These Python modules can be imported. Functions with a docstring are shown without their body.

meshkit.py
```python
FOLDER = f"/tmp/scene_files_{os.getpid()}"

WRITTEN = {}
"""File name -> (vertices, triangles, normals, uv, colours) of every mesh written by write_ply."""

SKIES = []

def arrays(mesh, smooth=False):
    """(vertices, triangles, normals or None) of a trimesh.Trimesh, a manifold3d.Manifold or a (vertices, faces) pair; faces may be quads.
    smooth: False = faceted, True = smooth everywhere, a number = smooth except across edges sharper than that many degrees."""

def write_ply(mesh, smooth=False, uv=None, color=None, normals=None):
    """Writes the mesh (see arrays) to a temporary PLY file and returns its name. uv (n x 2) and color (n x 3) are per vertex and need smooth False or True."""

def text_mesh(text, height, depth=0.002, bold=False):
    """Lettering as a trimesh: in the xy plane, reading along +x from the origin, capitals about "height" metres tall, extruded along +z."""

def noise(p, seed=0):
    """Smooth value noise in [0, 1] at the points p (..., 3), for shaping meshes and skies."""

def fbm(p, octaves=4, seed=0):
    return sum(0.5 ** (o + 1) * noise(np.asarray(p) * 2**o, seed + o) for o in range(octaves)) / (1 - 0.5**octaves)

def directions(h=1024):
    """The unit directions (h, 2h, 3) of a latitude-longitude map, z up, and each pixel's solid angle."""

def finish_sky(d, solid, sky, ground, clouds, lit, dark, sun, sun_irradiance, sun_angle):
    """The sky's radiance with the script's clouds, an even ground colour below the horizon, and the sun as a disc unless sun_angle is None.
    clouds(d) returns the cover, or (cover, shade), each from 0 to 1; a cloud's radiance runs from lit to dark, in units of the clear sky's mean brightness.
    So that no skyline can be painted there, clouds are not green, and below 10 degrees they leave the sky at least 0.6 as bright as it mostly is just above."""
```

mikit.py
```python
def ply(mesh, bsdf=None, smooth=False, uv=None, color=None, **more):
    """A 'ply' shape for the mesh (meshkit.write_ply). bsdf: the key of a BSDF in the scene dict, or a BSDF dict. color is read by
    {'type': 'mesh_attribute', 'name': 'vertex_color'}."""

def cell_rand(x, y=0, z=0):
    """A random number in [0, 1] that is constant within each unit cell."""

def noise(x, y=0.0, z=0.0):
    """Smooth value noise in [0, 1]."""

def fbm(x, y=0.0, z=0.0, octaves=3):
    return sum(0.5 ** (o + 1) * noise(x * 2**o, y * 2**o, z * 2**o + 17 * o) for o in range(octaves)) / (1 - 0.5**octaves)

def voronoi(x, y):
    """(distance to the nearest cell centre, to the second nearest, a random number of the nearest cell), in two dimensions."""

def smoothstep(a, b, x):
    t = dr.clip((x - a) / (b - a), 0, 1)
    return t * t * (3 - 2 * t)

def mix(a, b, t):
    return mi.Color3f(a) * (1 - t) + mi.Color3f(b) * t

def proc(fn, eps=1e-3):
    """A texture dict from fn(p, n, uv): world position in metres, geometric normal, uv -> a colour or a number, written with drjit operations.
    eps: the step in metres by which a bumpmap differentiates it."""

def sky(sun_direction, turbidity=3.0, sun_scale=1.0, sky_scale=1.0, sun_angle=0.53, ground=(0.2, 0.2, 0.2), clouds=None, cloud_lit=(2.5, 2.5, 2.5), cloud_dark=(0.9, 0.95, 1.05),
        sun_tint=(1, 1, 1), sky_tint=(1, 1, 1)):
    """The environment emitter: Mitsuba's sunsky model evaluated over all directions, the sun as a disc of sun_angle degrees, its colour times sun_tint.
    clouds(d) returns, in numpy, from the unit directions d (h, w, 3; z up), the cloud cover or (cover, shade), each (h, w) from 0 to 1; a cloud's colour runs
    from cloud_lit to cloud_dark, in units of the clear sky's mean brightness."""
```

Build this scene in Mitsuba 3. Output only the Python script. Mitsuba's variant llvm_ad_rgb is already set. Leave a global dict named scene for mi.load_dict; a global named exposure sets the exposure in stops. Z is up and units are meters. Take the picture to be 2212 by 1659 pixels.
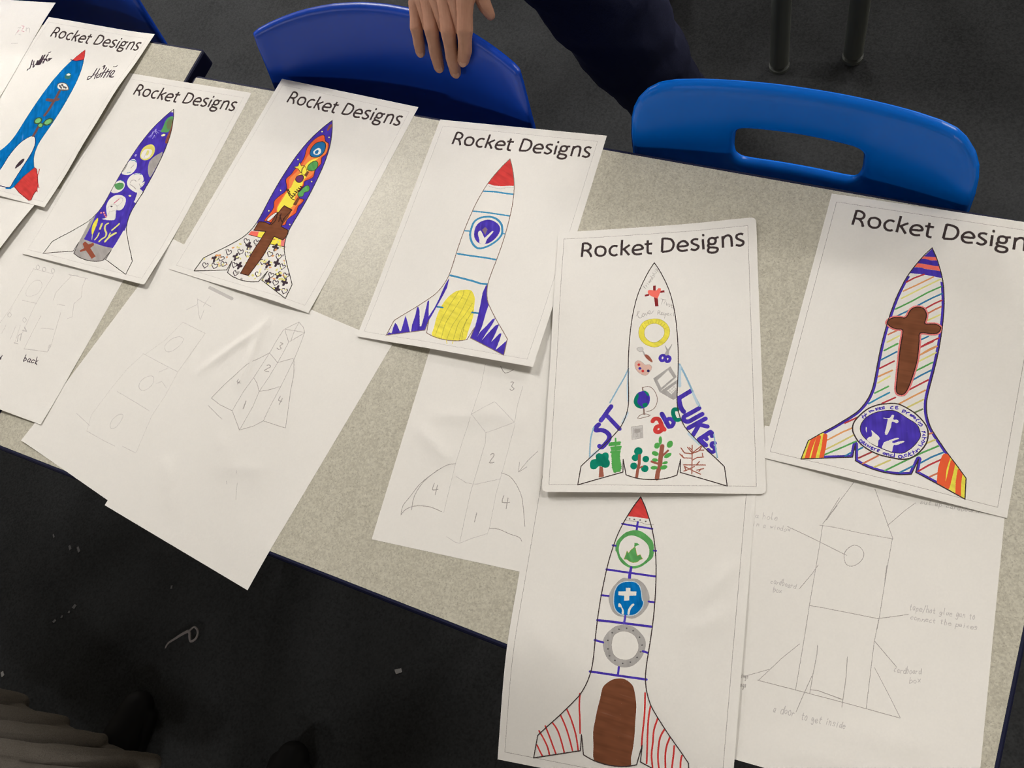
import math, random
import numpy as np
import trimesh
import manifold3d as m3
import mitsuba as mi
import drjit as dr
import mikit
from mikit import noise, fbm, voronoi, cell_rand, smoothstep, mix, proc, ply
from scipy import sparse
from scipy.sparse.linalg import spsolve
from scipy.interpolate import RectBivariateSpline, splprep, splev
from scipy.spatial import Delaunay
from shapely.geometry import Polygon, LineString, Point, box as sbox
from shapely import affinity
from shapely.ops import unary_union

T = mi.ScalarTransform4f
scene, labels = {}, {}
TOP = 0.71                       # height of the school table tops
# ------------------------------------------------------------------ camera, lamps, exposure
scene['camera'] = dict(type='perspective', fov=58.437, fov_axis='x', near_clip=0.02, far_clip=60.0,
    to_world=T().look_at(origin=[0, 0, TOP + 0.847], target=[-0.34671, 0.28868, TOP + 0.847 - 0.89244], up=[-0.25475, 0.88672, 0.38580]))
exposure = 0.0
CEILING = 2.70
# ceiling light panels: x, y, radiance
PANELS = [(-4.4, 3.9, 48.0), (-4.4, 1.45, 46.0), (-4.4, -3.2, 40.0), (-1.96, 3.9, 52.0), (-1.96, 1.45, 49.0), (-1.96, -3.2, 40.0), (0.55, 3.9, 50.0), (0.55, 1.45, 23.0), (0.55, -3.2, 32.0), (1.9, 3.9, 45.0)]
WARM = (1.0, 0.953, 0.905)

# ------------------------------------------------------------------ helpers
def lin(r, g, b):
    return tuple(((c / 255) / 12.92 if c <= 10 else ((c / 255 + .055) / 1.055) ** 2.4) for c in (r, g, b))

def rgb(c):
    return {'type': 'rgb', 'value': [float(x) for x in c]}

def mat(key, d):
    scene[key] = d
    return key

def diffuse(key, c):
    return mat(key, dict(type='twosided', bsdf=dict(type='diffuse', reflectance=rgb(c))))

def plastic(key, c, rough=.3, spec=.5, **k):
    c = c if isinstance(c, dict) else rgb(c)
    return mat(key, dict(type='twosided', bsdf=dict(type='principled', base_color=c, roughness=rough, specular=spec, **k)))

USED = {}
def numbered(name):
    n = USED.get(name, 0); USED[name] = n + 1
    return name if n == 0 else f'{name}_{n:03d}'

def thing(name, label, cat, group=None):
    k = numbered(name)
    labels[k] = {'label': label, 'category': cat}
    if group: labels[k]['group'] = group
    return k

def part(parent, name, mesh, m, smooth=30, label=None, **kw):
    k = numbered(parent + '__' + name)
    scene[k] = ply(mesh, m, smooth=smooth, **kw)
    if label: labels[k] = {'label': label}
    return k

def single(name, mesh, m, label, cat, group=None, smooth=30):
    k = thing(name, label, cat, group)
    scene[k] = ply(mesh, m, smooth=smooth)
    return k

def struct(name, mesh, m, label=None, smooth=30):
    scene[name] = ply(mesh, m, smooth=smooth)
    labels[name] = {'kind': 'structure'}
    if label: labels[name]['label'] = label
    return name

def W(p):
    """table-plane millimetres -> metres of the world"""
    p = np.asarray(p, float)
    return p / 1000.0 + np.array([0, 0, TOP])

def slab(x0, x1, y0, y1, z0, z1):
    b = trimesh.creation.box([x1 - x0, y1 - y0, z1 - z0]); b.apply_translation([(x0 + x1) / 2, (y0 + y1) / 2, (z0 + z1) / 2])
    return b

def extrude(poly, h, z=0):
    m = trimesh.creation.extrude_polygon(poly, h, engine='earcut'); m.apply_translation([0, 0, z])
    return m

def cat_mesh(ms):
    return trimesh.util.concatenate(ms)

def rrect(x0, x1, y0, y1, r):
    return sbox(x0 + r, y0 + r, x1 - r, y1 - r).buffer(r, quad_segs=8)

def bevel_prism(poly, h, z, c):
    """an upright prism with its top and bottom rims chamfered by c"""
    ccw = lambda g: np.array(g.exterior.coords)[:-1] if g.exterior.is_ccw else np.array(g.exterior.coords)[:-1][::-1]
    inner = m3.CrossSection([ccw(poly.buffer(-c))])
    outer = m3.CrossSection([ccw(poly)])
    a = m3.Manifold.extrude(inner, h); b = m3.Manifold.extrude(outer, h - 2 * c).translate([0, 0, c])
    m = m3.Manifold.batch_hull([a, b]).translate([0, 0, z]).to_mesh()
    return trimesh.Trimesh(m.vert_properties[:, :3], m.tri_verts, process=False)

def tube(points, r, n=12):
    p = np.asarray(points, float); r = np.broadcast_to(r, (len(p),))
    t = np.gradient(p, axis=0); t /= np.linalg.norm(t, axis=1, keepdims=True)
    a = np.cross(t, [0.31, 0.2, 0.93]); a /= np.linalg.norm(a, axis=1, keepdims=True); b = np.cross(t, a)
    ang = np.arange(n) * 2 * np.pi / n
    v = (p[:, None] + r[:, None, None] * (np.cos(ang)[None, :, None] * a[:, None] + np.sin(ang)[None, :, None] * b[:, None])).reshape(-1, 3)
    f = []
    for i in range(len(p) - 1):
        for j in range(n):
            k = (j + 1) % n; q = [i * n + j, i * n + k, (i + 1) * n + k, (i + 1) * n + j]
            f += [[q[0], q[1], q[2]], [q[0], q[2], q[3]]]
    for base, s in ((0, 1), ((len(p) - 1) * n, -1)):
        for j in range(1, n - 1): f.append([base, base + j + 1, base + j][::s])
    return trimesh.Trimesh(v, np.array(f), process=False)

def chain(segs, refine=None, smooth=0):
    """one continuous body: hulls of spheres [(p, r), (p, r), ...] joined (millimetres)"""
    parts = []
    for seg in segs:
        for (p, r), (q, s) in zip(seg[:-1], seg[1:]):
            parts.append(m3.Manifold.batch_hull([m3.Manifold.sphere(r, 24).translate(list(map(float, p))), m3.Manifold.sphere(s, 24).translate(list(map(float, q)))]))
    M = m3.Manifold.batch_boolean(parts, m3.OpType.Add)
    if refine: M = M.refine_to_length(refine)
    m = M.to_mesh(); t = trimesh.Trimesh(m.vert_properties[:, :3].astype(float), m.tri_verts)
    if smooth: trimesh.smoothing.filter_taubin(t, lamb=.5, nu=.52, iterations=smooth)
    return t

def to_world(mesh):
    mesh = mesh.copy(); mesh.vertices = W(mesh.vertices)
    return mesh

def catmull(p, closed, step=4):
    p = np.asarray(p, float)
    if len(p) < 3: return p
    n = len(p); out = []
    idx = range(n if closed else n - 1)
    for i in idx:
        if closed: a, b, c, d = p[(i - 1) % n], p[i], p[(i + 1) % n], p[(i + 2) % n]
        else: a, b, c, d = p[max(i - 1, 0)], p[i], p[i + 1], p[min(i + 2, n - 1)]
        for t in np.linspace(0, 1, step, endpoint=False):
            out.append(.5 * ((2 * b) + (c - a) * t + (2 * a - 5 * b + 4 * c - d) * t * t + (3 * b - a - 3 * c + d) * t ** 3))
    if not closed: out.append(p[-1])
    return np.array(out)

# ------------------------------------------------------------------ materials
PAPER_ALB = (.80, .785, .745)
def paper_fn(p, n, uv):
    g = fbm(p.x * 900, p.y * 900, p.z * 900, octaves=2)
    return mi.Color3f(*PAPER_ALB) * (0.975 + 0.05 * g)
mat('paper_stock', dict(type='twosided', bsdf=dict(type='diffuse', reflectance=proc(paper_fn))))
INK_SRGB = dict(black=(66, 56, 54), k=(60, 55, 52), blue=(72, 140, 176), blue2=(62, 122, 160), blue3=(6, 108, 172), blue4=(44, 112, 160), blush=(218, 178, 160), brick=(156, 92, 74), brick2=(148, 80, 60), brown=(122, 74, 50),
    coral=(244, 116, 100), darkbrown=(64, 38, 34), darkgreen=(58, 84, 60), darkgrey=(92, 88, 86), darkindigo=(44, 36, 84), darkred=(136, 48, 48), green=(86, 164, 80), green2=(92, 160, 88), green3=(110, 124, 84), green4=(92, 152, 92),
    grey=(172, 166, 158), grey2=(168, 160, 152), indigo=(76, 58, 164), ink=(66, 54, 60), leaf=(122, 184, 112), lilac=(176, 164, 214), mossgreen=(58, 110, 104), mud=(108, 76, 74), olive=(168, 156, 66), orange=(220, 154, 98), orange2=(206, 122, 90), orange3=(240, 138, 74),
    orangered=(232, 96, 58), palegrey=(206, 200, 190), palesky=(188, 206, 212), paleyellow=(240, 232, 172), palolive=(208, 194, 116), palyellow=(224, 214, 130), pencil=(166, 158, 149), pencillight=(196, 189, 179), pencilfaint=(205, 197, 186), pencilbrown=(138, 116, 104),
    plum=(112, 62, 108), red=(206, 66, 62), red2=(186, 66, 70), red3=(158, 66, 66), rose=(196, 84, 110), rosepencil=(206, 150, 154), rust=(140, 82, 66), salmon=(228, 128, 122), skyblue=(142, 176, 192), sun=(250, 226, 80), taupe=(132, 110, 124), teal=(22, 124, 98), teal2=(62, 140, 170), yellow=(234, 218, 80), yellow2=(222, 208, 110), white=(236, 232, 222), paper=(232, 225, 212))
PAPER_SRGB = (233, 226, 213)
INK = {}
pw = np.array(lin(*PAPER_SRGB))
for nm, c in INK_SRGB.items():
    INK[nm] = np.clip(np.array(lin(*c)) / pw * np.array(PAPER_ALB), .004, .9)
def marker(key, c, angle, amount, spread=.35):
    """felt-tip fill: overlapping strokes of slightly different strength"""
    ca, sa = math.cos(angle), math.sin(angle); c = [float(x) for x in c]
    def fn(p, n, uv):
        a, b = p.x * ca + p.y * sa, -p.x * sa + p.y * ca
        s = fbm(a * 420 + 3, b * 38, 0.5, octaves=2); g = noise(a * 190, b * 160, 7.0)
        k = 1 + amount * (s - .5) + .5 * amount * (g - .5)
        w = smoothstep(.70, .86, s) * spread
        return mix(mi.Color3f(*c) * k, mi.Color3f(*[x * .55 + .32 for x in c]), w)
    mat(key, dict(type='twosided', bsdf=dict(type='diffuse', reflectance=proc(fn))))
MARKED = dict(indigo=(.3, .55, .12), brown=(1.65, .4, .12), blue3=(.5, .6, .18), red=(1.2, .4, .12), yellow=(1.4, .35, .12), grey2=(.9, .35, .2), grey=(.4, .3, .15), teal=(.8, .5, .15), green2=(.7, .5, .15))
for nm, c in INK.items():
    if nm in MARKED: marker('ink_' + nm, c, *MARKED[nm])
    elif nm == 'paper': pass
    else: diffuse('ink_' + nm, c)
def ink(nm): return 'paper_stock' if nm == 'paper' else 'ink_' + nm

def laminate_fn(p, n, uv):
    x, y = p.x, p.y
    g = fbm(x * 620, y * 620, 2.0, octaves=3); h = fbm(x * 150, y * 150, 8.0, octaves=2)
    c = mix((.435, .415, .341), (.535, .515, .428), smoothstep(.25, .75, .8 * g + .2 * h))
    c = mix(c, (.30, .28, .222), smoothstep(.66, .82, fbm(x * 800 + 31, y * 800, 11.0, octaves=2)) * .55)
    c = mix(c, (.68, .66, .565), smoothstep(.70, .86, fbm(x * 700, y * 700 + 47, 15.0, octaves=2)) * .4)
    return c
def laminate_bump(p, n, uv):
    return fbm(p.x * 1300, p.y * 1300, 0.0, octaves=2)
mat('laminate', dict(type='twosided', bsdf=dict(type='bumpmap', arbitrary=proc(laminate_bump, 3e-4), scale=.00006,
    bsdf=dict(type='principled', base_color=proc(laminate_fn), roughness=.31, specular=.15))))
plastic('navy_edging', (.005, .007, .032), .6, .2)
plastic('table_steel', (.085, .095, .088), .5, .4)
plastic('chair_blue_dark', (.006, .054, .44), .30, .35)
plastic('chair_blue_bright', (.001, .165, .78), .26, .30)
plastic('chair_steel', (.18, .18, .185), .35, .5, metallic=.6)
def carpet_fn(p, n, uv):
    a = fbm(p.x * 320, p.y * 320, 1.0, octaves=2); b = fbm(p.x * 9, p.y * 9, 4.0, octaves=3)
    return mi.Color3f(.037, .039, .041) * (.55 + .55 * a + .35 * b)
def carpet_bump(p, n, uv):
    return fbm(p.x * 420, p.y * 420, 0.0, octaves=2)
mat('carpet', dict(type='bumpmap', arbitrary=proc(carpet_bump, 8e-4), scale=.0012, bsdf=dict(type='diffuse', reflectance=proc(carpet_fn))))
diffuse('wall_paint', (.62, .58, .50)); diffuse('ceiling_tile', (.74, .72, .68)); diffuse('skirting_paint', (.6, .6, .58))
def cloth(key, c, s=900.0):
    def fn(p, n, uv):
        return mi.Color3f(*c) * (.7 + .6 * fbm(p.x * s, p.y * s, p.z * s, octaves=2))
    mat(key, dict(type='twosided', bsdf=dict(type='principled', base_color=proc(fn), roughness=.9, specular=.15, sheen=.3)))
cloth('navy_cloth', (.012, .014, .034)); cloth('grey_cloth', (.125, .112, .096)); cloth('school_jumper', (.01, .02, .10))
plastic('shoe_leather', (.005, .005, .006), .6, .2)
def skin_fn(p, n, uv):
    a = fbm(p.x * 160, p.y * 160, p.z * 160, octaves=3); b = fbm(p.x * 60 + 9, p.y * 60, p.z * 60, octaves=2)
    return mix((.36, .175, .115), (.45, .245, .170), a * .6 + b * .4)
def skin_bump(p, n, uv):
    return fbm(p.x * 500, p.y * 500, p.z * 500, octaves=2)
mat('skin', dict(type='bumpmap', arbitrary=proc(skin_bump, 5e-4), scale=.0004, bsdf=dict(type='principled', base_color=proc(skin_fn), roughness=.5, specular=.4)))
plastic('fingernail_pink', (.46, .26, .19), .4, .4)
plastic('hair_brown', (.05, .03, .02), .6, .3)
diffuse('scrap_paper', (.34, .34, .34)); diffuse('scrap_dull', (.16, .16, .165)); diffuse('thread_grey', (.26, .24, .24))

# ------------------------------------------------------------------ the room
X0, X1, Y0, Y1 = -6.2, 2.6, -4.6, 5.4
struct('floor', slab(X0, X1, Y0, Y1, -.1, 0), 'carpet')
struct('ceiling', slab(X0, X1, Y0, Y1, CEILING, CEILING + .1), 'ceiling_tile')
struct('wall_left', slab(X0 - .1, X0, Y0, Y1, 0, CEILING), 'wall_paint')
struct('wall_right', slab(X1, X1 + .1, Y0, Y1, 0, CEILING), 'wall_paint')
struct('wall_back', slab(X0, X1, Y1, Y1 + .1, 0, CEILING), 'wall_paint')
struct('wall_front', slab(X0, X1, Y0 - .1, Y0, 0, CEILING), 'wall_paint')
for i, (px, py, rad) in enumerate(PANELS):
    t = thing('ceiling_light', 'square recessed ceiling light panel above the classroom', 'ceiling light', 'ceiling light panels')
    fr = sbox(px - .32, py - .32, px + .32, py + .32).difference(sbox(px - .29, py - .29, px + .29, py + .29))
    part(t, 'frame', extrude(fr, .03, CEILING - .03), 'skirting_paint')
    v = np.array([[px - .29, py - .29, CEILING - .012], [px - .29, py + .29, CEILING - .012], [px + .29, py + .29, CEILING - .012], [px + .29, py - .29, CEILING - .012]])
    k = numbered(t + '__diffuser')
    scene[k] = ply((v, np.array([[0, 1, 2], [0, 2, 3]])), 'skirting_paint', emitter=dict(type='area', radiance=rgb([rad * c for c in WARM])))

# ------------------------------------------------------------------ tables
def school_table(x0, x1, y0, y1, label, legs=True, rot=None):
    """x0..x1, y0..y1: outside of the edging, millimetres"""
    t = thing('school_table', label, 'table')
    def place(m):
        m = m.copy()
        if rot: m.apply_transform(trimesh.transformations.rotation_matrix(rot[0], [0, 0, 1], [rot[1], rot[2], 0]))
        return to_world(m)
    ring = rrect(x0, x1, y0, y1, 7)
    core = sbox(x0 + 4, y0 + 4, x1 - 4, y1 - 4)
    e = bevel_prism(ring, 25.0, -25.4, 1.6)
    part(t, 'edging', place(e), 'navy_edging', smooth=35, label='dark navy moulded edge band')
    part(t, 'tabletop', place(extrude(core, 1.2, -1.2)), 'laminate', label='beige speckled laminate top')
    for (a, b, c, d) in ((x0 + 45, x1 - 45, y0 + 45, y0 + 75), (x0 + 45, x1 - 45, y1 - 75, y1 - 45), (x0 + 45, x0 + 75, y0 + 75, y1 - 75), (x1 - 75, x1 - 45, y0 + 75, y1 - 75)):
        part(t, 'rail', place(slab(a, b, c, d, -66, -25.4)), 'table_steel')
    for x in (x0 + 44, x1 - 44):
        for y in (y0 + 44, y1 - 44):
            part(t, 'leg', place(tube([(x, y, -695), (x, y, -66)], 19, 20)), 'table_steel', smooth=40)
            part(t, 'foot', place(tube([(x, y, -710), (x, y, -703)], 20.5, 20)), 'table_steel', smooth=40)
    return t
school_table(-926.5, 173.5, 25.5, 576.0, 'long beige school table under most of the rocket designs')
school_table(-2135, -934.8, 25.0, 619.0, 'beige school table at the left end, its corner sticking out past the next table')
A10 = math.radians(9)
school_table(-1399, -279, 1276, 1826, 'school table at the back, its dark leg nearer the child in navy', rot=(math.radians(-9), -323, 1320))
school_table(-232, 868, 1322, 1872, 'school table at the back, its dark leg further right behind the slotted chair', rot=(math.radians(-9), -188, 1366))

# ------------------------------------------------------------------ chairs
def shell_mesh(half, holes, ymid, t, r, grid=9.0):
    """a moulded sheet: outline from its right half [(dx, z)], thickness 2t, rims rounded over r, bent to ymid(dx, z)"""
    h = np.array(half, float)
    out = np.vstack([h, (h * [-1, 1])[::-1]])
    pol = Polygon(out).buffer(0)
    for hp in holes: pol = pol.difference(hp)
    pol = pol.buffer(-3).buffer(3)
    pts, dist = [], []
    def ring(d):
        q = pol.buffer(-d) if d else pol
        for g in getattr(q, 'geoms', [q]):
            for c in [g.exterior, *g.interiors]:
                n = max(12, int(c.length / 2.6))
                for s in np.arange(n) / n * c.length:
                    p = c.interpolate(s); pts.append((p.x, p.y)); dist.append(d)
    for d in (0, r * .25, r * .58, r): ring(d)
    inner = pol.buffer(-r - 3)
    x0, y0, x1, y1 = pol.bounds
    for x in np.arange(x0, x1, grid):
        for y in np.arange(y0, y1, grid):
            if inner.contains(Point(x, y)): pts.append((x, y)); dist.append(r)
    P = np.array(pts); D = np.array(dist)
    tri = Delaunay(P).simplices
    cen = P[tri].mean(1)
    import shapely
    tri = tri[shapely.contains_xy(pol.buffer(.05), cen[:, 0], cen[:, 1])]
    a = P[tri]; ar = (a[:, 1, 0] - a[:, 0, 0]) * (a[:, 2, 1] - a[:, 0, 1]) - (a[:, 1, 1] - a[:, 0, 1]) * (a[:, 2, 0] - a[:, 0, 0])
    tri = tri[np.abs(ar) > 1e-3]; ar = ar[np.abs(ar) > 1e-3]
    tri = np.where((ar < 0)[:, None], tri[:, ::-1], tri)
    off = t * np.sqrt(np.clip(1 - (1 - D / r) ** 2, 0, 1))
    mid = ymid(P[:, 0], P[:, 1])
    front = np.stack([P[:, 0], mid - off, P[:, 1]], 1); back = np.stack([P[:, 0], mid + off, P[:, 1]], 1)
    v = np.vstack([front, back]); f = np.vstack([tri, tri[:, ::-1] + len(P)])
    m = trimesh.Trimesh(v, f, process=False); m.merge_vertices(digits_vertex=3)
    return m

def school_chair(label, half, holes, base, slope, sag, hw, t, r, m, loc, yaw):
    k = thing('school_chair', label, 'chair')
    R = trimesh.transformations.rotation_matrix(yaw, [0, 0, 1])
    def place(mesh):
        mesh = mesh.copy(); mesh.apply_transform(R); mesh.apply_translation([loc[0], loc[1], 0])
        return to_world(mesh)
    ym = lambda x, z: slope * z + sag * (1 - (x / hw) ** 2)
    part(k, 'backrest', place(shell_mesh(half, holes, ym, t, r)), m, smooth=True)
    seat = [(0, -20), (150, -20), (185, -60), (192, -200), (180, -370), (150, -400), (0, -405)]
    part(k, 'seat', place(shell_seat(seat, slope * -258)), m, smooth=True)
    for sx in (-1, 1):
        for (y0, y1) in ((-60, 10), (-350, -385)):
            part(k, 'leg', place(tube([(sx * 150, y0, -290), (sx * 165, (y0 + y1) / 2, -480), (sx * 178, y1, -708)], 11, 14)), 'chair_steel', smooth=40)
    return k

def shell_seat(half, yoff):
    z = lambda x, y: -272 - 14 * np.exp(-((x / 120) ** 2 + ((y + 220) / 120) ** 2)) + 22 * np.clip((y + 80) / 70, 0, 1) ** 2
    m = shell_mesh(half, [], lambda x, y: 0 * x, 3.2, 6, 18)
    v = m.vertices.copy()
    m.vertices = np.stack([v[:, 0], v[:, 2] + yoff, z(v[:, 0], v[:, 2]) - v[:, 1]], 1)
    return m

HALF_OLD = [(0, 91.5), (35, 91), (72, 88.5), (104, 84.5), (121, 81.5), (142, 77), (163, 71.5), (177, 67), (186, 62), (188, 45), (189.5, 20), (191, -5), (194, -40), (203, -120), (205, -200), (190, -262), (0, -266)]
HALF_SLOT = [(0, 77.5), (50, 78), (105, 79), (132, 78.5), (147, 76), (158, 69.5), (168, 58), (174.5, 44), (178, 28), (180, 5), (180, -25), (179, -60), (178, -140), (176, -220), (160, -262), (0, -266)]
slot = Polygon(catmull([(-68, 0), (-66, 11), (-58, 16), (-38, 17), (0, 17.5), (38, 17), (58, 16), (66, 11), (68, 0), (68, -15), (63, -26), (52, -30), (20, -31), (-20, -31), (-52, -30), (-63, -26), (-68, -15)], True))
school_chair('dark blue plastic school chair with a solid arched back that the hand rests on', HALF_OLD, [], 0, .16, 40, 188, 7.0, 13, 'chair_blue_dark', (-624, 600), math.radians(.5))
school_chair('bright blue plastic school chair with a slot handle in its back', HALF_SLOT, [slot], 0, .13, 26, 177, 7.5, 15, 'chair_blue_bright', (-128, 594), math.radians(-.6))
school_chair('dark blue plastic school chair at the far left behind the first rocket design', HALF_OLD, [], 0, .16, 40, 188, 7.0, 13, 'chair_blue_dark', (-1262, 660), math.radians(2))

# ------------------------------------------------------------------ sheets of paper: draped over each other
HWD, HHT = 105.0, 148.5
NU, NV = 29, 41
GU, GV = np.linspace(-HWD, HWD, NU), np.linspace(-HHT, HHT, NV)
DU, DV = GU[1] - GU[0], GV[1] - GV[0]
def bending():
    idx = lambda i, j: i * NV + j
    rows = []
    def op(lst): rows.append(lst)
    D = []
    for i in range(NU):
        for j in range(NV):
            if 0 < i < NU - 1: D.append(([idx(i - 1, j), idx(i, j), idx(i + 1, j)], [1 / DU ** 2, -2 / DU ** 2, 1 / DU ** 2]))
            if 0 < j < NV - 1: D.append(([idx(i, j - 1), idx(i, j), idx(i, j + 1)], [1 / DV ** 2, -2 / DV ** 2, 1 / DV ** 2]))
            if i < NU - 1 and j < NV - 1:
                s = math.sqrt(2) / (DU * DV); D.append(([idx(i, j), idx(i + 1, j), idx(i, j + 1), idx(i + 1, j + 1)], [s, -s, -s, s]))
    r = np.concatenate([[k] * len(d[0]) for k, d in enumerate(D)]); c = np.concatenate([d[0] for d in D]); v = np.concatenate([d[1] for d in D])
    B = sparse.csr_matrix((v, (r, c)), shape=(len(D), NU * NV))
    return (B.T @ B).tocsr()
KB = bending() * 4.0e4
SHEETS = {}
TABLES = [(-926.5, 173.5, 25.5, 576.0), (-2135, -934.8, 25.0, 619.0)]
def drape(key, pose, lifts=(), creases=()):
    x, y, a = pose; ca, sa = math.cos(a), math.sin(a)
    UU, VV = np.meshgrid(GU, GV, indexing='ij')
    X, Y = x + UU * ca - VV * sa, y + UU * sa + VV * ca
    low = np.full(X.shape, -60.0)
    for (x0, x1, y0, y1) in TABLES: low = np.where((X > x0) & (X < x1) & (Y > y0) & (Y < y1), np.maximum(low, 0.30), low)
    low = np.where((low < -50) & (X < -926) & (X > -936) & (Y > 30) & (Y < 574), .3, low)
    for s in SHEETS.values():
        dx, dy = X - s['pose'][0], Y - s['pose'][1]
        u, v = dx * s['ca'] + dy * s['sa'], -dx * s['sa'] + dy * s['ca']
        inside = (np.abs(u) < HWD + 3.5) & (np.abs(v) < HHT + 3.5)
        if inside.any():
            z = s['z'](np.clip(u, -HWD, HWD), np.clip(v, -HHT, HHT))
            low = np.where(inside, np.maximum(low, z + .42), low)
    lowf = low.ravel(); N = len(lowf)
    K = KB.copy(); f = np.full(N, -.12)
    for (u, v, z, w) in lifts:
        g = np.exp(-(((UU - u) / 14) ** 2 + ((VV - v) / 14) ** 2)).ravel(); g = np.where(g > .05, g, 0)
        base = np.maximum(lowf, 0.3)
        K = K + sparse.diags(g * w); f = f + g * w * (base + z)
    K = K + sparse.diags(np.full(N, 1e-6))
    z = np.maximum(lowf, .3); lam = np.zeros(N); act = lowf > -50
    for it in range(60):
        fr = np.where(~act)[0]; ac = np.where(act)[0]
        zn = np.empty(N); zn[ac] = lowf[ac]
        if len(fr): zn[fr] = spsolve(K[fr][:, fr].tocsc(), f[fr] - K[fr][:, ac] @ lowf[ac])
        lam = K @ zn - f
        new = (act & (lam > 0)) | (zn < lowf - 1e-6)
        z = zn
        if (new == act).all(): break
        act = new
    z = np.maximum(z, lowf)
    sp = RectBivariateSpline(GU, GV, z.reshape(NU, NV), kx=1 if False else 3, ky=3)
    def zf(u, v):
        u, v = np.asarray(u, float), np.asarray(v, float)
        r = sp.ev(u, v)
        for (u0, v0, u1, v1, h, w) in creases:
            d = np.array([u1 - u0, v1 - v0]); L = np.hypot(*d); d = d / L
            s = (u - u0) * d[0] + (v - v0) * d[1]; q = -(u - u0) * d[1] + (v - v0) * d[0]
            tt = np.clip(s / L, 0, 1)
            r = r + h * np.exp(-(q / w) ** 2) * np.clip(4 * tt * (1 - tt), 0, 1) * ((s > 0) & (s < L))
        return r
    SHEETS[key] = dict(pose=pose, ca=ca, sa=sa, z=zf)
    return SHEETS[key]

def lay(s, uv, off):
    """points of the sheet (mm) -> world"""
    u, v = uv[:, 0], uv[:, 1]; z = s['z'](u, v)
    e = .5
    nx, ny = -(s['z'](u + e, v) - s['z'](u - e, v)) / (2 * e), -(s['z'](u, v + e) - s['z'](u, v - e)) / (2 * e)
    n = np.stack([nx, ny, np.ones_like(nx)], 1); n /= np.linalg.norm(n, axis=1, keepdims=True)
    q = np.stack([u, v, z], 1) + n * np.asarray(off).reshape(-1, 1)
    x, y, _ = s['pose']
    return W(np.stack([x + q[:, 0] * s['ca'] - q[:, 1] * s['sa'], y + q[:, 0] * s['sa'] + q[:, 1] * s['ca'], q[:, 2]], 1))

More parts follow.
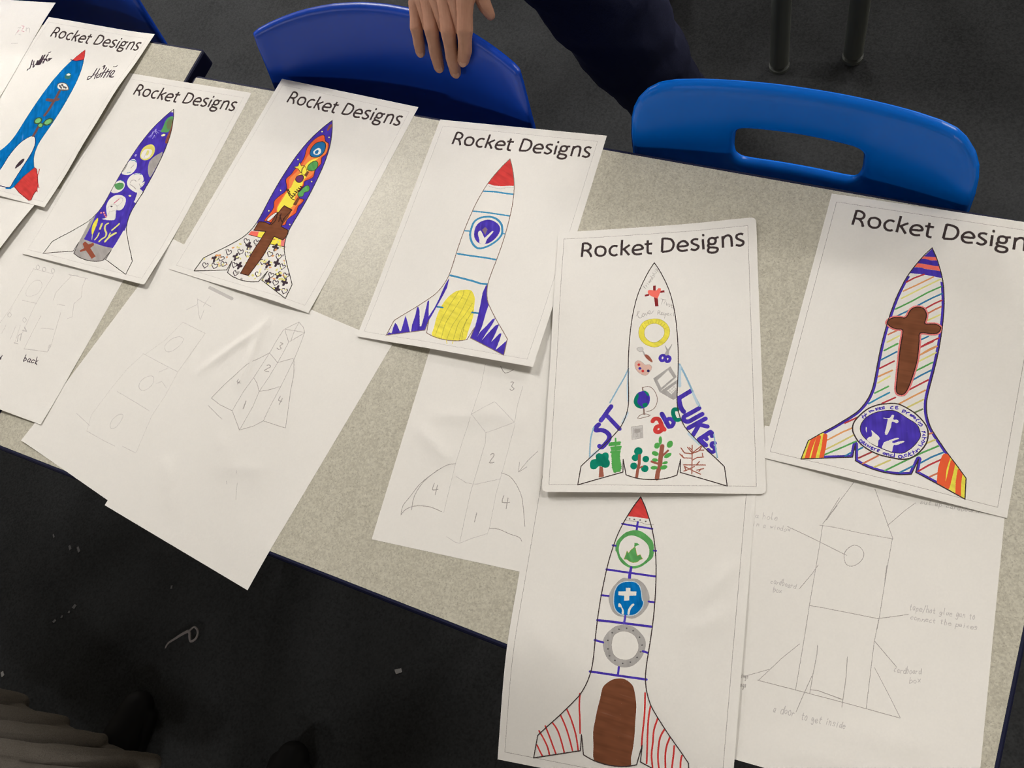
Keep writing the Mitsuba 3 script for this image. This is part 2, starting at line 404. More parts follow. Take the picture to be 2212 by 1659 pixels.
def sheet_mesh(s, corner=0.0):
    nu, nv = 53, 75
    u, v = np.linspace(-HWD, HWD, nu), np.linspace(-HHT, HHT, nv)
    UU, VV = np.meshgrid(u, v, indexing='ij'); P = np.stack([UU.ravel(), VV.ravel()], 1)
    if corner:      # rounded corners
        q = np.abs(P) - np.array([HWD - corner, HHT - corner]); both = (q > 0).all(1); L = np.hypot(q[:, 0], q[:, 1])
        k = both & (L > corner); q2 = np.where(k[:, None], q / np.maximum(L, 1e-9)[:, None] * corner, q)
        P = np.where(k[:, None], np.sign(P) * (q2 + np.array([HWD - corner, HHT - corner])), P)
    i, j = np.meshgrid(np.arange(nu - 1), np.arange(nv - 1), indexing='ij'); a = (i * nv + j).ravel()
    top = np.vstack([np.stack([a, a + nv, a + nv + 1], 1), np.stack([a, a + nv + 1, a + 1], 1)])
    N = len(P)
    rim = np.concatenate([np.arange(nu) * nv, (nu - 1) * nv + np.arange(1, nv), np.arange(nu - 2, -1, -1) * nv + nv - 1, np.arange(nv - 2, 0, -1)])
    r2 = np.roll(rim, -1)
    side = np.vstack([np.stack([rim, r2 + N, r2], 1), np.stack([rim, rim + N, r2 + N], 1)])
    V = np.vstack([lay(s, P, 0.0), lay(s, P, -.12)])
    F = np.vstack([top, top[:, ::-1] + N, side])
    return trimesh.Trimesh(V, F, process=False)

RECT = sbox(-HWD + .3, -HHT + .3, HWD - .3, HHT - .3)
def flat_mesh(s, poly, off):
    ms = []
    for g in getattr(poly, 'geoms', [poly]):
        if g.geom_type != 'Polygon' or g.area < .02: continue
        v, f = trimesh.creation.triangulate_polygon(g, engine='earcut')
        v, f = trimesh.remesh.subdivide_to_size(np.c_[v, np.zeros(len(v))], f, 9.0, max_iter=12)
        a = v[f]; ar = np.cross(a[:, 1] - a[:, 0], a[:, 2] - a[:, 0])[:, 2]
        f = np.where((ar < 0)[:, None], f[:, ::-1], f)
        ms.append((lay(s, v[:, :2], off), f))
    return ms

HALF_ROCKET = [(0, 103.6), (5.3, 94.4), (9.1, 86.3), (13.4, 76), (17, 65), (19.6, 53.6), (21.8, 41), (23.4, 25.7), (24.4, 11), (24.9, -2.6), (24.9, -16.6), (24.5, -30.5), (23.8, -48.4), (24.2, -59.6), (26.7, -70.7), (31.2, -80.8), (36.2, -87.6), (41.7, -94), (49.3, -102.5), (59.4, -112.8)]
_h = catmull(HALF_ROCKET, False, 3)
_h = np.vstack([_h, [(67.9, -121.9), (70.1, -141.2), (27.1, -127.9), (27.3, -114.6), (24, -130.7)], catmull([(24, -130.7), (16, -133.4), (8, -134.8), (0, -135.3)], False, 3)[1:]])
ROCKET = Polygon(np.vstack([_h, (_h * [-1, 1])[::-1][1:-1]]))
ROCKET_LINE = LineString(list(ROCKET.exterior.coords))
BORDER = sbox(-98.3, -141.1, 96.4, 139.3)

def shape_of(kind, w, smooth, clip, pts, cap='round'):
    p = np.array(pts, float).reshape(-1, 2) / 10
    if kind == 'R':         # a band along the inside of the printed outline, below the nose
        return ROCKET.difference(ROCKET.buffer(-w)).intersection(sbox(-105, -148, 105, 68))
    if kind == 'F':
        if smooth and len(p) > 3: p = catmull(p, True, 3)
        g = Polygon(p).buffer(0)
    elif kind == 'O':
        if smooth and len(p) > 3: p = catmull(p, True, 3)
        g = LineString(np.vstack([p, p[:1]])).buffer(w / 2, quad_segs=3)
    else:
        if smooth and len(p) > 2: p = catmull(p, False, 3)
        g = LineString(p).buffer(w / 2, quad_segs=3, cap_style=cap)
    if clip: g = g.intersection(ROCKET)
    return g.intersection(RECT)

# drawings and writing, in tenths of a millimetre on each sheet: (part, colour, F fill / L stroke / O closed stroke, width in mm, smooth, inside the rocket, points)
ART = {
 'T': [
  ('title','black','L',2.3,1,0,[-770,1331,-776,1155]),
  ('title','black','L',2.3,1,0,[-770,1325,-725,1323,-691,1297,-689,1258,-719,1234,-772,1236]),
  ('title','black','L',2.3,1,0,[-728,1233,-694,1199,-673,1149]),
  ('title','black','L',2.3,1,0,[-580,1276,-539,1259,-523,1217,-535,1173,-576,1158,-616,1176,-631,1220,-619,1263,-580,1276]),
  ('title','black','L',2.3,1,0,[-394,1263,-419,1273,-452,1266,-476,1231,-475,1194,-454,1164,-420,1154,-392,1167]),
  ('title','black','L',2.3,1,0,[-347,1341,-351,1149]),
  ('title','black','L',2.3,1,0,[-263,1273,-339,1217]),
  ('title','black','L',2.3,1,0,[-325,1226,-266,1147]),
  ('title','black','L',2.3,1,0,[-226,1204,-128,1214,-140,1253,-176,1266,-214,1249,-231,1201,-214,1162,-176,1149,-132,1158]),
  ('title','black','L',2.3,1,0,[-72,1315,-72,1189,-61,1157,-26,1152]),
  ('title','black','L',2.3,1,0,[-106,1269,-24,1271]),
  ('title','black','L',2.3,1,0,[84,1328,79,1160]),
  ('title','black','L',2.3,1,0,[80,1324,130,1322,178,1303,200,1255,191,1202,156,1169,79,1162]),
  ('title','black','L',2.3,1,0,[245,1214,343,1220,335,1258,300,1278,259,1257,242,1211,259,1171,295,1157,347,1167]),
  ('title','black','L',2.3,1,0,[456,1282,426,1290,394,1277,391,1248,425,1225,457,1204,451,1177,420,1159,378,1174]),
  ('title','black','L',2.3,1,0,[503,1283,509,1159]),
  ('title','black','L',2.3,1,0,[507,1334,509,1326]),
  ('title','black','L',2.3,1,0,[598,1289,627,1276,635,1245,622,1219,596,1213,569,1223,561,1251,570,1278,598,1289]),
  ('title','black','L',2.3,1,0,[627,1281,666,1290]),
  ('title','black','L',2.3,1,0,[569,1220,556,1201,570,1179,613,1173,647,1163,653,1138,633,1117,595,1112,560,1127,556,1153,572,1176]),
  ('title','black','L',2.3,1,0,[706,1297,709,1161]),
  ('title','black','L',2.3,1,0,[708,1257,730,1291,764,1301,789,1280,795,1247,799,1164]),
  ('title','black','L',2.3,1,0,[915,1295,886,1305,852,1293,848,1261,880,1235,911,1216,912,1187,883,1168,838,1181]),
 ],
 '5': [
  ('cross','darkred','F',0,0,0,[-9,761,18,761,17,702,-8,703]),
  ('cross','darkred','F',0,0,0,[-95,659,-54,668,-48,646,-92,637]),
  ('cross','darkred','F',0,0,0,[63,696,106,702,110,678,67,673]),
  ('cross','darkred','F',0,0,0,[0,629,37,631,49,518,15,517]),
  ('heart','coral','F',0,1,0,[2,705,28,706,45,728,68,726,71,700,61,669,50,640,37,610,5,622,-36,646,-61,675,-63,702,-41,713]),
  ('motto_trust','pencil','L',0.45,1,0,[72,602,127,585]),
  ('motto_trust','pencil','L',0.45,1,0,[93,594,78,541]),
  ('motto_trust','pencil','L',0.45,1,0,[106,544,111,564,123,566]),
  ('motto_trust','pencil','L',0.45,1,0,[128,553,129,528,143,528,146,547]),
  ('motto_trust','pencil','L',0.45,1,0,[166,536,153,529,164,509,152,506]),
  ('motto_trust','pencil','L',0.45,1,0,[183,535,181,498,194,496]),
  ('motto_trust','pencil','L',0.45,1,0,[172,524,196,520]),
  ('motto_love','pencil','L',0.5,1,0,[-180,414,-146,466,-168,457,-154,398,-128,392,-120,406]),
  ('motto_love','pencil','L',0.5,1,0,[-107,440,-120,416,-102,405,-94,429,-107,440]),
  ('motto_love','pencil','L',0.5,1,0,[-90,444,-72,418,-64,452]),
  ('motto_love','pencil','L',0.5,1,0,[-55,437,-34,450,-45,470,-56,442,-34,431,-4,463]),
  ('motto_respect','pencil','L',0.45,1,0,[43,465,41,422]),
  ('motto_respect','pencil','L',0.45,1,0,[44,465,64,464,60,445,47,441,73,417]),
  ('motto_respect','pencil','L',0.45,1,0,[75,430,90,439,79,444,79,417,94,419]),
  ('motto_respect','pencil','L',0.45,1,0,[104,443,98,416,111,418]),
  ('motto_respect','pencil','L',0.45,1,0,[115,432,111,375]),
  ('motto_respect','pencil','L',0.45,1,0,[118,432,132,422,115,411]),
  ('motto_respect','pencil','L',0.45,1,0,[141,414,154,430,141,433,143,407,162,411]),
  ('motto_respect','pencil','L',0.45,1,0,[183,429,169,418,183,402]),
  ('motto_respect','pencil','L',0.45,1,0,[206,437,204,399]),
  ('ring','yellow','F',0,1,0,[9,376,78,360,137,307,164,239,154,164,113,100,46,58,-13,58,-81,89,-133,148,-151,225,-135,301,-84,356]),
  ('ring_opening','paper','F',0,1,0,[10,321,57,306,99,266,111,213,91,157,45,117,-1,107,-56,135,-89,184,-92,242,-71,288,-33,315]),
  ('ring','olive','O',0.35,1,0,[9,376,78,360,137,307,164,239,154,164,113,100,46,58,-13,58,-81,89,-133,148,-151,225,-135,301,-84,356]),
  ('ring','olive','O',0.35,1,0,[10,321,57,306,99,266,111,213,91,157,45,117,-1,107,-56,135,-89,184,-92,242,-71,288,-33,315]),
  ('ring','olive','L',0.35,1,0,[-118,305,-96,266]),
  ('ring','olive','L',0.35,1,0,[-93,333,-71,293]),
  ('ring','olive','L',0.35,1,0,[-59,350,-45,316]),
  ('ring','olive','L',0.35,1,0,[-25,363,-29,329]),
  ('ring','olive','L',0.35,1,0,[-12,357,-3,323]),
  ('ring','olive','L',0.35,1,0,[27,362,23,324]),
  ('ring','olive','L',0.35,1,0,[61,354,48,313]),
  ('ring','olive','L',0.35,1,0,[90,330,69,301]),
  ('ring','olive','L',0.35,1,0,[116,313,91,276]),
  ('ring','olive','L',0.35,1,0,[141,273,108,256]),
  ('paintbrush_tip','palegrey','F',0,1,0,[-167,41,-140,59,-115,58,-101,34,-110,11,-139,9]),
  ('paintbrush_tip','pencil','O',0.4,1,0,[-167,41,-140,59,-115,58,-101,34,-110,11,-139,9]),
  ('paintbrush_ferrule','grey','F',0,0,0,[-110,11,-97,15,-75,-33,-90,-37]),
  ('paintbrush_handle','brick','F',0,1,0,[-88,-32,-67,-24,-37,-48,-12,-86,-7,-111,-28,-104,-66,-70]),
  ('scissors_blades','grey','F',0,0,0,[113,81,147,24,184,80,191,76,159,5,155,-42,109,-31,132,10]),
  ('scissors_handles','indigo','O',3.0,1,0,[68,-66,84,-41,109,-42,118,-73,101,-97,79,-96]),
  ('scissors_handles','indigo','O',3.0,1,0,[122,-77,134,-57,157,-56,168,-79,155,-108,132,-107]),
  ('palette','blush','F',0,1,0,[-180,-108,-146,-88,-108,-111,-78,-139,-45,-136,-18,-151,-15,-183,-35,-219,-64,-253,-110,-244,-157,-206,-183,-154]),
  ('palette','pencil','O',0.3,1,0,[-180,-108,-146,-88,-108,-111,-78,-139,-45,-136,-18,-151,-15,-183,-35,-219,-64,-253,-110,-244,-157,-206,-183,-154]),
  ('paint_blob','red','F',0,1,0,[-158,-134,-143,-119,-128,-135,-143,-150]),
  ('paint_blob','indigo','F',0,1,0,[-147,-176,-132,-161,-117,-177,-132,-192]),
  ('paint_blob','red','F',0,1,0,[-117,-205,-103,-190,-87,-206,-102,-222]),
  ('paint_blob','darkindigo','F',0,1,0,[-62,-206,-47,-191,-32,-207,-47,-222]),
  ('laptop','grey','F',0,0,0,[172,-163,234,-279,66,-437,3,-290]),
  ('laptop','grey','F',0,0,0,[66,-437,240,-311,239,-504,201,-525]),
  ('laptop_screen','paper','F',0,0,0,[151,-204,201,-287,82,-392,45,-310]),
  ('laptop_keyboard','paper','F',0,0,0,[140,-425,230,-351,234,-405,185,-467]),
  ('laptop_keys','pencil','L',0.3,1,0,[160,-417,197,-458]),
  ('laptop_keys','pencil','L',0.3,1,0,[181,-400,218,-441]),
  ('laptop_keys','pencil','L',0.3,1,0,[201,-378,230,-410]),
  ('laptop_keys','pencil','L',0.3,1,0,[156,-439,218,-378]),
  ('laptop_keys','pencil','L',0.3,1,0,[177,-453,231,-401]),
  ('globe','indigo','F',0,1,0,[-99,-424,-53,-438,-28,-488,-33,-551,-64,-595,-113,-610,-159,-588,-185,-539,-177,-485,-145,-440]),
  ('globe_land','teal','F',0,1,0,[-95,-416,-54,-434,-34,-470,-53,-474,-70,-447]),
  ('globe_land','teal','F',0,1,0,[-145,-445,-140,-486,-152,-530,-139,-566,-105,-594,-130,-607,-167,-584,-187,-539,-177,-485]),
  ('globe_land','teal','F',0,1,0,[-97,-558,-56,-550,-52,-586,-80,-599,-97,-585]),
  ('globe_stand','pencilbrown','L',1.2,0,0,[-99,-416,-102,-386]),
  ('globe_stand','pencilbrown','L',0.6,1,0,[-102,-386,-50,-375,-8,-394,29,-449,46,-517,30,-588,-6,-627,-59,-644]),
  ('globe_stand','pencilbrown','L',1.6,0,0,[-87,-614,-81,-670]),
  ('globe_stand','pencilbrown','O',0.6,1,0,[-140,-717,-124,-682,-84,-667,-42,-675,-28,-688]),
  ('notebook','palegrey','F',0,0,0,[-202,-805,-98,-788,-88,-919,-194,-937]),
  ('notebook','pencil','O',0.5,0,0,[-202,-805,-98,-788,-88,-919,-194,-937]),
  ('notebook','pencil','L',0.5,0,0,[-184,-814,-177,-914]),
  ('notebook','pencil','L',0.5,0,0,[-171,-814,-164,-914]),
  ('notebook','pencil','L',0.5,0,0,[-158,-814,-151,-914]),
  ('notebook','pencil','L',0.5,0,0,[-145,-814,-138,-914]),
  ('notebook','pencil','L',0.5,0,0,[-132,-814,-125,-915]),
  ('notebook','pencil','L',0.5,0,0,[-118,-814,-112,-915]),
  ('notebook','pencil','L',0.5,0,0,[-105,-815,-99,-915]),
  ('notebook','pencil','F',0,0,0,[-176,-831,-122,-825,-116,-862,-171,-868]),
  ('letter_a','red','L',4.2,1,0,[2,-746,19,-722,56,-722,78,-756,97,-809,117,-835]),
  ('letter_a','red','L',4.2,1,0,[87,-808,65,-798,36,-812,30,-847,57,-862,87,-843,91,-817]),
  ('letter_b','indigo','L',4.6,0,0,[91,-670,157,-801]),
  ('letter_b','indigo','L',4.0,1,0,[131,-748,161,-722,194,-739,206,-767,186,-801,159,-808]),
  ('letter_c','teal','L',4.0,1,0,[242,-627,210,-625,199,-657,210,-706,234,-737,260,-733]),
  ('school_name_st','indigo','L',4.6,0,0,[-410,-583,-442,-632,-474,-685,-506,-734]),
  ('school_name_st','indigo','L',4.2,0,0,[-449,-681,-384,-753,-320,-825]),
  ('school_name_st','indigo','L',4.6,1,0,[-526,-778,-550,-804,-549,-840,-503,-836,-452,-854,-418,-894,-421,-938,-453,-985,-485,-1020,-510,-1007]),
  ('school_name_lukes','indigo','L',4.6,0,0,[372,-434,262,-504]),
  ('school_name_lukes','indigo','L',4.6,1,0,[256,-504,264,-566,278,-615,302,-651]),
  ('school_name_lukes','indigo','L',4.4,1,0,[450,-618,358,-673,306,-703,306,-742,346,-756,406,-722,478,-680]),
  ('school_name_lukes','indigo','L',4.4,0,0,[509,-728,349,-821]),
  ('school_name_lukes','indigo','L',4.2,0,0,[429,-783,527,-810]),
  ('school_name_lukes','indigo','L',4.2,0,0,[445,-796,389,-898]),
  ('school_name_lukes','indigo','L',4.6,0,0,[554,-866,447,-942,509,-1002]),
  ('school_name_lukes','indigo','L',4.2,0,0,[566,-875,569,-909]),
  ('school_name_lukes','indigo','L',4.2,0,0,[495,-908,518,-938]),
  ('school_name_lukes','indigo','L',3.6,1,0,[595,-981,568,-981,564,-1010,591,-1032,586,-1065,559,-1073,532,-1048]),
  ('wing','skyblue','L',1.4,1,0,[-246,-177,-286,-272,-347,-390,-423,-542]),
  ('wing','skyblue','L',1.4,1,0,[-575,-808,-597,-914,-601,-1019,-599,-1132]),
  ('wing','palesky','L',2.0,1,0,[-244,-209,-251,-365,-241,-528]),
  ('wing','palesky','L',2.4,1,0,[-245,-654,-292,-759]),
  ('wing','palesky','L',2.4,1,0,[-525,-1059,-590,-1119]),
  ('wing','skyblue','L',1.8,1,0,[261,-144,303,-232,352,-346,400,-472,455,-597]),
  ('wing','palesky','L',2.8,1,0,[267,-171,262,-271,264,-379]),
  ('wing','palesky','L',2.4,1,0,[392,-459,439,-579]),
  ('wing','skyblue','L',1.2,1,0,[585,-892,595,-968,602,-1044,616,-1128]),
  ('wing','palesky','L',2.4,1,0,[349,-881,451,-993]),
  ('round_tree_crown','teal','F',0,1,0,[-592,-1180,-580,-1154,-554,-1146,-537,-1141,-541,-1115,-532,-1093,-508,-1082,-483,-1091,-462,-1077,-440,-1074,-420,-1088,-414,-1116,-417,-1146,-405,-1163,-400,-1193,-409,-1220,-433,-1234,-462,-1230,-488,-1218,-511,-1222,-531,-1244,-556,-1251,-581,-1242,-593,-1214]),
  ('round_tree_trunk','brick','F',0,0,0,[-499,-1218,-468,-1227,-451,-1325,-501,-1337]),
  ('fern','green','L',1.6,0,0,[-355,-925,-352,-986,-343,-1278]),
  ('fern','green','L',2.35,0,0,[-407,-979,-354,-974,-312,-968]),
  ('fern','green','L',2.35,0,0,[-411,-996,-353,-991,-316,-986]),
  ('fern','green','L',2.35,0,0,[-392,-1025,-352,-1020,-303,-1014]),
  ('fern','green','L',2.35,0,0,[-385,-1046,-352,-1041,-309,-1035]),
  ('fern','green','L',2.35,0,0,[-391,-1072,-351,-1067,-310,-1061]),
  ('fern','green','L',2.35,0,0,[-379,-1089,-351,-1084,-314,-1078]),
  ('fern','green','L',2.35,0,0,[-381,-1110,-350,-1105,-316,-1099]),
  ('fern','green','L',2.35,0,0,[-377,-1130,-350,-1125,-313,-1119]),
  ('fern','green','L',2.35,0,0,[-374,-1151,-349,-1146,-315,-1140]),
  ('fern','green','L',2.35,0,0,[-373,-1171,-349,-1166,-308,-1160]),
  ('fern','green','L',2.35,0,0,[-373,-1192,-348,-1187,-304,-1181]),
  ('fern','green','L',2.35,0,0,[-370,-1212,-348,-1207,-301,-1201]),
  ('fern','green','L',2.35,0,0,[-368,-1233,-347,-1228,-297,-1222]),
  ('fern','green','L',2.35,0,0,[-360,-1253,-347,-1248,-298,-1242]),
  ('fern','green','L',2.35,0,0,[-352,-1274,-346,-1268,-304,-1263]),
  ('berry_bush','teal','F',0,1,0,[-171,-1061,-160,-1031,-132,-1018,-101,-1031,-90,-1061,-102,-1091,-130,-1104,-161,-1089]),
  ('berry_bush','teal','F',0,1,0,[-192,-1129,-182,-1104,-159,-1093,-133,-1104,-124,-1129,-134,-1154,-158,-1165,-183,-1152]),
  ('berry_bush','teal','F',0,1,0,[-89,-1142,-80,-1119,-57,-1108,-33,-1119,-25,-1142,-34,-1166,-57,-1176,-81,-1164]),
  ('berry_bush','teal','F',0,1,0,[-204,-1214,-195,-1189,-171,-1179,-145,-1189,-137,-1214,-146,-1239,-170,-1250,-195,-1237]),
  ('berry_bush','teal','F',0,1,0,[-99,-1241,-89,-1215,-64,-1204,-38,-1215,-29,-1241,-39,-1267,-63,-1278,-90,-1265]),
  ('berry_bush_stem','brick','L',2.8,0,0,[-118,-1104,-119,-1193,-132,-1261,-139,-1328]),
  ('berry_bush_stem','brick','L',1.5,0,0,[-88,-1219,-116,-1235]),
  ('leafy_tree_trunk','brick','L',4.2,0,0,[98,-1007,85,-1109,78,-1219,60,-1277,53,-1340]),
  ('leafy_tree_trunk','brick','L',2.0,0,0,[154,-1054,95,-1117]),
  ('leafy_tree_trunk','brick','L',2.2,0,0,[-1,-1168,67,-1193]),
  ('leaf','green','F',0,1,0,[95,-949,91,-979,80,-991,68,-979,63,-948,68,-918,79,-905,91,-918]),
  ('leaf','green','F',0,1,0,[72,-1017,55,-1032,33,-1030,21,-1012,25,-988,42,-972,63,-974,76,-993]),
  ('leaf','green','F',0,1,0,[195,-1001,177,-1023,155,-1024,142,-1005,145,-976,164,-955,186,-953,198,-972]),
  ('leaf','green','F',0,1,0,[64,-1097,49,-1109,25,-1107,4,-1092,0,-1073,15,-1060,40,-1063,60,-1078]),
  ('leaf','green','F',0,1,0,[186,-1084,183,-1103,162,-1123,135,-1132,118,-1126,121,-1107,142,-1087,170,-1078]),
  ('leaf','green','F',0,1,0,[60,-1154,51,-1165,30,-1168,10,-1161,3,-1148,12,-1137,32,-1134,52,-1141]),
  ('leaf','green','F',0,1,0,[153,-1174,148,-1186,131,-1195,111,-1196,101,-1188,106,-1176,123,-1166,143,-1165]),
  ('leaf','green','F',0,1,0,[57,-1228,49,-1242,26,-1250,2,-1246,-9,-1234,-1,-1220,22,-1213,46,-1216]),
  ('leaf','green','F',0,1,0,[149,-1218,143,-1235,121,-1248,95,-1249,82,-1237,88,-1219,110,-1206,135,-1205]),
  ('bare_tree','brick','L',1.0,0,0,[382,-1001,378,-1293]),
  ('bare_tree','brick','L',1.0,0,0,[337,-1021,380,-1077]),
  ('bare_tree','brick','L',1.0,0,0,[356,-1026,381,-1051]),
  ('bare_tree','brick','L',1.0,0,0,[466,-1010,383,-1081]),
  ('bare_tree','brick','L',1.0,0,0,[470,-1018,446,-1060,383,-1085]),
  ('bare_tree','brick','L',1.0,0,0,[446,-1052,489,-1052]),
  ('bare_tree','brick','L',1.0,0,0,[277,-1029,309,-1080,383,-1089]),
  ('bare_tree','brick','L',1.0,0,0,[265,-1089,301,-1131,383,-1134]),
  ('bare_tree','brick','L',1.0,0,0,[285,-1101,301,-1131]),
  ('bare_tree','brick','L',1.0,0,0,[387,-1152,426,-1127,488,-1123]),
  ('bare_tree','brick','L',1.0,0,0,[477,-1085,482,-1123]),
  ('bare_tree','brick','L',1.0,0,0,[301,-1202,503,-1204]),
  ('bare_tree','brick','L',1.0,0,0,[449,-1169,425,-1198]),
  ('bare_tree','brick','L',1.0,0,0,[308,-1215,324,-1260,304,-1265]),
  ('bare_tree','brick','L',1.0,0,0,[324,-1260,379,-1231,402,-1219]),
  ('bare_tree','brick','L',1.0,0,0,[487,-1240,425,-1256]),
  ('bare_tree','brick','L',1.0,0,0,[464,-1244,444,-1269]),
  ('bare_tree','brick','L',1.0,0,0,[382,-1260,459,-1297]),
  ('bare_tree','brick','L',1.0,0,0,[312,-1219,382,-1260]),
  ('motto_friendship','pencil','L',0.45,1,0,[-108,762,-112,757,-84,732]),
  ('motto_friendship','pencil','L',0.45,1,0,[-104,741,-99,753]),
  ('motto_friendship','pencil','L',0.45,1,0,[-87,767,-67,747]),
  ('motto_friendship','pencil','L',0.45,1,0,[-78,759,-81,769,-79,776]),
  ('motto_friendship','pencil','L',0.45,1,0,[-71,793,-56,779]),
  ('motto_friendship','pencil','L',0.45,1,0,[-78,798,-77,799]),
  ('motto_friendship','pencil','L',0.45,1,0,[-50,800,-42,818,-52,817,-55,809,-49,800,-42,801,-36,812]),
  ('motto_friendship','pencil','L',0.45,1,0,[-44,830,-28,814]),
  ('motto_friendship','pencil','L',0.45,1,0,[-37,824,-39,838,-31,839,-20,828]),
  ('motto_friendship','pencil','L',0.45,1,0,[-21,862,-30,859,-22,844,-14,840,-13,852,-23,864,-39,878,-8,852]),
  ('motto_friendship','pencil','L',0.45,1,0,[-7,890,-16,884,-13,875,-2,881,4,872,-2,862]),
  ('motto_friendship','pencil','L',0.45,1,0,[-18,915,10,885]),
  ('motto_friendship','pencil','L',0.45,1,0,[1,896,-2,908,6,910,19,897]),
  ('motto_friendship','pencil','L',0.45,1,0,[13,930,26,913]),
  ('motto_friendship','pencil','L',0.45,1,0,[6,935,6,938]),
  ('motto_friendship','pencil','L',0.45,1,0,[16,950,53,918]),
  ('motto_friendship','pencil','L',0.45,1,0,[17,950,18,960,33,954,40,939,34,934]),
 ],
 '6': [
  ('nose_stripe','indigo','F',0,0,1,[10,1041,83,942,30,934,-55,928]),
  ('nose_stripe','coral','F',0,0,1,[-67,925,5,934,89,943,89,909,12,896,-44,899,-80,898]),
  ('nose_stripe','indigo','F',0,0,1,[-85,892,-44,901,12,895,95,910,124,844,46,842,-40,845,-100,841]),
  ('nose_stripe','coral','F',0,0,1,[-106,840,-39,843,46,842,130,849,145,794,54,795,-30,792,-50,800,-122,791]),
  ('nose_stripe','indigo','F',0,0,1,[-133,787,-50,799,-30,790,55,793,151,794,176,720,67,726,-49,727,-151,716]),
  ('rim_line','indigo','R',2.3,0,0,[-798,-4,-309,110,-124,-821]),
  ('rainbow_stripe','red2','L',1.5,0,1,[-159,612,-99,671,-19,730]),
  ('rainbow_stripe','orange','L',1.5,0,1,[-167,509,-57,605,68,719]),
  ('rainbow_stripe','palyellow','L',1.5,0,1,[-169,426,-20,568,133,707]),
  ('rainbow_stripe','green2','L',1.5,0,1,[-200,300,-81,409,46,538,153,629]),
  ('rainbow_stripe','blue2','L',1.5,0,1,[-13,384,97,490,175,556]),
  ('rainbow_stripe','red2','L',1.5,0,1,[62,368,125,434,185,484]),
  ('rainbow_stripe','orange2','L',1.5,0,1,[89,319,142,372,191,416]),
  ('rainbow_stripe','palyellow','L',1.5,0,1,[89,235,146,285,197,330]),
  ('rainbow_stripe','blue2','L',1.5,0,1,[-169,234,-81,313]),
  ('rainbow_stripe','orange2','L',1.5,0,1,[-212,19,-150,74]),
  ('rainbow_stripe','palyellow','L',1.5,0,1,[-205,-62,-114,28]),
  ('rainbow_stripe','green2','L',1.5,0,1,[-214,-154,-113,-58]),
  ('rainbow_stripe','blue2','L',1.5,0,1,[69,21,135,80]),
  ('rainbow_stripe','red2','L',1.5,0,1,[78,-59,147,15,228,84]),
  ('rainbow_stripe','orange','L',1.5,0,1,[121,-102,175,-43,226,-2]),
  ('rainbow_stripe','green2','L',1.5,0,1,[-211,-152,-112,-54]),
  ('rainbow_stripe','blue2','L',1.5,0,1,[-225,-259,-104,-141]),
  ('rainbow_stripe','red2','L',1.5,0,1,[-217,-345,-107,-241]),
  ('rainbow_stripe','orange','L',1.5,0,1,[-213,-431,-105,-338]),
  ('rainbow_stripe','palyellow','L',1.5,0,1,[-204,-496,-115,-402]),
  ('rainbow_stripe','green2','L',1.5,0,1,[-209,-603,-107,-507]),
  ('rainbow_stripe','teal2','L',1.5,0,1,[-241,-722,-166,-643,-87,-567]),
  ('rainbow_stripe','red2','L',1.5,0,1,[-127,-688,-28,-603]),
  ('rainbow_stripe','red2','L',1.5,0,1,[71,-63,186,38]),
  ('rainbow_stripe','orange','L',1.5,0,1,[82,-143,228,-4]),
  ('rainbow_stripe','palyellow','L',1.5,0,1,[86,-209,231,-71]),
  ('rainbow_stripe','green2','L',1.5,0,1,[82,-307,220,-176]),
  ('rainbow_stripe','blue2','L',1.5,0,1,[68,-412,142,-333,222,-257]),
  ('rainbow_stripe','red2','L',1.5,0,1,[46,-524,129,-443,215,-360]),
  ('rainbow_stripe','orange','L',1.5,0,1,[16,-657,116,-556,209,-468]),
  ('rainbow_stripe','palolive','L',1.5,0,1,[88,-678,210,-563]),
  ('rainbow_stripe','green3','L',1.5,0,1,[161,-709,219,-659]),
  ('rainbow_stripe','red2','L',1.5,0,1,[-403,-964,-301,-873]),
  ('rainbow_stripe','orange','L',1.5,0,1,[-515,-1167,-408,-1060,-331,-995]),
  ('rainbow_stripe','palolive','L',1.5,0,1,[-511,-1264,-397,-1155,-301,-1056]),
  ('rainbow_stripe','green2','L',1.5,0,1,[-516,-1323,-377,-1208,-272,-1117]),
  ('rainbow_stripe','blue2','L',1.5,0,1,[-335,-1284,-293,-1239]),
  ('rainbow_stripe','blue2','L',1.5,0,1,[-242,-1197,-207,-1163]),
  ('rainbow_stripe','red3','L',1.5,0,1,[-218,-1272,-125,-1189]),
  ('rainbow_stripe','orange2','L',1.5,0,1,[-175,-1318,-63,-1207]),
  ('rainbow_stripe','palolive','L',1.5,0,1,[-73,-1324,45,-1221]),
  ('rainbow_stripe','green2','L',1.5,0,1,[21,-1332,154,-1206,267,-1099,409,-980]),
  ('rainbow_stripe','blue2','L',1.5,0,1,[143,-1318,240,-1225]),
  ('rainbow_stripe','blue2','L',1.5,0,1,[297,-1177,373,-1099,459,-1029]),
  ('rainbow_stripe','red2','L',1.5,0,1,[289,-1264,364,-1182,469,-1087]),
  ('rainbow_stripe','orange2','L',1.5,0,1,[391,-1288,461,-1226]),
  ('rainbow_stripe','palolive','L',1.5,0,1,[303,-984,375,-926]),
  ('rainbow_stripe','orange2','L',1.5,0,1,[303,-892,340,-868]),
  ('left_fin_tip','yellow','F',0,0,1,[-572,-1107,-526,-1120,-511,-1346,-700,-1412,-682,-1221]),
  ('left_fin_tip','orangered','L',3.9,1,1,[-636,-1174,-648,-1276,-653,-1389]),
  ('left_fin_tip','orangered','L',3.9,1,1,[-596,-1158,-599,-1262,-600,-1370]),
  ('left_fin_tip','orangered','L',3.9,1,1,[-545,-1130,-533,-1245,-532,-1347]),
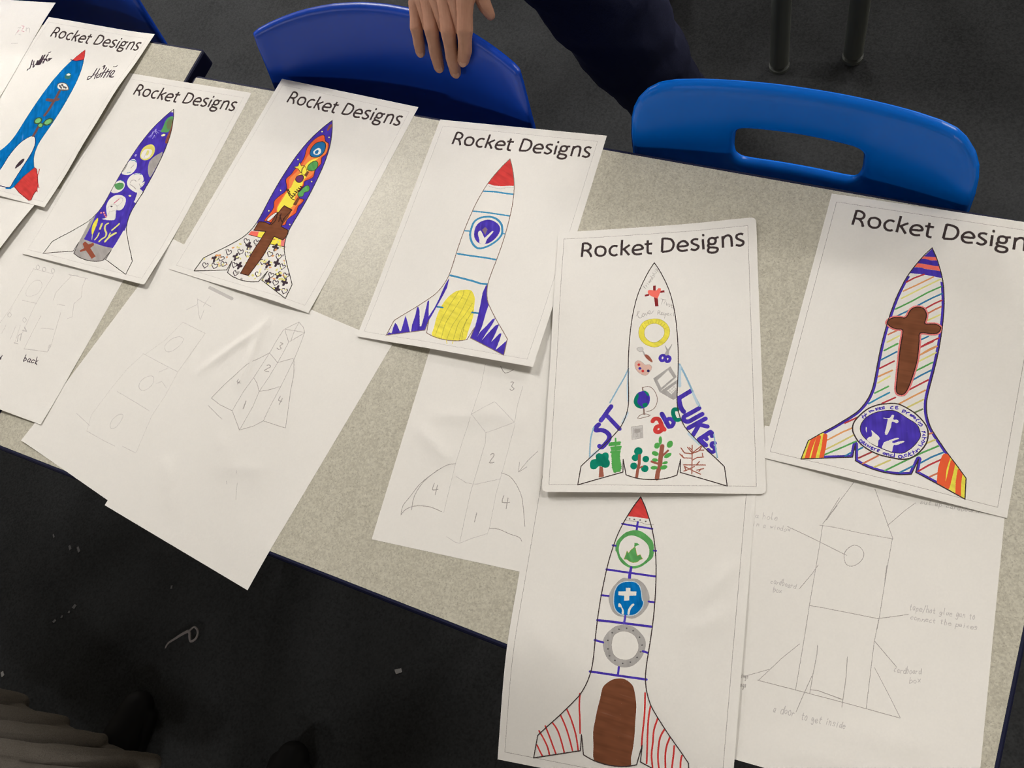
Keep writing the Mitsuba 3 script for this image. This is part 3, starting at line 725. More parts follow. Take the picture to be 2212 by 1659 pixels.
  ('right_fin_tip','yellow','F',0,0,1,[467,-1078,527,-1048,677,-1219,701,-1410,463,-1329]),
  ('right_fin_tip','orangered','L',7,1,1,[490,-1068,478,-1184,490,-1321]),
  ('right_fin_tip','orangered','L',4.3,1,1,[552,-1098,548,-1240,542,-1344]),
  ('right_fin_tip','orangered','L',4.5,1,1,[623,-1163,626,-1274,642,-1390]),
  ('cross_halo','salmon','O',3.6,1,0,[-232,124,-246,146,-226,184,-189,211,-142,222,-101,224,-82,254,-69,312,-40,352,-1,368,43,360,74,319,83,270,83,205,135,213,181,220,220,201,227,177,208,133,153,113,60,98,67,14,78,-91,85,-195,79,-323,62,-480,35,-553,-11,-561,-35,-525,-46,-438,-60,-301,-78,-128,-84,-22,-94,94,-148,93,-198,103]),
  ('cross','brown','F',0,1,0,[-232,124,-246,146,-226,184,-189,211,-142,222,-101,224,-82,254,-69,312,-40,352,-1,368,43,360,74,319,83,270,83,205,135,213,181,220,220,201,227,177,208,133,153,113,60,98,67,14,78,-91,85,-195,79,-323,62,-480,35,-553,-11,-561,-35,-525,-46,-438,-60,-301,-78,-128,-84,-22,-94,94,-148,93,-198,103]),
  ('cross_edge','darkbrown','O',0.9,1,0,[-232,124,-246,146,-226,184,-189,211,-142,222,-101,224,-82,254,-69,312,-40,352,-1,368,43,360,74,319,83,270,83,205,135,213,181,220,220,201,227,177,208,133,153,113,60,98,67,14,78,-91,85,-195,79,-323,62,-480,35,-553,-11,-561,-35,-525,-46,-438,-60,-301,-78,-128,-84,-22,-94,94,-148,93,-198,103]),
  ('badge','paper','F',0,1,0,[-22,-664,41,-667,153,-709,241,-772,290,-831,310,-901,309,-976,284,-1048,244,-1116,192,-1165,129,-1189,46,-1195,-61,-1194,-168,-1165,-251,-1116,-304,-1053,-328,-1001,-327,-933,-293,-856,-236,-772,-157,-711,-92,-685]),
  ('badge_rim','black','O',1.2,1,0,[-22,-664,41,-667,153,-709,241,-772,290,-831,310,-901,309,-976,284,-1048,244,-1116,192,-1165,129,-1189,46,-1195,-61,-1194,-168,-1165,-251,-1116,-304,-1053,-328,-1001,-327,-933,-293,-856,-236,-772,-157,-711,-92,-685]),
  ('badge_field','indigo','F',0,1,0,[-35,-737,24,-742,108,-779,188,-813,226,-856,249,-921,237,-977,207,-1043,165,-1098,132,-1128,48,-1144,-51,-1129,-116,-1115,-176,-1087,-230,-1047,-260,-997,-264,-939,-242,-875,-195,-817,-126,-770]),
  ('badge_field_edge','black','O',0.6,1,0,[-35,-737,24,-742,108,-779,188,-813,226,-856,249,-921,237,-977,207,-1043,165,-1098,132,-1128,48,-1144,-51,-1129,-116,-1115,-176,-1087,-230,-1047,-260,-997,-264,-939,-242,-875,-195,-817,-126,-770]),
  ('badge_cross','paper','F',0,1,0,[-23,-781,-8,-778,-3,-794,-5,-822,31,-817,44,-832,32,-853,13,-847,-11,-849,-9,-900,-17,-947,-26,-982,-40,-988,-50,-969,-48,-919,-50,-861,-52,-830,-86,-834,-86,-827,-39,-817]),
  ('badge_hand','paper','F',0,1,0,[-186,-1076,-172,-1046,-154,-1039,-154,-1009,-167,-975,-132,-995,-97,-1017,-80,-1039,-88,-1061,-84,-1116,-116,-1111,-162,-1096]),
  ('badge_hand','paper','F',0,1,0,[-219,-959,-211,-959,-206,-983,-201,-1008,-212,-993]),
  ('badge_hand','paper','F',0,1,0,[-45,-1123,-43,-1091,-37,-1063,3,-1031,47,-999,72,-990,74,-1001,34,-1031,29,-1046,48,-1047,82,-1023,117,-1007,128,-1015,100,-1040,70,-1064,48,-1067,44,-1104,43,-1137,0,-1133]),
  ('badge_lettering','indigo','L',0.9,1,0,[-274,-855,-262,-857,-266,-872,-252,-873]),
  ('badge_lettering','indigo','L',0.9,1,0,[-254,-827,-237,-860]),
  ('badge_lettering','indigo','L',0.9,1,0,[-255,-851,-238,-828]),
  ('badge_lettering','indigo','L',0.9,1,0,[-224,-792,-210,-802]),
  ('badge_lettering','indigo','L',0.9,1,0,[-218,-800,-206,-781,-201,-789]),
  ('badge_lettering','indigo','L',0.9,1,0,[-206,-783,-197,-790,-191,-777,-183,-780]),
  ('badge_lettering','indigo','L',0.9,1,0,[-173,-752,-163,-770]),
  ('badge_lettering','indigo','L',0.9,1,0,[-155,-741,-165,-759,-147,-763]),
  ('badge_lettering','indigo','L',0.9,1,0,[-146,-749,-132,-741,-140,-732,-144,-747,-133,-755,-126,-749]),
  ('badge_lettering','indigo','L',0.9,1,0,[-116,-724,-124,-730,-111,-738,-119,-747]),
  ('badge_lettering','indigo','L',0.9,1,0,[-104,-716,-110,-722,-99,-731,-104,-741]),
  ('badge_lettering','indigo','L',0.9,1,0,[-31,-695,-47,-706,-46,-722,-26,-721]),
  ('badge_lettering','indigo','L',0.9,1,0,[9,-685,-7,-691,-1,-715,16,-708]),
  ('badge_lettering','indigo','L',0.9,1,0,[-3,-701,10,-697]),
  ('badge_lettering','indigo','L',0.9,1,0,[60,-708,56,-734]),
  ('badge_lettering','indigo','L',0.9,1,0,[61,-710,79,-708,79,-724,60,-728]),
  ('badge_lettering','indigo','L',0.9,1,0,[93,-720,93,-740]),
  ('badge_lettering','indigo','L',0.9,1,0,[96,-726,116,-719]),
  ('badge_lettering','indigo','L',0.9,1,0,[131,-733,128,-749]),
  ('badge_lettering','indigo','L',0.9,1,0,[139,-735,138,-753,147,-738,150,-755,159,-739,163,-765]),
  ('badge_lettering','indigo','L',0.9,1,0,[172,-749,163,-765,176,-771,176,-753]),
  ('badge_lettering','indigo','L',0.9,1,0,[191,-771,187,-790]),
  ('badge_lettering','indigo','L',0.9,1,0,[199,-771,210,-766]),
  ('badge_lettering','indigo','L',0.9,1,0,[223,-790,208,-800]),
  ('badge_lettering','indigo','L',0.9,1,0,[211,-815,236,-827,244,-807,224,-803]),
  ('badge_lettering','indigo','L',0.9,1,0,[284,-881,253,-876]),
  ('badge_lettering','indigo','L',0.9,1,0,[261,-878,278,-869]),
  ('badge_lettering','indigo','L',0.9,1,0,[268,-898,285,-907]),
  ('badge_lettering','indigo','L',0.9,1,0,[276,-901,267,-916]),
  ('badge_lettering','indigo','L',0.9,1,0,[266,-930,299,-926]),
  ('badge_lettering','indigo','L',0.9,1,0,[289,-928,284,-947]),
  ('badge_lettering','indigo','L',0.9,1,0,[275,-958,292,-967,279,-980,266,-970]),
  ('badge_lettering','indigo','L',0.9,1,0,[269,-987,282,-996,276,-1007]),
  ('badge_lettering','indigo','L',0.9,1,0,[248,-1014,275,-1018]),
  ('badge_lettering','indigo','L',0.9,1,0,[-242,-1095,-240,-1117,-223,-1121,-224,-1099,-237,-1090]),
  ('badge_lettering','indigo','L',0.9,1,0,[-209,-1122,-199,-1106,-211,-1105,-210,-1127,-198,-1128]),
  ('badge_lettering','indigo','L',0.9,1,0,[-185,-1116,-188,-1139]),
  ('badge_lettering','indigo','L',0.9,1,0,[-168,-1125,-170,-1145]),
  ('badge_lettering','indigo','L',0.9,1,0,[-159,-1131,-152,-1147,-143,-1131]),
  ('badge_lettering','indigo','L',0.9,1,0,[-132,-1151,-118,-1140,-131,-1137,-134,-1160,-118,-1160]),
  ('badge_lettering','indigo','L',0.9,1,0,[-106,-1142,-106,-1164]),
  ('badge_lettering','indigo','L',0.9,1,0,[-105,-1148,-91,-1142]),
  ('badge_lettering','indigo','L',0.9,1,0,[-76,-1158,-60,-1149,-75,-1144,-78,-1167,-66,-1168]),
  ('badge_lettering','indigo','L',0.9,1,0,[-14,-1163,-27,-1171,-14,-1181,-5,-1165,1,-1181]),
  ('badge_lettering','indigo','L',0.9,1,0,[6,-1167,8,-1184]),
  ('badge_lettering','indigo','L',0.9,1,0,[9,-1170,21,-1165,27,-1185]),
  ('badge_lettering','indigo','L',0.9,1,0,[52,-1167,38,-1171,45,-1187,63,-1182]),
  ('badge_lettering','indigo','L',0.9,1,0,[68,-1150,71,-1184]),
  ('badge_lettering','indigo','L',0.9,1,0,[134,-1154,111,-1156,107,-1175,127,-1180,132,-1164]),
  ('badge_lettering','indigo','L',0.9,1,0,[135,-1163,151,-1165]),
  ('badge_lettering','indigo','L',0.9,1,0,[167,-1128,151,-1137,160,-1152,173,-1144]),
  ('badge_lettering','indigo','L',0.9,1,0,[181,-1107,187,-1145]),
  ('badge_lettering','indigo','L',0.9,1,0,[200,-1106,191,-1117,201,-1132,215,-1124]),
  ('badge_lettering','indigo','L',0.9,1,0,[212,-1085,228,-1112]),
  ('badge_lettering','indigo','L',0.9,1,0,[223,-1087,213,-1094]),
  ('badge_lettering','indigo','L',0.9,1,0,[235,-1070,252,-1079]),
  ('badge_lettering','indigo','L',0.9,1,0,[248,-1058,239,-1091]),
  ('badge_lettering','indigo','L',0.9,1,0,[251,-1051,262,-1054]),
 ],
 '4': [
  ('nose_cone','red','F',0,0,1,[-2,1066,207,823,210,685,102,677,18,658,-82,654,-126,665,-210,671,-151,869]),
  ('rivet_line','pencil','L',0.35,1,1,[-149,640,-73,628,9,621,72,646,171,664]),
  ('band','blue','L',2.0,0,1,[-180,564,-56,575,86,571,211,570]),
  ('band','blue','L',1.8,0,1,[-221,286,-66,292,95,289,235,286]),
  ('band','blue','L',2.0,0,1,[-230,-280,-79,-282,99,-279,258,-284]),
  ('window_rim','blue','O',2.4,1,0,[-10,242,80,227,157,173,194,103,206,36,179,-37,115,-115,33,-167,-36,-169,-110,-111,-160,-22,-172,63,-166,150,-111,212]),
  ('window_strut','blue','L',1.6,0,0,[-239,21,-170,25]),
  ('window_strut','blue','L',1.6,0,0,[211,49,239,53]),
  ('window_badge','indigo','F',0,1,0,[-17,201,66,193,140,149,171,89,163,14,126,-56,63,-107,-26,-109,-92,-55,-122,16,-125,102,-94,160]),
  ('window_badge_hands','paper','F',0,1,0,[-58,52,-23,19,16,-29,27,-27,79,60,99,53,55,-50,49,-109,-16,-108,-31,-68,-75,12]),
  ('window_badge_cross','taupe','F',0,0,0,[-15,104,23,79,17,4,-40,62]),
  ('band','blue','L',2.2,0,1,[-223,-561,-88,-573,55,-587,152,-603,237,-598]),
  ('door','yellow','F',0,1,0,[62,-702,110,-730,156,-802,181,-900,208,-1006,216,-1098,220,-1222,219,-1311,95,-1344,-60,-1356,-168,-1328,-180,-1228,-199,-1106,-199,-995,-184,-905,-151,-820,-85,-741,-10,-713]),
  ('door_planks','olive','L',0.5,1,0,[-62,-741,-76,-816,-105,-932,-131,-1126,-130,-1306]),
  ('door_planks','olive','L',0.5,1,0,[-2,-716,4,-803,-32,-967,-68,-1154,-48,-1346]),
  ('door_planks','olive','L',0.5,1,0,[78,-727,68,-856,51,-1009,17,-1179,15,-1342]),
  ('door_planks','olive','L',0.5,1,0,[145,-859,108,-1023,76,-1130,90,-1329]),
  ('door_planks','olive','L',0.5,1,0,[184,-931,157,-1077,143,-1196,157,-1325]),
  ('door_planks','olive','L',0.5,1,0,[152,-1062,158,-1194,183,-1313]),
  ('door_drips','yellow','L',0.8,0,0,[12,-1343,36,-1393]),
  ('door_drips','yellow','L',0.8,0,0,[94,-1329,97,-1382]),
  ('door_hinge','blue2','L',2.0,0,0,[-239,-970,-173,-969]),
  ('door_hinge','blue2','L',2.0,0,0,[181,-970,256,-967]),
  ('left_fin','indigo','F',0,0,1,[-223,-598,-209,-717,-224,-832,-244,-955,-261,-1085,-274,-1158,-264,-1274,-302,-1297,-424,-1325,-446,-1242,-454,-1109,-471,-1016,-459,-1006,-428,-1049,-349,-1242,-331,-1239,-343,-1138,-376,-920,-360,-910,-322,-1031,-292,-1106,-265,-982,-253,-860,-250,-780,-242,-666]),
  ('left_fin','indigo','F',0,0,1,[-700,-1417,-684,-1374,-646,-1380,-656,-1310,-656,-1247,-625,-1265,-559,-1341,-547,-1331,-557,-1238,-568,-1140,-526,-1193,-438,-1328,-426,-1318,-278,-1277,-273,-1291,-514,-1357]),
  ('right_fin','indigo','F',0,0,1,[227,-600,258,-650,307,-777,336,-843,336,-937,344,-1030,351,-1122,345,-1215,338,-1263,356,-1183,393,-1114,435,-1014,466,-994,452,-1089,422,-1202,406,-1289,438,-1207,494,-1082,531,-1060,527,-1184,515,-1285,534,-1251,573,-1168,594,-1164,599,-1248,594,-1370,638,-1302,691,-1216,709,-1425,548,-1363,305,-1299,260,-1276,276,-1142,266,-1043,246,-890,218,-713]),
 ],
 '7': [
  ('nose_cone','red','F',0,0,1,[0,1041,52,990,123,841,87,832,44,835,-19,836,-116,837,-99,875,-57,962]),
  ('rivet','darkgrey','F',0,1,0,[-88,810,-80,818,-70,812,-78,804]),
  ('rivet','darkgrey','F',0,1,0,[-43,810,-36,818,-25,812,-34,804]),
  ('rivet','darkgrey','F',0,1,0,[12,811,20,819,30,813,22,805]),
  ('rivet','darkgrey','F',0,1,0,[66,804,74,812,84,806,75,798]),
  ('rivet_line','pencil','L',0.5,1,0,[-126,791,-35,794,18,792,83,778,151,781]),
  ('panel_line','indigo','L',1.7,0,0,[-143,757,-73,752,13,748,145,742]),
  ('panel_line','indigo','L',1.9,0,0,[2,790,0,747,1,704]),
  ('green_porthole','green2','F',0,1,0,[-4,712,61,698,123,660,165,618,181,546,181,484,155,444,94,385,31,353,-32,356,-88,382,-131,424,-156,479,-172,498,-176,545,-168,588,-133,641,-85,686]),
  ('porthole_glass','paper','F',0,1,0,[-44,656,14,650,70,627,116,591,140,541,140,479,110,428,68,392,8,371,-41,383,-88,419,-124,456,-143,517,-135,577,-99,629]),
  ('green_boat','green2','F',0,0,0,[1,551,12,542,22,506,36,471,61,487,89,449,67,441,44,415,9,404,-29,411,-57,428,-83,426,-69,474,-65,506,-47,487,-32,515]),
  ('green_boat','green2','F',0,0,0,[-4,590,22,591,45,576,15,563,6,551,-3,555]),
  ('green_boat','olive','O',0.4,0,0,[1,551,12,542,22,506,36,471,61,487,89,449,67,441,44,415,9,404,-29,411,-57,428,-83,426,-69,474,-65,506,-47,487,-32,515]),
  ('panel_line','indigo','L',1.7,0,0,[-205,542,-175,541]),
  ('panel_line','indigo','L',1.7,0,0,[182,539,203,540]),
  ('panel_line','indigo','L',1.9,0,0,[-232,311,-131,309,-10,307,223,304]),
  ('panel_line','indigo','L',2.4,0,0,[-6,357,-10,304,-8,253]),
  ('panel_line','indigo','L',2.8,0,0,[-11,289,-9,254]),
  ('grey_porthole_rim','grey','F',0,1,0,[-13,253,58,259,120,229,165,178,192,112,193,49,168,-11,124,-67,65,-101,0,-97,-71,-94,-121,-64,-154,-12,-177,62,-160,134,-123,197,-71,252]),
  ('blue_porthole','blue3','F',0,1,0,[-15,224,36,227,81,205,106,157,126,77,141,61,134,10,96,-46,54,-70,-2,-78,-48,-72,-90,-47,-117,6,-125,69,-123,126,-101,180,-59,212]),
  ('blue_porthole_edge','palesky','O',0.8,1,0,[-16,227,39,231,85,206,111,158,131,78,146,61,139,7,100,-50,55,-75,-2,-83,-51,-77,-95,-49,-122,6,-130,68,-128,129,-105,183,-63,214]),
  ('porthole_cross','paper','F',0,0,0,[-31,165,11,171,15,140,69,146,72,109,10,98,14,56,-33,48,-36,92,-90,90,-94,124,-27,134]),
  ('porthole_hand','paper','F',0,1,0,[-76,18,-56,11,-43,-12,-24,-38,-19,-73,-39,-71,-40,-40,-55,-17,-77,-13]),
  ('porthole_hand','paper','F',0,1,0,[57,33,65,22,46,-3,34,-36,32,-70,16,-70,14,-32,26,1,42,25]),
  ('panel_line','indigo','L',1.7,0,0,[-246,68,-177,71]),
  ('panel_line','indigo','L',1.7,0,0,[190,71,238,71]),
  ('panel_line','indigo','L',1.9,0,0,[-3,-85,-5,-147]),
  ('panel_line','indigo','L',1.9,0,0,[-251,-160,-121,-155,7,-152,245,-147]),
  ('studded_porthole_rim','grey','F',0,1,0,[3,-165,74,-170,128,-196,177,-238,205,-283,210,-349,188,-425,150,-479,105,-516,44,-535,-20,-530,-73,-508,-124,-467,-158,-405,-173,-346,-161,-288,-118,-226,-66,-184]),
  ('studded_porthole_glass','paper','F',0,1,0,[16,-222,68,-230,113,-257,141,-305,151,-358,130,-416,91,-455,36,-470,-22,-464,-64,-434,-87,-382,-92,-321,-80,-270,-33,-232]),
  ('studded_porthole_edge','pencil','O',0.4,1,0,[16,-222,68,-230,113,-257,141,-305,151,-358,130,-416,91,-455,36,-470,-22,-464,-64,-434,-87,-382,-92,-321,-80,-270,-33,-232]),
  ('stud','darkgrey','F',0,1,0,[-109,-253,-101,-245,-92,-250,-99,-258]),
  ('stud','darkgrey','F',0,1,0,[-52,-214,-45,-206,-35,-211,-43,-219]),
  ('stud','darkgrey','F',0,1,0,[15,-194,23,-186,32,-192,24,-200]),
  ('stud','darkgrey','F',0,1,0,[75,-207,82,-199,92,-205,84,-213]),
  ('stud','darkgrey','F',0,1,0,[140,-256,147,-248,156,-254,148,-262]),
  ('stud','darkgrey','F',0,1,0,[170,-321,177,-313,186,-318,178,-326]),
  ('stud','darkgrey','F',0,1,0,[140,-433,147,-425,156,-430,148,-438]),
  ('stud','darkgrey','F',0,1,0,[85,-482,92,-474,101,-480,94,-487]),
  ('stud','darkgrey','F',0,1,0,[19,-503,26,-495,36,-500,28,-508]),
  ('stud','darkgrey','F',0,1,0,[-52,-488,-45,-480,-36,-486,-43,-494]),
  ('stud','darkgrey','F',0,1,0,[-106,-456,-99,-449,-90,-454,-97,-462]),
  ('stud','darkgrey','F',0,1,0,[-127,-399,-120,-391,-110,-396,-118,-404]),
  ('stud','darkgrey','F',0,1,0,[-139,-325,-131,-317,-122,-323,-129,-331]),
  ('stud','darkgrey','F',0,1,0,[164,-380,172,-373,181,-378,173,-386]),
  ('panel_line','indigo','L',1.8,0,0,[-248,-339,-169,-348]),
  ('panel_line','indigo','L',1.8,0,0,[190,-371,238,-378]),
  ('panel_line','indigo','L',1.9,0,0,[-1,-539,-2,-611]),
  ('panel_line','indigo','L',1.9,0,0,[-254,-614,-123,-612,-2,-611,253,-605]),
  ('door','brown','F',0,1,0,[26,-631,69,-634,114,-654,147,-689,175,-772,190,-850,193,-968,198,-1066,195,-1176,185,-1262,184,-1333,64,-1348,-40,-1351,-141,-1334,-156,-1226,-170,-1110,-162,-1016,-151,-920,-135,-823,-123,-733,-89,-687,-37,-648]),
  ('fin_stripe','red','L',1.5,1,0,[-322,-813,-316,-921,-301,-1019,-288,-1137]),
  ('fin_stripe','red','L',1.5,1,0,[-428,-960,-379,-1039,-325,-1157,-293,-1276]),
  ('fin_stripe','red','L',1.5,1,0,[-482,-1016,-428,-1101,-386,-1187,-345,-1289]),
  ('fin_stripe','red','L',1.5,1,0,[-547,-1095,-502,-1141,-462,-1214,-420,-1315]),
  ('fin_stripe','red','L',1.5,1,0,[-615,-1130,-574,-1200,-531,-1279,-496,-1342]),
  ('fin_stripe','red','L',1.5,1,0,[-670,-1180,-619,-1241,-579,-1301,-555,-1359]),
  ('fin_stripe','red','L',1.5,1,0,[-679,-1302,-640,-1358,-621,-1381]),
  ('fin_stripe','red','L',1.5,1,0,[253,-719,263,-824,268,-923,266,-1054,268,-1151]),
  ('fin_stripe','red','L',1.5,1,0,[311,-823,305,-916,310,-1046,319,-1174,325,-1281]),
  ('fin_stripe','red','L',1.5,1,0,[384,-909,361,-1005,362,-1102,361,-1211,379,-1303]),
  ('fin_stripe','red','L',1.5,1,0,[451,-986,421,-1053,414,-1138,417,-1220,433,-1300]),
  ('fin_stripe','red','L',1.5,1,0,[502,-1045,483,-1113,478,-1190,490,-1296]),
  ('fin_stripe','red','L',1.5,1,0,[546,-1105,547,-1171,543,-1286]),
  ('fin_stripe','red','L',1.5,1,0,[617,-1171,612,-1217,615,-1273]),
 ],
 '3': [
  ('body','indigo','F',0,0,1,[1,1058,144,933,256,572,275,62,277,-553,-239,-579,-289,98,-236,594,-129,924]),
  ('flame','orangered','F',0,1,0,[0,807,64,730,132,703,170,594,168,541,142,492,174,415,163,359,147,292,170,213,135,162,86,118,107,61,87,4,130,-110,210,-121,208,-173,187,-230,205,-317,167,-379,137,-438,132,-520,-119,-527,-158,-516,-132,-396,-131,-323,-169,-240,-140,-159,-97,-85,-101,-23,-178,84,-145,166,-135,243,-101,336,-98,444,-128,555,-119,654,-76,751]),
  ('flame_core','orange3','F',0,1,0,[41,714,123,680,162,571,122,508,152,398,144,450,145,239,89,151,79,54,69,-22,131,-131,192,-146,156,-248,157,-361,117,-494,8,-452,-83,-331,-93,-241,-90,-136,-73,-16,-136,94,-95,210,-72,322,-63,420,-53,498]),
  ('flame_core','sun','F',0,1,0,[109,494,64,441,25,378,20,292,-41,192,-58,72,-43,-30,-72,-110,-61,-222,-61,-315,-33,-401,-11,-271,96,-274,111,-188,63,-86,84,66,62,123,80,222,41,350]),
  ('flame_core','sun','F',0,1,0,[82,466,30,369,75,232,62,123,66,40,49,-79,82,-174,86,-256,-17,-262,-34,-380,-75,-309,-73,-183,-59,-96,-46,12,-55,104,-4,201,-24,313,0,404]),
  ('flame_core','sun','F',0,1,0,[-62,-34,35,95,74,63,75,-124,22,-107]),
  ('flame_edge','darkbrown','O',0.7,1,0,[0,807,64,730,132,703,170,594,168,541,142,492,174,415,163,359,147,292,170,213,135,162,86,118,107,61,87,4,130,-110,210,-121,208,-173,187,-230,205,-317,167,-379,137,-438,132,-520,-119,-527,-158,-516,-132,-396,-131,-323,-169,-240,-140,-159,-97,-85,-101,-23,-178,84,-145,166,-135,243,-101,336,-98,444,-128,555,-119,654,-76,751]),
  ('blue_planet','blue4','F',0,1,0,[21,711,75,700,110,655,129,574,104,504,46,474,-21,479,-59,528,-68,602,-43,672]),
  ('blue_planet_eye','white','F',0,1,0,[22,612,66,601,92,554,65,516,13,514,-17,539,-7,579]),
  ('blue_planet_eye','blue4','F',0,1,0,[24,581,48,576,55,535,29,523,4,549]),
  ('blue_planet_edge','darkbrown','O',0.9,1,0,[21,711,75,700,110,655,129,574,104,504,46,474,-21,479,-59,528,-68,602,-43,672]),
  ('star','sun','F',0,0,0,[-124,361,-71,312,-34,331,-41,277,-19,219,-93,264,-167,272,-114,301]),
  ('star_edge','darkbrown','O',0.6,0,0,[-124,361,-71,312,-34,331,-41,277,-19,219,-93,264,-167,272,-114,301]),
  ('star_tail','sun','F',0,1,0,[-15,315,35,274,52,215,-4,212,-32,279]),
  ('star_tail_edge','darkbrown','O',0.6,1,0,[-15,315,35,274,52,215,-4,212,-32,279]),
  ('green_balloon','green2','F',0,1,0,[82,429,132,404,155,336,120,285,46,282,18,334,38,392]),
  ('green_balloon_edge','darkbrown','O',0.8,1,0,[82,429,132,404,155,336,120,285,46,282,18,334,38,392]),
  ('tree_trunk','brown','F',0,0,0,[45,266,81,259,80,185,37,196]),
  ('purple_moon','plum','F',0,1,0,[-33,178,11,194,50,162,51,104,10,84,-41,107,-53,147]),
  ('purple_moon_edge','darkbrown','O',0.8,1,0,[-33,178,11,194,50,162,51,104,10,84,-41,107,-53,147]),
  ('green_dinosaur','green2','F',0,1,0,[122,44,160,80,201,54,213,5,168,-28,175,-78,125,-101,85,-59,106,-12]),
  ('green_dinosaur_edge','darkbrown','O',0.6,1,0,[122,44,160,80,201,54,213,5,168,-28,175,-78,125,-101,85,-59,106,-12]),
  ('ink_scribble','darkbrown','L',1.2,1,0,[67,39,106,30,91,12]),
  ('ink_scribble','darkbrown','L',1.2,1,0,[56,11,95,2,80,-17]),
  ('ink_scribble','darkbrown','L',1.2,1,0,[46,-18,85,-27,70,-45]),
  ('ink_scribble','darkbrown','L',1.2,1,0,[29,-44,68,-52,53,-71]),
  ('ink_scribble','darkbrown','L',1.2,1,0,[28,-80,67,-89,52,-107]),
  ('ink_scribble','darkbrown','L',1.2,1,0,[13,-110,52,-119,37,-137]),
  ('ink_scribble','darkbrown','L',1.2,1,0,[-42,-88,-3,-97,-18,-115]),
  ('ink_scribble','darkbrown','L',1.2,1,0,[-70,-58,-30,-67,-46,-86]),
  ('ink_scribble','darkbrown','L',1.2,1,0,[-97,-39,-58,-48,-73,-66]),
  ('ink_scribble','darkbrown','L',0.8,1,0,[-99,-44,-20,-107,48,-152,93,-156]),
  ('tree_trunk','brown','F',0,0,0,[112,-115,149,-116,152,-223,103,-221]),
  ('little_star','paleyellow','F',0,1,0,[-64,846,-59,861,-41,852,-46,837]),
  ('little_star_edge','darkindigo','O',0.4,1,0,[-67,845,-61,864,-37,853,-44,834]),
  ('little_star','paleyellow','F',0,1,0,[75,790,80,804,97,795,92,781]),
  ('little_star_edge','darkindigo','O',0.4,1,0,[71,789,78,808,101,796,94,777]),
  ('little_star','paleyellow','F',0,1,0,[-178,387,-173,401,-155,393,-160,379]),
  ('little_star_edge','darkindigo','O',0.4,1,0,[-181,386,-175,405,-151,394,-158,375]),
  ('little_star','paleyellow','F',0,1,0,[-176,-82,-171,-69,-154,-77,-159,-90]),
  ('little_star_edge','darkindigo','O',0.4,1,0,[-180,-83,-173,-65,-150,-76,-156,-94]),
  ('little_star','paleyellow','F',0,1,0,[-179,-388,-174,-374,-157,-382,-162,-396]),
  ('little_star_edge','darkindigo','O',0.4,1,0,[-183,-389,-177,-370,-153,-381,-160,-399]),
  ('little_star','paleyellow','F',0,1,0,[171,138,176,152,193,143,188,130]),
  ('little_star_edge','darkindigo','O',0.4,1,0,[167,137,174,155,197,144,190,126]),
  ('little_star','paleyellow','F',0,1,0,[196,-488,201,-475,218,-482,213,-496]),
  ('little_star_edge','darkindigo','O',0.4,1,0,[192,-489,199,-471,221,-481,215,-499]),
  ('nose_patch','rust','F',0,1,0,[-1,964,22,981,43,953,27,894,16,876,-2,899]),
  ('white_flame','white','F',0,1,0,[-64,-383,-42,-393,-66,-471,-96,-520,-125,-508,-110,-452]),
  ('white_flame_edge','darkbrown','O',0.7,1,0,[-64,-383,-42,-393,-66,-471,-96,-520,-125,-508,-110,-452]),
  ('wood_cross','brown','F',0,0,0,[-5,-264,130,-286,136,-407,110,-537,86,-533,26,-261]),
  ('gold_band','sun','F',0,0,1,[-252,-707,-60,-664,240,-685,313,-780,88,-806,-84,-751,-260,-759]),
  ('gold_band','coral','F',0,0,1,[-252,-707,-144,-682,-129,-755,-260,-759]),
  ('gold_band','salmon','F',0,0,1,[205,-703,279,-656,313,-780,241,-782]),
  ('gold_band_edge','darkbrown','L',0.7,0,0,[-260,-759,-82,-755]),
  ('gold_band_edge','darkbrown','L',0.7,0,0,[94,-800,314,-781]),
  ('ink_heart','ink','L',1.0,1,1,[-229,-886,-270,-853,-281,-829,-255,-819,-235,-836,-221,-819,-200,-832,-196,-862,-222,-891]),
  ('ink_heart','ink','L',1.0,1,1,[-86,-865,-130,-835,-136,-811,-118,-795,-95,-818,-82,-798,-59,-811,-53,-840,-87,-868]),
  ('ink_heart','ink','L',1.0,1,1,[-377,-1091,-418,-1060,-432,-1032,-412,-1021,-392,-1041,-373,-1020,-352,-1039,-351,-1062,-380,-1092]),
  ('ink_heart','ink','L',1.0,1,1,[-227,-1037,-273,-1006,-281,-981,-262,-973,-240,-991,-222,-970,-203,-986,-197,-1011,-231,-1041]),
  ('ink_heart','ink','L',1.0,1,1,[-116,-1043,-158,-1012,-161,-988,-143,-977,-127,-993,-104,-977,-83,-993,-82,-1016,-116,-1044]),
  ('ink_heart','ink','L',1.0,1,1,[-433,-1192,-473,-1165,-486,-1134,-468,-1124,-440,-1144,-428,-1125,-398,-1139,-405,-1163,-435,-1195]),
  ('ink_heart','ink','L',1.0,1,1,[-589,-1334,-635,-1305,-641,-1283,-624,-1269,-597,-1286,-580,-1269,-561,-1283,-562,-1308,-588,-1342]),
  ('ink_heart','ink','L',1.0,1,1,[-459,-1309,-507,-1276,-516,-1251,-494,-1243,-475,-1258,-452,-1242,-428,-1254,-428,-1280,-458,-1312]),
  ('ink_heart','ink','L',1.0,1,1,[-358,-1251,-399,-1223,-404,-1198,-390,-1186,-364,-1204,-349,-1186,-325,-1200,-327,-1227,-355,-1252]),
  ('ink_heart','ink','L',1.0,1,1,[-197,-1228,-244,-1191,-252,-1167,-230,-1158,-215,-1176,-195,-1160,-169,-1175,-176,-1195,-200,-1225]),
  ('ink_heart','ink','L',1.0,1,1,[-117,-1322,-156,-1294,-166,-1268,-149,-1255,-127,-1275,-109,-1260,-89,-1273,-93,-1295,-117,-1327]),
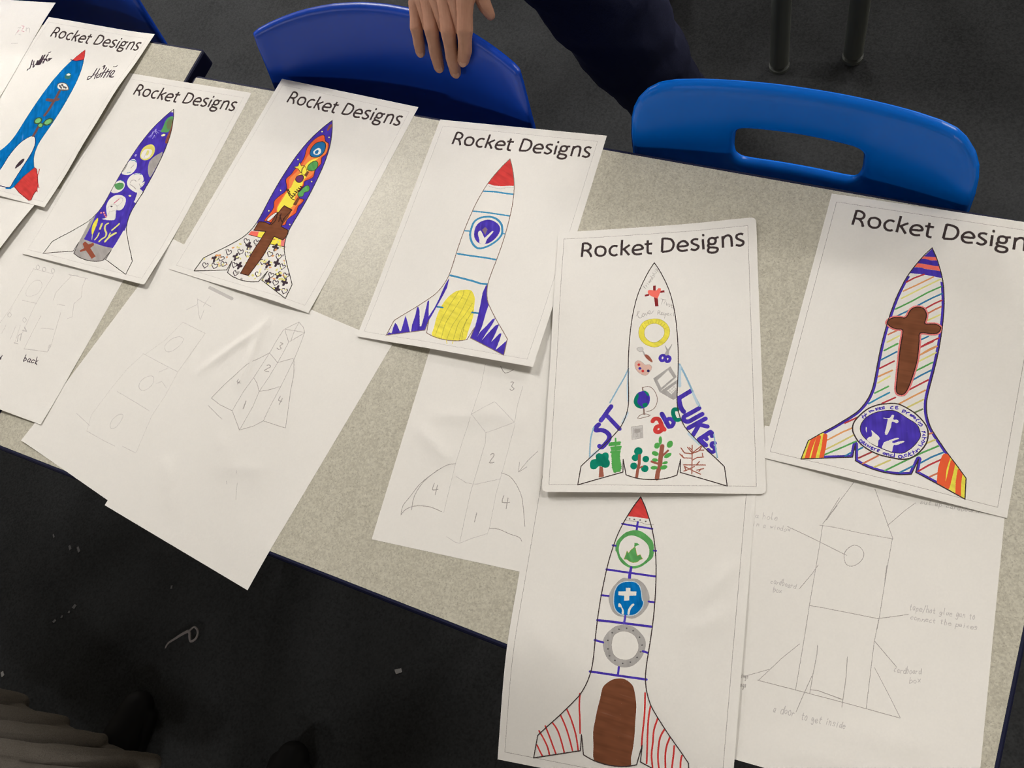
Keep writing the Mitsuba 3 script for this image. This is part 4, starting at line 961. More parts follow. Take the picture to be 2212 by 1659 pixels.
  ('ink_heart','ink','L',1.0,1,1,[183,-1256,138,-1225,133,-1200,148,-1192,172,-1205,187,-1190,211,-1202,208,-1228,183,-1255]),
  ('ink_heart','ink','L',1.0,1,1,[172,-964,136,-929,125,-907,143,-891,166,-911,180,-898,204,-911,202,-936,171,-963]),
  ('ink_heart','ink','L',1.0,1,1,[301,-960,264,-931,253,-901,271,-894,294,-914,307,-893,331,-911,331,-935,306,-963]),
  ('ink_heart','ink','L',1.0,1,1,[145,-1085,104,-1055,95,-1030,113,-1019,137,-1036,149,-1016,175,-1030,173,-1053,140,-1085]),
  ('ink_heart','ink','L',1.0,1,1,[431,-1070,393,-1039,382,-1015,400,-1002,423,-1027,436,-1008,458,-1019,455,-1042,435,-1076]),
  ('ink_heart','ink','L',1.0,1,1,[353,-1218,312,-1182,302,-1160,322,-1152,345,-1171,355,-1153,381,-1165,381,-1190,350,-1221]),
  ('ink_heart','ink','L',1.0,1,1,[540,-1171,505,-1139,491,-1113,511,-1104,537,-1123,547,-1104,571,-1116,567,-1139,539,-1173]),
  ('ink_heart','ink','L',1.0,1,1,[469,-1294,429,-1265,419,-1236,437,-1231,464,-1248,474,-1228,494,-1241,496,-1268,471,-1297]),
  ('ink_heart','ink','L',1.0,1,1,[639,-1361,604,-1334,594,-1309,614,-1296,636,-1312,648,-1295,667,-1308,668,-1332,641,-1367]),
  ('ink_cross','ink','L',3.2,0,1,[-178,-860,-163,-940]),
  ('ink_cross','ink','L',3.2,0,1,[-205,-898,-136,-902]),
  ('ink_cross','ink','L',3.2,0,1,[-528,-1141,-512,-1220]),
  ('ink_cross','ink','L',3.2,0,1,[-556,-1179,-486,-1182]),
  ('ink_cross','ink','L',3.2,0,1,[-262,-1044,-247,-1123]),
  ('ink_cross','ink','L',3.2,0,1,[-289,-1082,-220,-1085]),
  ('ink_cross','ink','L',3.2,0,1,[-147,-1140,-132,-1218]),
  ('ink_cross','ink','L',3.2,0,1,[-174,-1177,-106,-1181]),
  ('ink_cross','ink','L',3.2,0,1,[183,-783,197,-862]),
  ('ink_cross','ink','L',3.2,0,1,[156,-820,224,-824]),
  ('ink_cross','ink','L',3.2,0,1,[211,-1021,225,-1099]),
  ('ink_cross','ink','L',3.2,0,1,[185,-1058,252,-1062]),
  ('ink_cross','ink','L',3.2,0,1,[317,-974,331,-1052]),
  ('ink_cross','ink','L',3.2,0,1,[290,-1011,357,-1014]),
  ('ink_cross','ink','L',3.2,0,1,[430,-1115,444,-1192]),
  ('ink_cross','ink','L',3.2,0,1,[404,-1152,470,-1155]),
  ('ink_cross','ink','L',3.2,0,1,[353,-1232,366,-1309]),
  ('ink_cross','ink','L',3.2,0,1,[326,-1269,392,-1272]),
  ('ink_cross','ink','L',3.2,0,1,[563,-1180,576,-1256]),
  ('ink_cross','ink','L',3.2,0,1,[537,-1216,602,-1220]),
  ('ink_cross','ink','L',3.2,0,1,[525,-1293,538,-1369]),
  ('ink_cross','ink','L',3.2,0,1,[498,-1330,564,-1333]),
  ('speckle','pencil','L',1.2135782789825154,0,1,[-103,-1497,-116,-1499]),
  ('speckle','palyellow','L',2.143899053889067,0,1,[-359,-1423,-349,-1425]),
  ('speckle','paleyellow','L',1.3161341162503168,0,1,[29,-1142,22,-1144]),
  ('speckle','palyellow','L',2.0356081734536327,0,1,[-315,-957,-316,-953]),
  ('speckle','palyellow','L',1.8154070314250261,0,1,[-284,-954,-297,-965]),
  ('speckle','paleyellow','L',1.0059674589039211,0,1,[-376,-1634,-388,-1640]),
  ('speckle','palyellow','L',1.944088725644694,0,1,[-701,-1121,-697,-1113]),
  ('speckle','pencil','L',2.886944417737059,0,1,[529,-1397,537,-1399]),
  ('speckle','orange','L',2.209344807647843,0,1,[-357,-976,-370,-982]),
  ('speckle','pencil','L',2.796414892026705,0,1,[346,-890,345,-895]),
  ('speckle','orange','L',2.8591132426669272,0,1,[207,-852,210,-847]),
  ('speckle','palyellow','L',2.737564721718516,0,1,[457,-1120,440,-1119]),
  ('speckle','pencil','L',0.8917785693052064,0,1,[-410,-933,-417,-934]),
  ('speckle','paleyellow','L',2.5124234624473365,0,1,[642,-1310,642,-1310]),
  ('speckle','paleyellow','L',2.4223046017529564,0,1,[-27,-949,-31,-952]),
  ('speckle','orange','L',3.1484402875081248,0,1,[-525,-1137,-513,-1134]),
  ('speckle','orange','L',1.4581298462555734,0,1,[-447,-1560,-426,-1562]),
  ('speckle','pencil','L',1.1476717092956714,0,1,[293,-661,293,-670]),
  ('speckle','palyellow','L',2.858975208791377,0,1,[374,-1298,377,-1295]),
  ('speckle','palyellow','L',2.609698394130972,0,1,[-404,-1258,-393,-1250]),
  ('speckle','pencil','L',2.488106026126183,0,1,[300,-1298,291,-1294]),
  ('speckle','palyellow','L',1.5952445344170938,0,1,[-81,-1119,-62,-1123]),
  ('speckle','orange','L',1.3043968127248562,0,1,[406,-959,394,-954]),
  ('speckle','pencil','L',2.994808929708751,0,1,[-94,-1264,-104,-1273]),
  ('speckle','paleyellow','L',2.2884896950506537,0,1,[-288,-1630,-277,-1635]),
  ('speckle','pencil','L',1.9981802779017768,0,1,[-433,-1034,-448,-1035]),
  ('speckle','paleyellow','L',1.024429462745681,0,1,[124,-1512,120,-1504]),
  ('speckle','orange','L',2.1966196833962943,0,1,[224,-933,214,-941]),
  ('speckle','pencil','L',2.5926460986236304,0,1,[351,-1447,362,-1450]),
  ('speckle','orange','L',1.5786016398317826,0,1,[67,-933,66,-944]),
  ('speckle','paleyellow','L',1.2124993161337518,0,1,[32,-1027,26,-1038]),
  ('speckle','palyellow','L',2.4156917018335182,0,1,[542,-1143,538,-1153]),
  ('speckle','paleyellow','L',2.7146230424249116,0,1,[156,-1099,154,-1101]),
  ('speckle','palyellow','L',2.584904928311249,0,1,[-110,-1033,-95,-1035]),
  ('speckle','paleyellow','L',1.5120237333465751,0,1,[-711,-1057,-711,-1065]),
  ('speckle','palyellow','L',1.6728305912418513,0,1,[526,-1142,537,-1148]),
  ('speckle','orange','L',1.3102650526976114,0,1,[-447,-1148,-467,-1148]),
  ('speckle','orange','L',1.9935944010228392,0,1,[424,-1215,406,-1216]),
  ('speckle','paleyellow','L',3.1885934300845618,0,1,[169,-1012,171,-1008]),
  ('speckle','palyellow','L',0.8714356972572231,0,1,[-505,-1456,-492,-1457]),
  ('speckle','palyellow','L',2.2342437247924694,0,1,[-288,-908,-309,-905]),
  ('speckle','palyellow','L',1.2346436351844976,0,1,[-338,-1389,-333,-1390]),
  ('speckle','palyellow','L',1.7187308568410393,0,1,[173,-1282,164,-1286]),
  ('speckle','orange','L',1.4853429597648269,0,1,[-49,-858,-53,-856]),
  ('speckle','palyellow','L',3.027939897938067,0,1,[-19,-880,-6,-880]),
  ('speckle','orange','L',1.604186558099654,0,1,[-15,-1024,-13,-1025]),
  ('speckle','paleyellow','L',1.9863508368345213,0,1,[-29,-1453,-22,-1442]),
  ('speckle','paleyellow','L',1.1438279131254379,0,1,[-16,-901,-7,-901]),
  ('speckle','palyellow','L',2.5020535220212317,0,1,[-400,-1526,-412,-1537]),
  ('speckle','orange','L',0.9374658816194653,0,1,[-571,-1038,-568,-1045]),
  ('speckle','palyellow','L',2.070918387608831,0,1,[-371,-1231,-367,-1220]),
  ('speckle','palyellow','L',0.8063702704890034,0,1,[-257,-1565,-252,-1571]),
  ('speckle','palyellow','L',2.42511418008877,0,1,[176,-745,189,-747]),
  ('speckle','pencil','L',3.0927139674896225,0,1,[-696,-1092,-688,-1084]),
  ('speckle','palyellow','L',0.8254189173266171,0,1,[600,-1318,581,-1319]),
  ('speckle','palyellow','L',2.055878722199858,0,1,[-43,-1098,-52,-1093]),
  ('speckle','palyellow','L',2.4554926644953436,0,1,[-287,-1388,-303,-1392]),
  ('speckle','orange','L',1.5783780309020243,0,1,[-619,-990,-627,-988]),
  ('speckle','pencil','L',2.2956946445179267,0,1,[-95,-858,-96,-848]),
  ('speckle','pencil','L',1.8198211748772903,0,1,[-651,-1142,-659,-1141]),
  ('speckle','orange','L',1.8968114718361593,0,1,[267,-1092,283,-1087]),
  ('speckle','orange','L',2.1060960297444904,0,1,[696,-1349,700,-1350]),
  ('speckle','pencil','L',2.176740242104841,0,1,[-180,-1575,-175,-1577]),
  ('speckle','paleyellow','L',1.559049075085971,0,1,[322,-779,314,-777]),
  ('speckle','palyellow','L',1.4457832759941263,0,1,[-366,-1239,-357,-1229]),
  ('speckle','palyellow','L',2.3297516137556853,0,1,[-606,-1096,-617,-1098]),
  ('speckle','orange','L',0.8134903856481134,0,1,[417,-874,425,-862]),
  ('speckle','paleyellow','L',3.0017339929135396,0,1,[165,-1147,162,-1151]),
  ('speckle','pencil','L',1.8375660709854045,0,1,[-102,-1286,-104,-1283]),
  ('speckle','palyellow','L',0.8112994919857109,0,1,[-690,-1078,-672,-1072]),
  ('speckle','palyellow','L',1.6236105890584023,0,1,[257,-1122,253,-1127]),
  ('speckle','palyellow','L',2.17474801327791,0,1,[-659,-1221,-655,-1229]),
  ('speckle','palyellow','L',1.1784107700543893,0,1,[-9,-1340,-11,-1341]),
  ('speckle','palyellow','L',1.1028779767811727,0,1,[79,-788,80,-793]),
  ('speckle','palyellow','L',1.7632061422380343,0,1,[411,-1341,408,-1348]),
  ('speckle','palyellow','L',2.9146846361561245,0,1,[500,-1191,520,-1192]),
  ('speckle','pencil','L',1.6834410943722726,0,1,[177,-1045,171,-1054]),
  ('speckle','palyellow','L',1.6045040703035665,0,1,[-443,-1214,-456,-1225]),
  ('speckle','paleyellow','L',2.273989245615229,0,1,[185,-1237,192,-1229]),
  ('speckle','palyellow','L',1.8029356097869083,0,1,[165,-1446,173,-1436]),
  ('speckle','pencil','L',1.8344124632518335,0,1,[174,-695,173,-703]),
  ('speckle','palyellow','L',1.6637533990051785,0,1,[121,-864,115,-870]),
  ('speckle','palyellow','L',2.6557578790141214,0,1,[108,-1249,123,-1254]),
  ('speckle','palyellow','L',2.2923337550459877,0,1,[540,-1190,555,-1195]),
  ('speckle','pencil','L',1.8437073633850665,0,1,[303,-676,308,-679]),
  ('speckle','palyellow','L',1.9028183273443435,0,1,[408,-1062,415,-1061]),
  ('speckle','paleyellow','L',2.6511774123897824,0,1,[-668,-917,-677,-927]),
  ('speckle','palyellow','L',2.7061808238586273,0,1,[375,-1102,376,-1092]),
  ('speckle','paleyellow','L',1.3394965077596481,0,1,[-368,-1448,-363,-1438]),
  ('speckle','palyellow','L',2.8487355505274374,0,1,[-41,-889,-43,-884]),
  ('speckle','palyellow','L',1.6376331555591452,0,1,[473,-1015,476,-1015]),
  ('speckle','palyellow','L',2.3843290204106986,0,1,[369,-1379,377,-1379]),
  ('speckle','palyellow','L',2.9627469309072483,0,1,[-491,-916,-504,-925]),
  ('speckle','palyellow','L',1.974738432167777,0,1,[-427,-1445,-436,-1439]),
  ('speckle','palyellow','L',2.8288398709335016,0,1,[414,-1144,425,-1147]),
  ('speckle','palyellow','L',3.00294162090833,0,1,[166,-1042,149,-1039]),
  ('speckle','orange','L',1.932830903325612,0,1,[-424,-1232,-421,-1240]),
  ('speckle','palyellow','L',1.4482994598880858,0,1,[43,-1426,24,-1429]),
  ('speckle','palyellow','L',2.685412959934099,0,1,[198,-1402,201,-1393]),
  ('speckle','paleyellow','L',2.4606059153409223,0,1,[-148,-931,-152,-933]),
  ('speckle','paleyellow','L',2.1494328716628326,0,1,[184,-1188,172,-1197]),
  ('speckle','orange','L',1.906025332349839,0,1,[121,-726,107,-730]),
  ('speckle','paleyellow','L',1.0799713160661606,0,1,[-141,-1457,-150,-1457]),
  ('speckle','palyellow','L',1.757537341639514,0,1,[-96,-986,-96,-979]),
  ('speckle','palyellow','L',3.0828737922070406,0,1,[120,-1427,132,-1431]),
  ('speckle','paleyellow','L',1.6011177313217826,0,1,[-150,-979,-170,-978]),
  ('speckle','orange','L',1.574469920299554,0,1,[209,-1060,216,-1065]),
  ('speckle','pencil','L',1.8782104795758896,0,1,[27,-1083,25,-1092]),
  ('speckle','palyellow','L',1.9630796123592573,0,1,[286,-1275,274,-1270]),
  ('speckle','orange','L',2.008692586197605,0,1,[247,-1280,251,-1289]),
  ('speckle','orange','L',1.0386261689955583,0,1,[-556,-1201,-568,-1194]),
  ('speckle','pencil','L',1.7214362051830085,0,1,[1,-1464,-12,-1464]),
  ('speckle','paleyellow','L',1.2589116478345366,0,1,[69,-1045,76,-1042]),
  ('speckle','paleyellow','L',2.469571071505763,0,1,[-228,-1075,-243,-1083]),
  ('speckle','paleyellow','L',2.5907775787892238,0,1,[-366,-1574,-353,-1571]),
  ('speckle','palyellow','L',1.104195231933986,0,1,[-107,-1392,-121,-1401]),
  ('speckle','palyellow','L',1.8517940825253978,0,1,[-176,-1093,-185,-1085]),
  ('speckle','palyellow','L',3.1723797425813576,0,1,[84,-825,95,-827]),
  ('speckle','palyellow','L',1.6821204088838067,0,1,[420,-984,425,-988]),
  ('speckle','orange','L',2.3886102397178632,0,1,[-478,-1120,-490,-1124]),
  ('speckle','pencil','L',2.5091187348361457,0,1,[225,-1133,226,-1127]),
  ('speckle','palyellow','L',1.9984192878032798,0,1,[237,-1024,258,-1027]),
  ('speckle','palyellow','L',3.126166828943198,0,1,[-729,-1048,-719,-1041]),
  ('speckle','palyellow','L',2.3223882614045306,0,1,[102,-1484,97,-1491]),
  ('speckle','paleyellow','L',2.921327460208132,0,1,[384,-1385,394,-1377]),
  ('speckle','orange','L',2.2653156252627396,0,1,[-369,-1121,-374,-1118]),
  ('speckle','palyellow','L',1.989225885756608,0,1,[-450,-1338,-447,-1335]),
  ('speckle','palyellow','L',2.6681450867851195,0,1,[415,-1412,415,-1410]),
  ('speckle','palyellow','L',2.0353429169773305,0,1,[254,-799,245,-799]),
  ('speckle','palyellow','L',2.447695973838831,0,1,[-224,-1321,-218,-1324]),
  ('speckle','pencil','L',2.49689491436936,0,1,[-135,-930,-131,-935]),
  ('speckle','orange','L',1.6030254851845265,0,1,[-314,-1211,-319,-1215]),
  ('speckle','palyellow','L',1.1400589922706623,0,1,[-26,-1440,-37,-1440]),
  ('speckle','palyellow','L',2.840387966310023,0,1,[-619,-1121,-628,-1121]),
  ('speckle','paleyellow','L',2.863970662187306,0,1,[-312,-1412,-295,-1413]),
  ('speckle','palyellow','L',1.8554876555522586,0,1,[403,-1347,393,-1350]),
  ('speckle','palyellow','L',1.414339339058814,0,1,[170,-1175,170,-1168]),
  ('speckle','paleyellow','L',0.9884087788140323,0,1,[-203,-1095,-203,-1094]),
  ('speckle','palyellow','L',1.0068026129864511,0,1,[-480,-1156,-485,-1149]),
  ('speckle','orange','L',2.2622398917874516,0,1,[503,-1143,498,-1136]),
  ('speckle','paleyellow','L',2.8071563818309677,0,1,[105,-1043,121,-1038]),
  ('speckle','orange','L',1.1991950440078103,0,1,[384,-1210,375,-1217]),
  ('speckle','palyellow','L',1.1115209915673896,0,1,[308,-806,288,-804]),
  ('speckle','palyellow','L',1.1716785580689315,0,1,[-92,-959,-82,-965]),
  ('speckle','palyellow','L',0.8955343904069638,0,1,[356,-1389,354,-1385]),
  ('speckle','pencil','L',2.7582105136657065,0,1,[-4,-1336,2,-1337]),
  ('speckle','palyellow','L',1.0209966784134188,0,1,[82,-1278,66,-1275]),
  ('speckle','orange','L',1.4326949633890624,0,1,[337,-700,346,-688]),
  ('speckle','palyellow','L',1.9239531422824718,0,1,[306,-910,298,-921]),
  ('speckle','orange','L',1.4072244577318362,0,1,[169,-1491,173,-1487]),
  ('speckle','palyellow','L',2.3985022352615406,0,1,[9,-1174,23,-1177]),
  ('speckle','pencil','L',2.2254944573676028,0,1,[-100,-1345,-89,-1348]),
  ('speckle','pencil','L',0.9609435823589234,0,1,[287,-1019,284,-1020]),
  ('speckle','palyellow','L',1.575011054867038,0,1,[174,-1380,155,-1380]),
  ('speckle','orange','L',1.485456126863149,0,1,[8,-870,19,-864]),
  ('speckle','palyellow','L',1.3189037776754668,0,1,[111,-928,107,-927]),
  ('speckle','palyellow','L',2.4943545861877343,0,1,[480,-1199,484,-1200]),
  ('speckle','pencil','L',2.530536485546988,0,1,[-306,-1535,-297,-1539]),
  ('speckle','paleyellow','L',1.7690651399520412,0,1,[-519,-1279,-529,-1292]),
  ('speckle','pencil','L',2.7062951416266174,0,1,[244,-1476,230,-1475]),
  ('speckle','palyellow','L',0.9930949768443432,0,1,[155,-910,170,-910]),
  ('speckle','palyellow','L',1.819622183910076,0,1,[475,-1334,495,-1335]),
  ('speckle','paleyellow','L',0.9689312348371034,0,1,[164,-1438,164,-1440]),
  ('speckle','palyellow','L',1.5128810479781098,0,1,[280,-1054,272,-1050]),
  ('speckle','pencil','L',2.1281881545634693,0,1,[-388,-1247,-377,-1240]),
  ('speckle','paleyellow','L',2.7417774425788393,0,1,[-493,-1178,-498,-1188]),
  ('speckle','pencil','L',1.370165727085471,0,1,[-728,-1061,-715,-1048]),
  ('speckle','palyellow','L',2.052416776153062,0,1,[100,-1094,84,-1101]),
  ('speckle','paleyellow','L',3.1732067520505485,0,1,[-190,-1483,-206,-1486]),
  ('speckle','palyellow','L',2.712506182991418,0,1,[-557,-1028,-570,-1021]),
  ('wood_cross','brown','F',0,0,0,[-2,-265,133,-297,85,-432,111,-542,226,-564,252,-610,233,-704,90,-690,93,-973,60,-1270,-61,-1270,-72,-930,-55,-658,-222,-686,-218,-558,-131,-544,-48,-557,-48,-413,-29,-381]),
  ('wood_cross_edge','darkbrown','O',1.0,0,0,[-2,-265,133,-297,85,-432,111,-542,226,-564,252,-610,233,-704,90,-690,93,-973,60,-1270,-61,-1270,-72,-930,-55,-658,-222,-686,-218,-558,-131,-544,-48,-557,-48,-413,-29,-381]),
  ('wood_cross_edge','darkbrown','L',1.2,1,0,[-41,-375,-7,-483,-32,-553]),
  ('wood_cross_edge','darkbrown','L',1.2,1,0,[17,-378,43,-488]),
  ('wood_cross_edge','darkbrown','L',1.2,1,0,[93,-430,83,-477,14,-406]),
 ],
 '2': [
  ('body','indigo','F',0,0,1,[-59,985,49,985,113,908,212,580,241,358,262,-10,283,-244,212,-368,298,-833,-77,-1039,-202,-996,-313,-357,-314,-31,-301,562,-174,857]),
  ('body','indigo','F',0,0,1,[-382,-354,365,-201,333,-454,306,-628,280,-764,280,-1050,275,-1106,128,-1112,-225,-1085,-242,-878,-259,-769,-373,-736]),
  ('base_band','grey2','F',0,0,0,[-270,-685,-275,-744,-302,-816,-274,-1137,-253,-1308,-130,-1348,37,-1356,242,-1313,284,-1267,275,-1106,128,-1112,-225,-1085,-242,-878]),
  ('base_cross','brick2','F',0,0,0,[-189,-1109,-110,-1137,-54,-1097,-24,-1127,-53,-1180,102,-1273,64,-1318,-95,-1226,-160,-1268,-182,-1250,-138,-1199,-205,-1150]),
  ('yellow_leaf','yellow','F',0,1,0,[-205,-748,-174,-807,-153,-905,-142,-996,-187,-950,-225,-865,-225,-790]),
  ('yellow_leaf','paleyellow','L',0.8,1,0,[-142,-996,-106,-1063]),
  ('yellow_squiggle','palyellow','L',3,1,0,[-95,-818,-81,-890]),
  ('yellow_squiggle','palyellow','L',2,1,0,[-59,-950,-51,-1004,-61,-1053]),
  ('yellow_squiggle','palyellow','L',2.4,1,0,[-5,-789,-31,-823,-4,-882,49,-926,66,-978,32,-1023,17,-1063]),
  ('yellow_squiggle','palyellow','L',2.5,1,0,[161,-762,133,-824,108,-867]),
  ('yellow_squiggle','palyellow','L',3.2,1,0,[187,-896,144,-942,116,-995,106,-1043]),
  ('yellow_squiggle','palyellow','L',2,1,0,[107,-914,115,-976]),
  ('rabbit_moon','paper','F',0,1,0,[-186,-554,-193,-459,-144,-387,-55,-364,29,-385,74,-442,88,-534,54,-579,0,-590,41,-657,59,-719,-17,-745,-136,-751,-79,-711,-139,-629]),
  ('rabbit','pencil','L',0.4,1,0,[-146,-602,-135,-552,-96,-516,-32,-521,4,-580,-89,-628]),
  ('rabbit','pencil','L',0.4,1,0,[-88,-495,-61,-422,-11,-402,19,-453,-21,-538]),
  ('rabbit','pencil','L',0.4,1,0,[-84,-703,-84,-636]),
  ('rabbit','pencil','L',0.4,1,0,[59,-719,14,-597]),
  ('rabbit_eye','ink','F',0,1,0,[-119,-554,-106,-541,-83,-546,-93,-563]),
  ('rabbit_ear','rose','L',1.2,1,0,[-88,-495,-49,-425]),
  ('flower','rose','F',0,1,0,[-220,-675,-211,-656,-183,-667,-192,-686]),
  ('flower','paper','F',0,1,0,[-209,-672,-205,-664,-194,-669,-197,-678]),
  ('flower','rose','F',0,1,0,[-181,-662,-172,-643,-145,-654,-154,-673]),
  ('flower','paper','F',0,1,0,[-170,-660,-167,-651,-156,-656,-159,-665]),
  ('flower','rose','F',0,1,0,[-149,-688,-140,-669,-113,-680,-122,-699]),
  ('flower','paper','F',0,1,0,[-138,-686,-135,-678,-124,-683,-127,-691]),
  ('flower','rose','F',0,1,0,[-116,-709,-107,-691,-80,-702,-88,-721]),
  ('flower','paper','F',0,1,0,[-105,-707,-102,-699,-90,-704,-93,-712]),
  ('fir_tree','green4','F',0,1,0,[48,926,-9,896,-23,835,-15,779,-7,722,-4,665,46,664,114,681,116,764,93,866]),
  ('fir_tree','green3','F',0,1,0,[37,885,9,831,40,760,106,714,101,790,89,855]),
  ('brown_shade','rust','F',0,1,1,[77,902,127,814,205,540,162,513,134,613,124,717,100,809]),
  ('yellow_star','paleyellow','F',0,1,0,[35,614,50,631,63,643,99,631,87,609,54,599]),
  ('white_scribble','lilac','L',0.7,1,0,[-145,552,-121,595,-125,652,-107,588,-122,547]),
  ('white_scribble','lilac','L',0.7,1,0,[-101,628,-100,695,-74,633]),
  ('white_scribble','lilac','L',0.7,1,0,[-46,619,-103,666,-15,634]),
  ('white_scribble','lilac','L',0.7,1,0,[-68,538,-71,595,-42,562]),
  ('white_scribble','lilac','L',0.7,1,0,[-49,676,0,675]),
  ('yellow_moon','yellow2','F',0,1,0,[-55,449,8,442,62,390,85,310,61,234,2,201,-63,210,-112,253,-136,334,-118,404]),
  ('yellow_moon','paper','F',0,1,0,[-84,363,7,375,44,330,39,254,-19,219,-85,239,-107,301]),
  ('yellow_moon','palyellow','F',0,1,0,[-47,351,-11,348,6,294,-20,271]),
  ('yellow_moon_mark','pencil','L',0.5,1,0,[-37,334,-38,286,-29,236]),
  ('white_planet','paper','F',0,1,0,[-187,187,-125,165,-71,101,-62,27,-91,-39,-154,-65,-243,-50,-239,58,-235,135]),
  ('white_planet_shade','blue2','L',1.0,1,0,[-201,160,-156,169,-115,149]),
  ('white_planet_shade','blue2','L',1.0,1,0,[-154,-33,-109,-10]),
  ('white_planet_shade','grey2','F',0,1,0,[-255,-29,-244,67,-234,116,-220,43,-229,-24]),
  ('white_planet_shade','pencil','L',1.0,1,0,[-144,49,-125,100]),
  ('bird_moon','paper','F',0,1,0,[13,0,91,-17,152,-78,154,-124,188,-99,192,-171,168,-213,240,-253,238,-363,191,-372,168,-286,120,-278,-1,-238,-76,-171,-90,-90,-56,-32]),
  ('bird','pencil','L',0.8,1,0,[-23,-169,-25,-133,11,-111,58,-125]),
  ('bird','pencil','L',0.8,1,0,[74,-103,86,-73]),
  ('bird','pencil','L',0.8,1,0,[-13,-186,59,-208,113,-234]),
  ('bird','pencil','L',0.8,1,0,[121,-149,171,-185,180,-119]),
  ('bird_moon_shade','blue2','L',0.9,1,0,[-34,-37,18,-8,71,-16]),
  ('body_panel','paper','F',0,0,0,[149,-245,249,-244,244,-321,228,-429,191,-417,199,-330]),
  ('panel_edge','ink','L',0.6,0,0,[254,-252,235,-441]),
  ('grey_moon','grey2','F',0,1,0,[199,374,222,308,232,207,233,-11,187,2,125,83,83,196,117,287,159,333]),
  ('grey_moon_crater','pencil','O',0.6,1,0,[162,277,179,299,206,286,189,264]),
  ('grey_moon_crater','pencil','F',0,1,0,[169,124,205,136,206,118,180,112]),
  ('green_planet','paper','F',0,1,0,[-227,-173,-171,-153,-106,-186,-76,-244,-94,-312,-166,-355,-226,-353,-258,-318,-255,-225]),
  ('green_planet','green4','F',0,1,0,[-245,-242,-210,-202,-139,-188,-95,-221,-92,-266,-141,-299,-200,-283]),
  ('green_planet_shade','blue2','L',1.0,1,0,[-191,-152,-134,-164]),
  ('tiny_star','lilac','F',0,1,0,[-197,237,-190,267,-166,252,-176,226]),
  ('tiny_star','paleyellow','F',0,1,0,[58,-345,79,-332,106,-345,92,-361]),
 ],
 '1': [
  ('nose_cone','red','F',0,0,1,[-37,1080,60,986,94,871,-31,826,-176,825,-184,951]),
  ('body','blue3','F',0,0,1,[-259,831,-31,826,174,883,629,371,1336,-1137,-426,-1593,-951,-592]),
  ('nose_edge','darkindigo','L',1.2,1,0,[-140,830,-31,826,80,868]),
  ('body','blue3','F',0,0,0,[382,-914,440,-953,351,-1073,328,-1208,315,-1309,284,-1349,198,-1365,211,-1216]),
  ('cockpit_door','paper','F',0,1,0,[44,-494,114,-505,177,-579,215,-681,229,-820,230,-940,237,-1101,245,-1229,246,-1331,57,-1342,-124,-1366,-193,-1274,-106,-1121,-120,-882,-89,-686,-34,-573]),
  ('cockpit_door_edge','darkindigo','O',1.0,1,0,[44,-494,114,-505,177,-579,215,-681,229,-820,230,-940,237,-1101,245,-1229,246,-1331,57,-1342,-124,-1366,-193,-1274,-106,-1121,-120,-882,-89,-686,-34,-573]),
  ('door_handle','ink','F',0,1,0,[142,-868,168,-856,186,-896,178,-952,164,-983,128,-1036,109,-991,117,-918]),
  ('right_fin','red','F',0,0,0,[437,-949,484,-964,594,-1077,693,-1191,735,-1275,727,-1330,751,-1430,719,-1443,635,-1418,466,-1366,322,-1301,353,-1126]),
  ('right_fin_edge','darkred','O',1.0,0,0,[437,-949,484,-964,594,-1077,693,-1191,735,-1275,727,-1330,751,-1430,719,-1443,635,-1418,466,-1366,322,-1301,353,-1126]),
  ('right_fin','red','L',1.0,0,0,[583,-1069,538,-956]),
  ('right_fin','red','L',1.0,0,0,[669,-1165,745,-1230]),
  ('right_fin','red','L',1.0,0,0,[710,-1239,763,-1295]),
  ('porthole','mossgreen','F',0,1,0,[-58,573,-44,602,5,612,48,573,56,522,13,503,-45,523]),
  ('porthole_glint','white','F',0,1,0,[-43,566,-21,601,29,585,4,565]),
  ('badge','darkgrey','F',0,1,0,[-82,359,-83,416,2,439,83,418,166,347,110,315,16,306]),
  ('badge','paper','F',0,1,0,[-66,352,-67,409,10,428,79,407,148,349,107,335,-6,322]),
  ('badge','darkgrey','F',0,1,0,[-55,373,-41,388,-7,374,-17,353]),
  ('badge','darkgrey','F',0,1,0,[-25,394,-11,410,23,396,13,375]),
  ('badge','darkgrey','F',0,1,0,[26,368,40,384,74,370,64,349]),
  ('badge','darkgrey','F',0,1,0,[-16,349,-2,365,32,351,22,330]),
  ('badge','darkgrey','F',0,1,0,[62,365,76,381,110,367,100,346]),
  ('cross','mud','L',4.6,0,0,[19,286,34,185,38,52,42,-50,34,-134]),
  ('cross','mud','L',5.0,0,0,[-98,116,13,119,88,155]),
  ('tree_leaf_edge','darkgreen','F',0,1,0,[24,-193,50,-233,36,-277,-10,-300,-62,-289,-89,-248,-75,-204,-28,-181]),
  ('tree_leaf','leaf','F',0,1,0,[10,-208,29,-235,19,-266,-13,-282,-49,-274,-68,-246,-58,-215,-25,-199]),
  ('tree_leaf_edge','darkgreen','F',0,1,0,[217,-164,241,-207,219,-260,166,-291,111,-283,88,-240,109,-187,163,-155]),
  ('tree_leaf','leaf','F',0,1,0,[201,-182,217,-212,202,-249,165,-270,127,-265,111,-235,126,-198,163,-176]),
  ('tree_leaf_edge','darkgreen','F',0,1,0,[100,-269,122,-300,114,-332,80,-347,40,-336,17,-305,25,-273,59,-258]),
  ('tree_leaf','leaf','F',0,1,0,[90,-279,106,-301,101,-323,77,-333,49,-326,33,-305,39,-282,63,-272]),
  ('tree_trunk','mud','L',4.5,0,0,[55,-345,65,-414,70,-484]),
  ('signature','ink','L',1.8,1,0,[-790,515,-789,536,-768,557,-786,623,-813,693]),
  ('signature','ink','L',1.6,1,0,[-820,703,-785,613]),
  ('signature','ink','L',1.4,1,0,[-783,618,-762,638]),
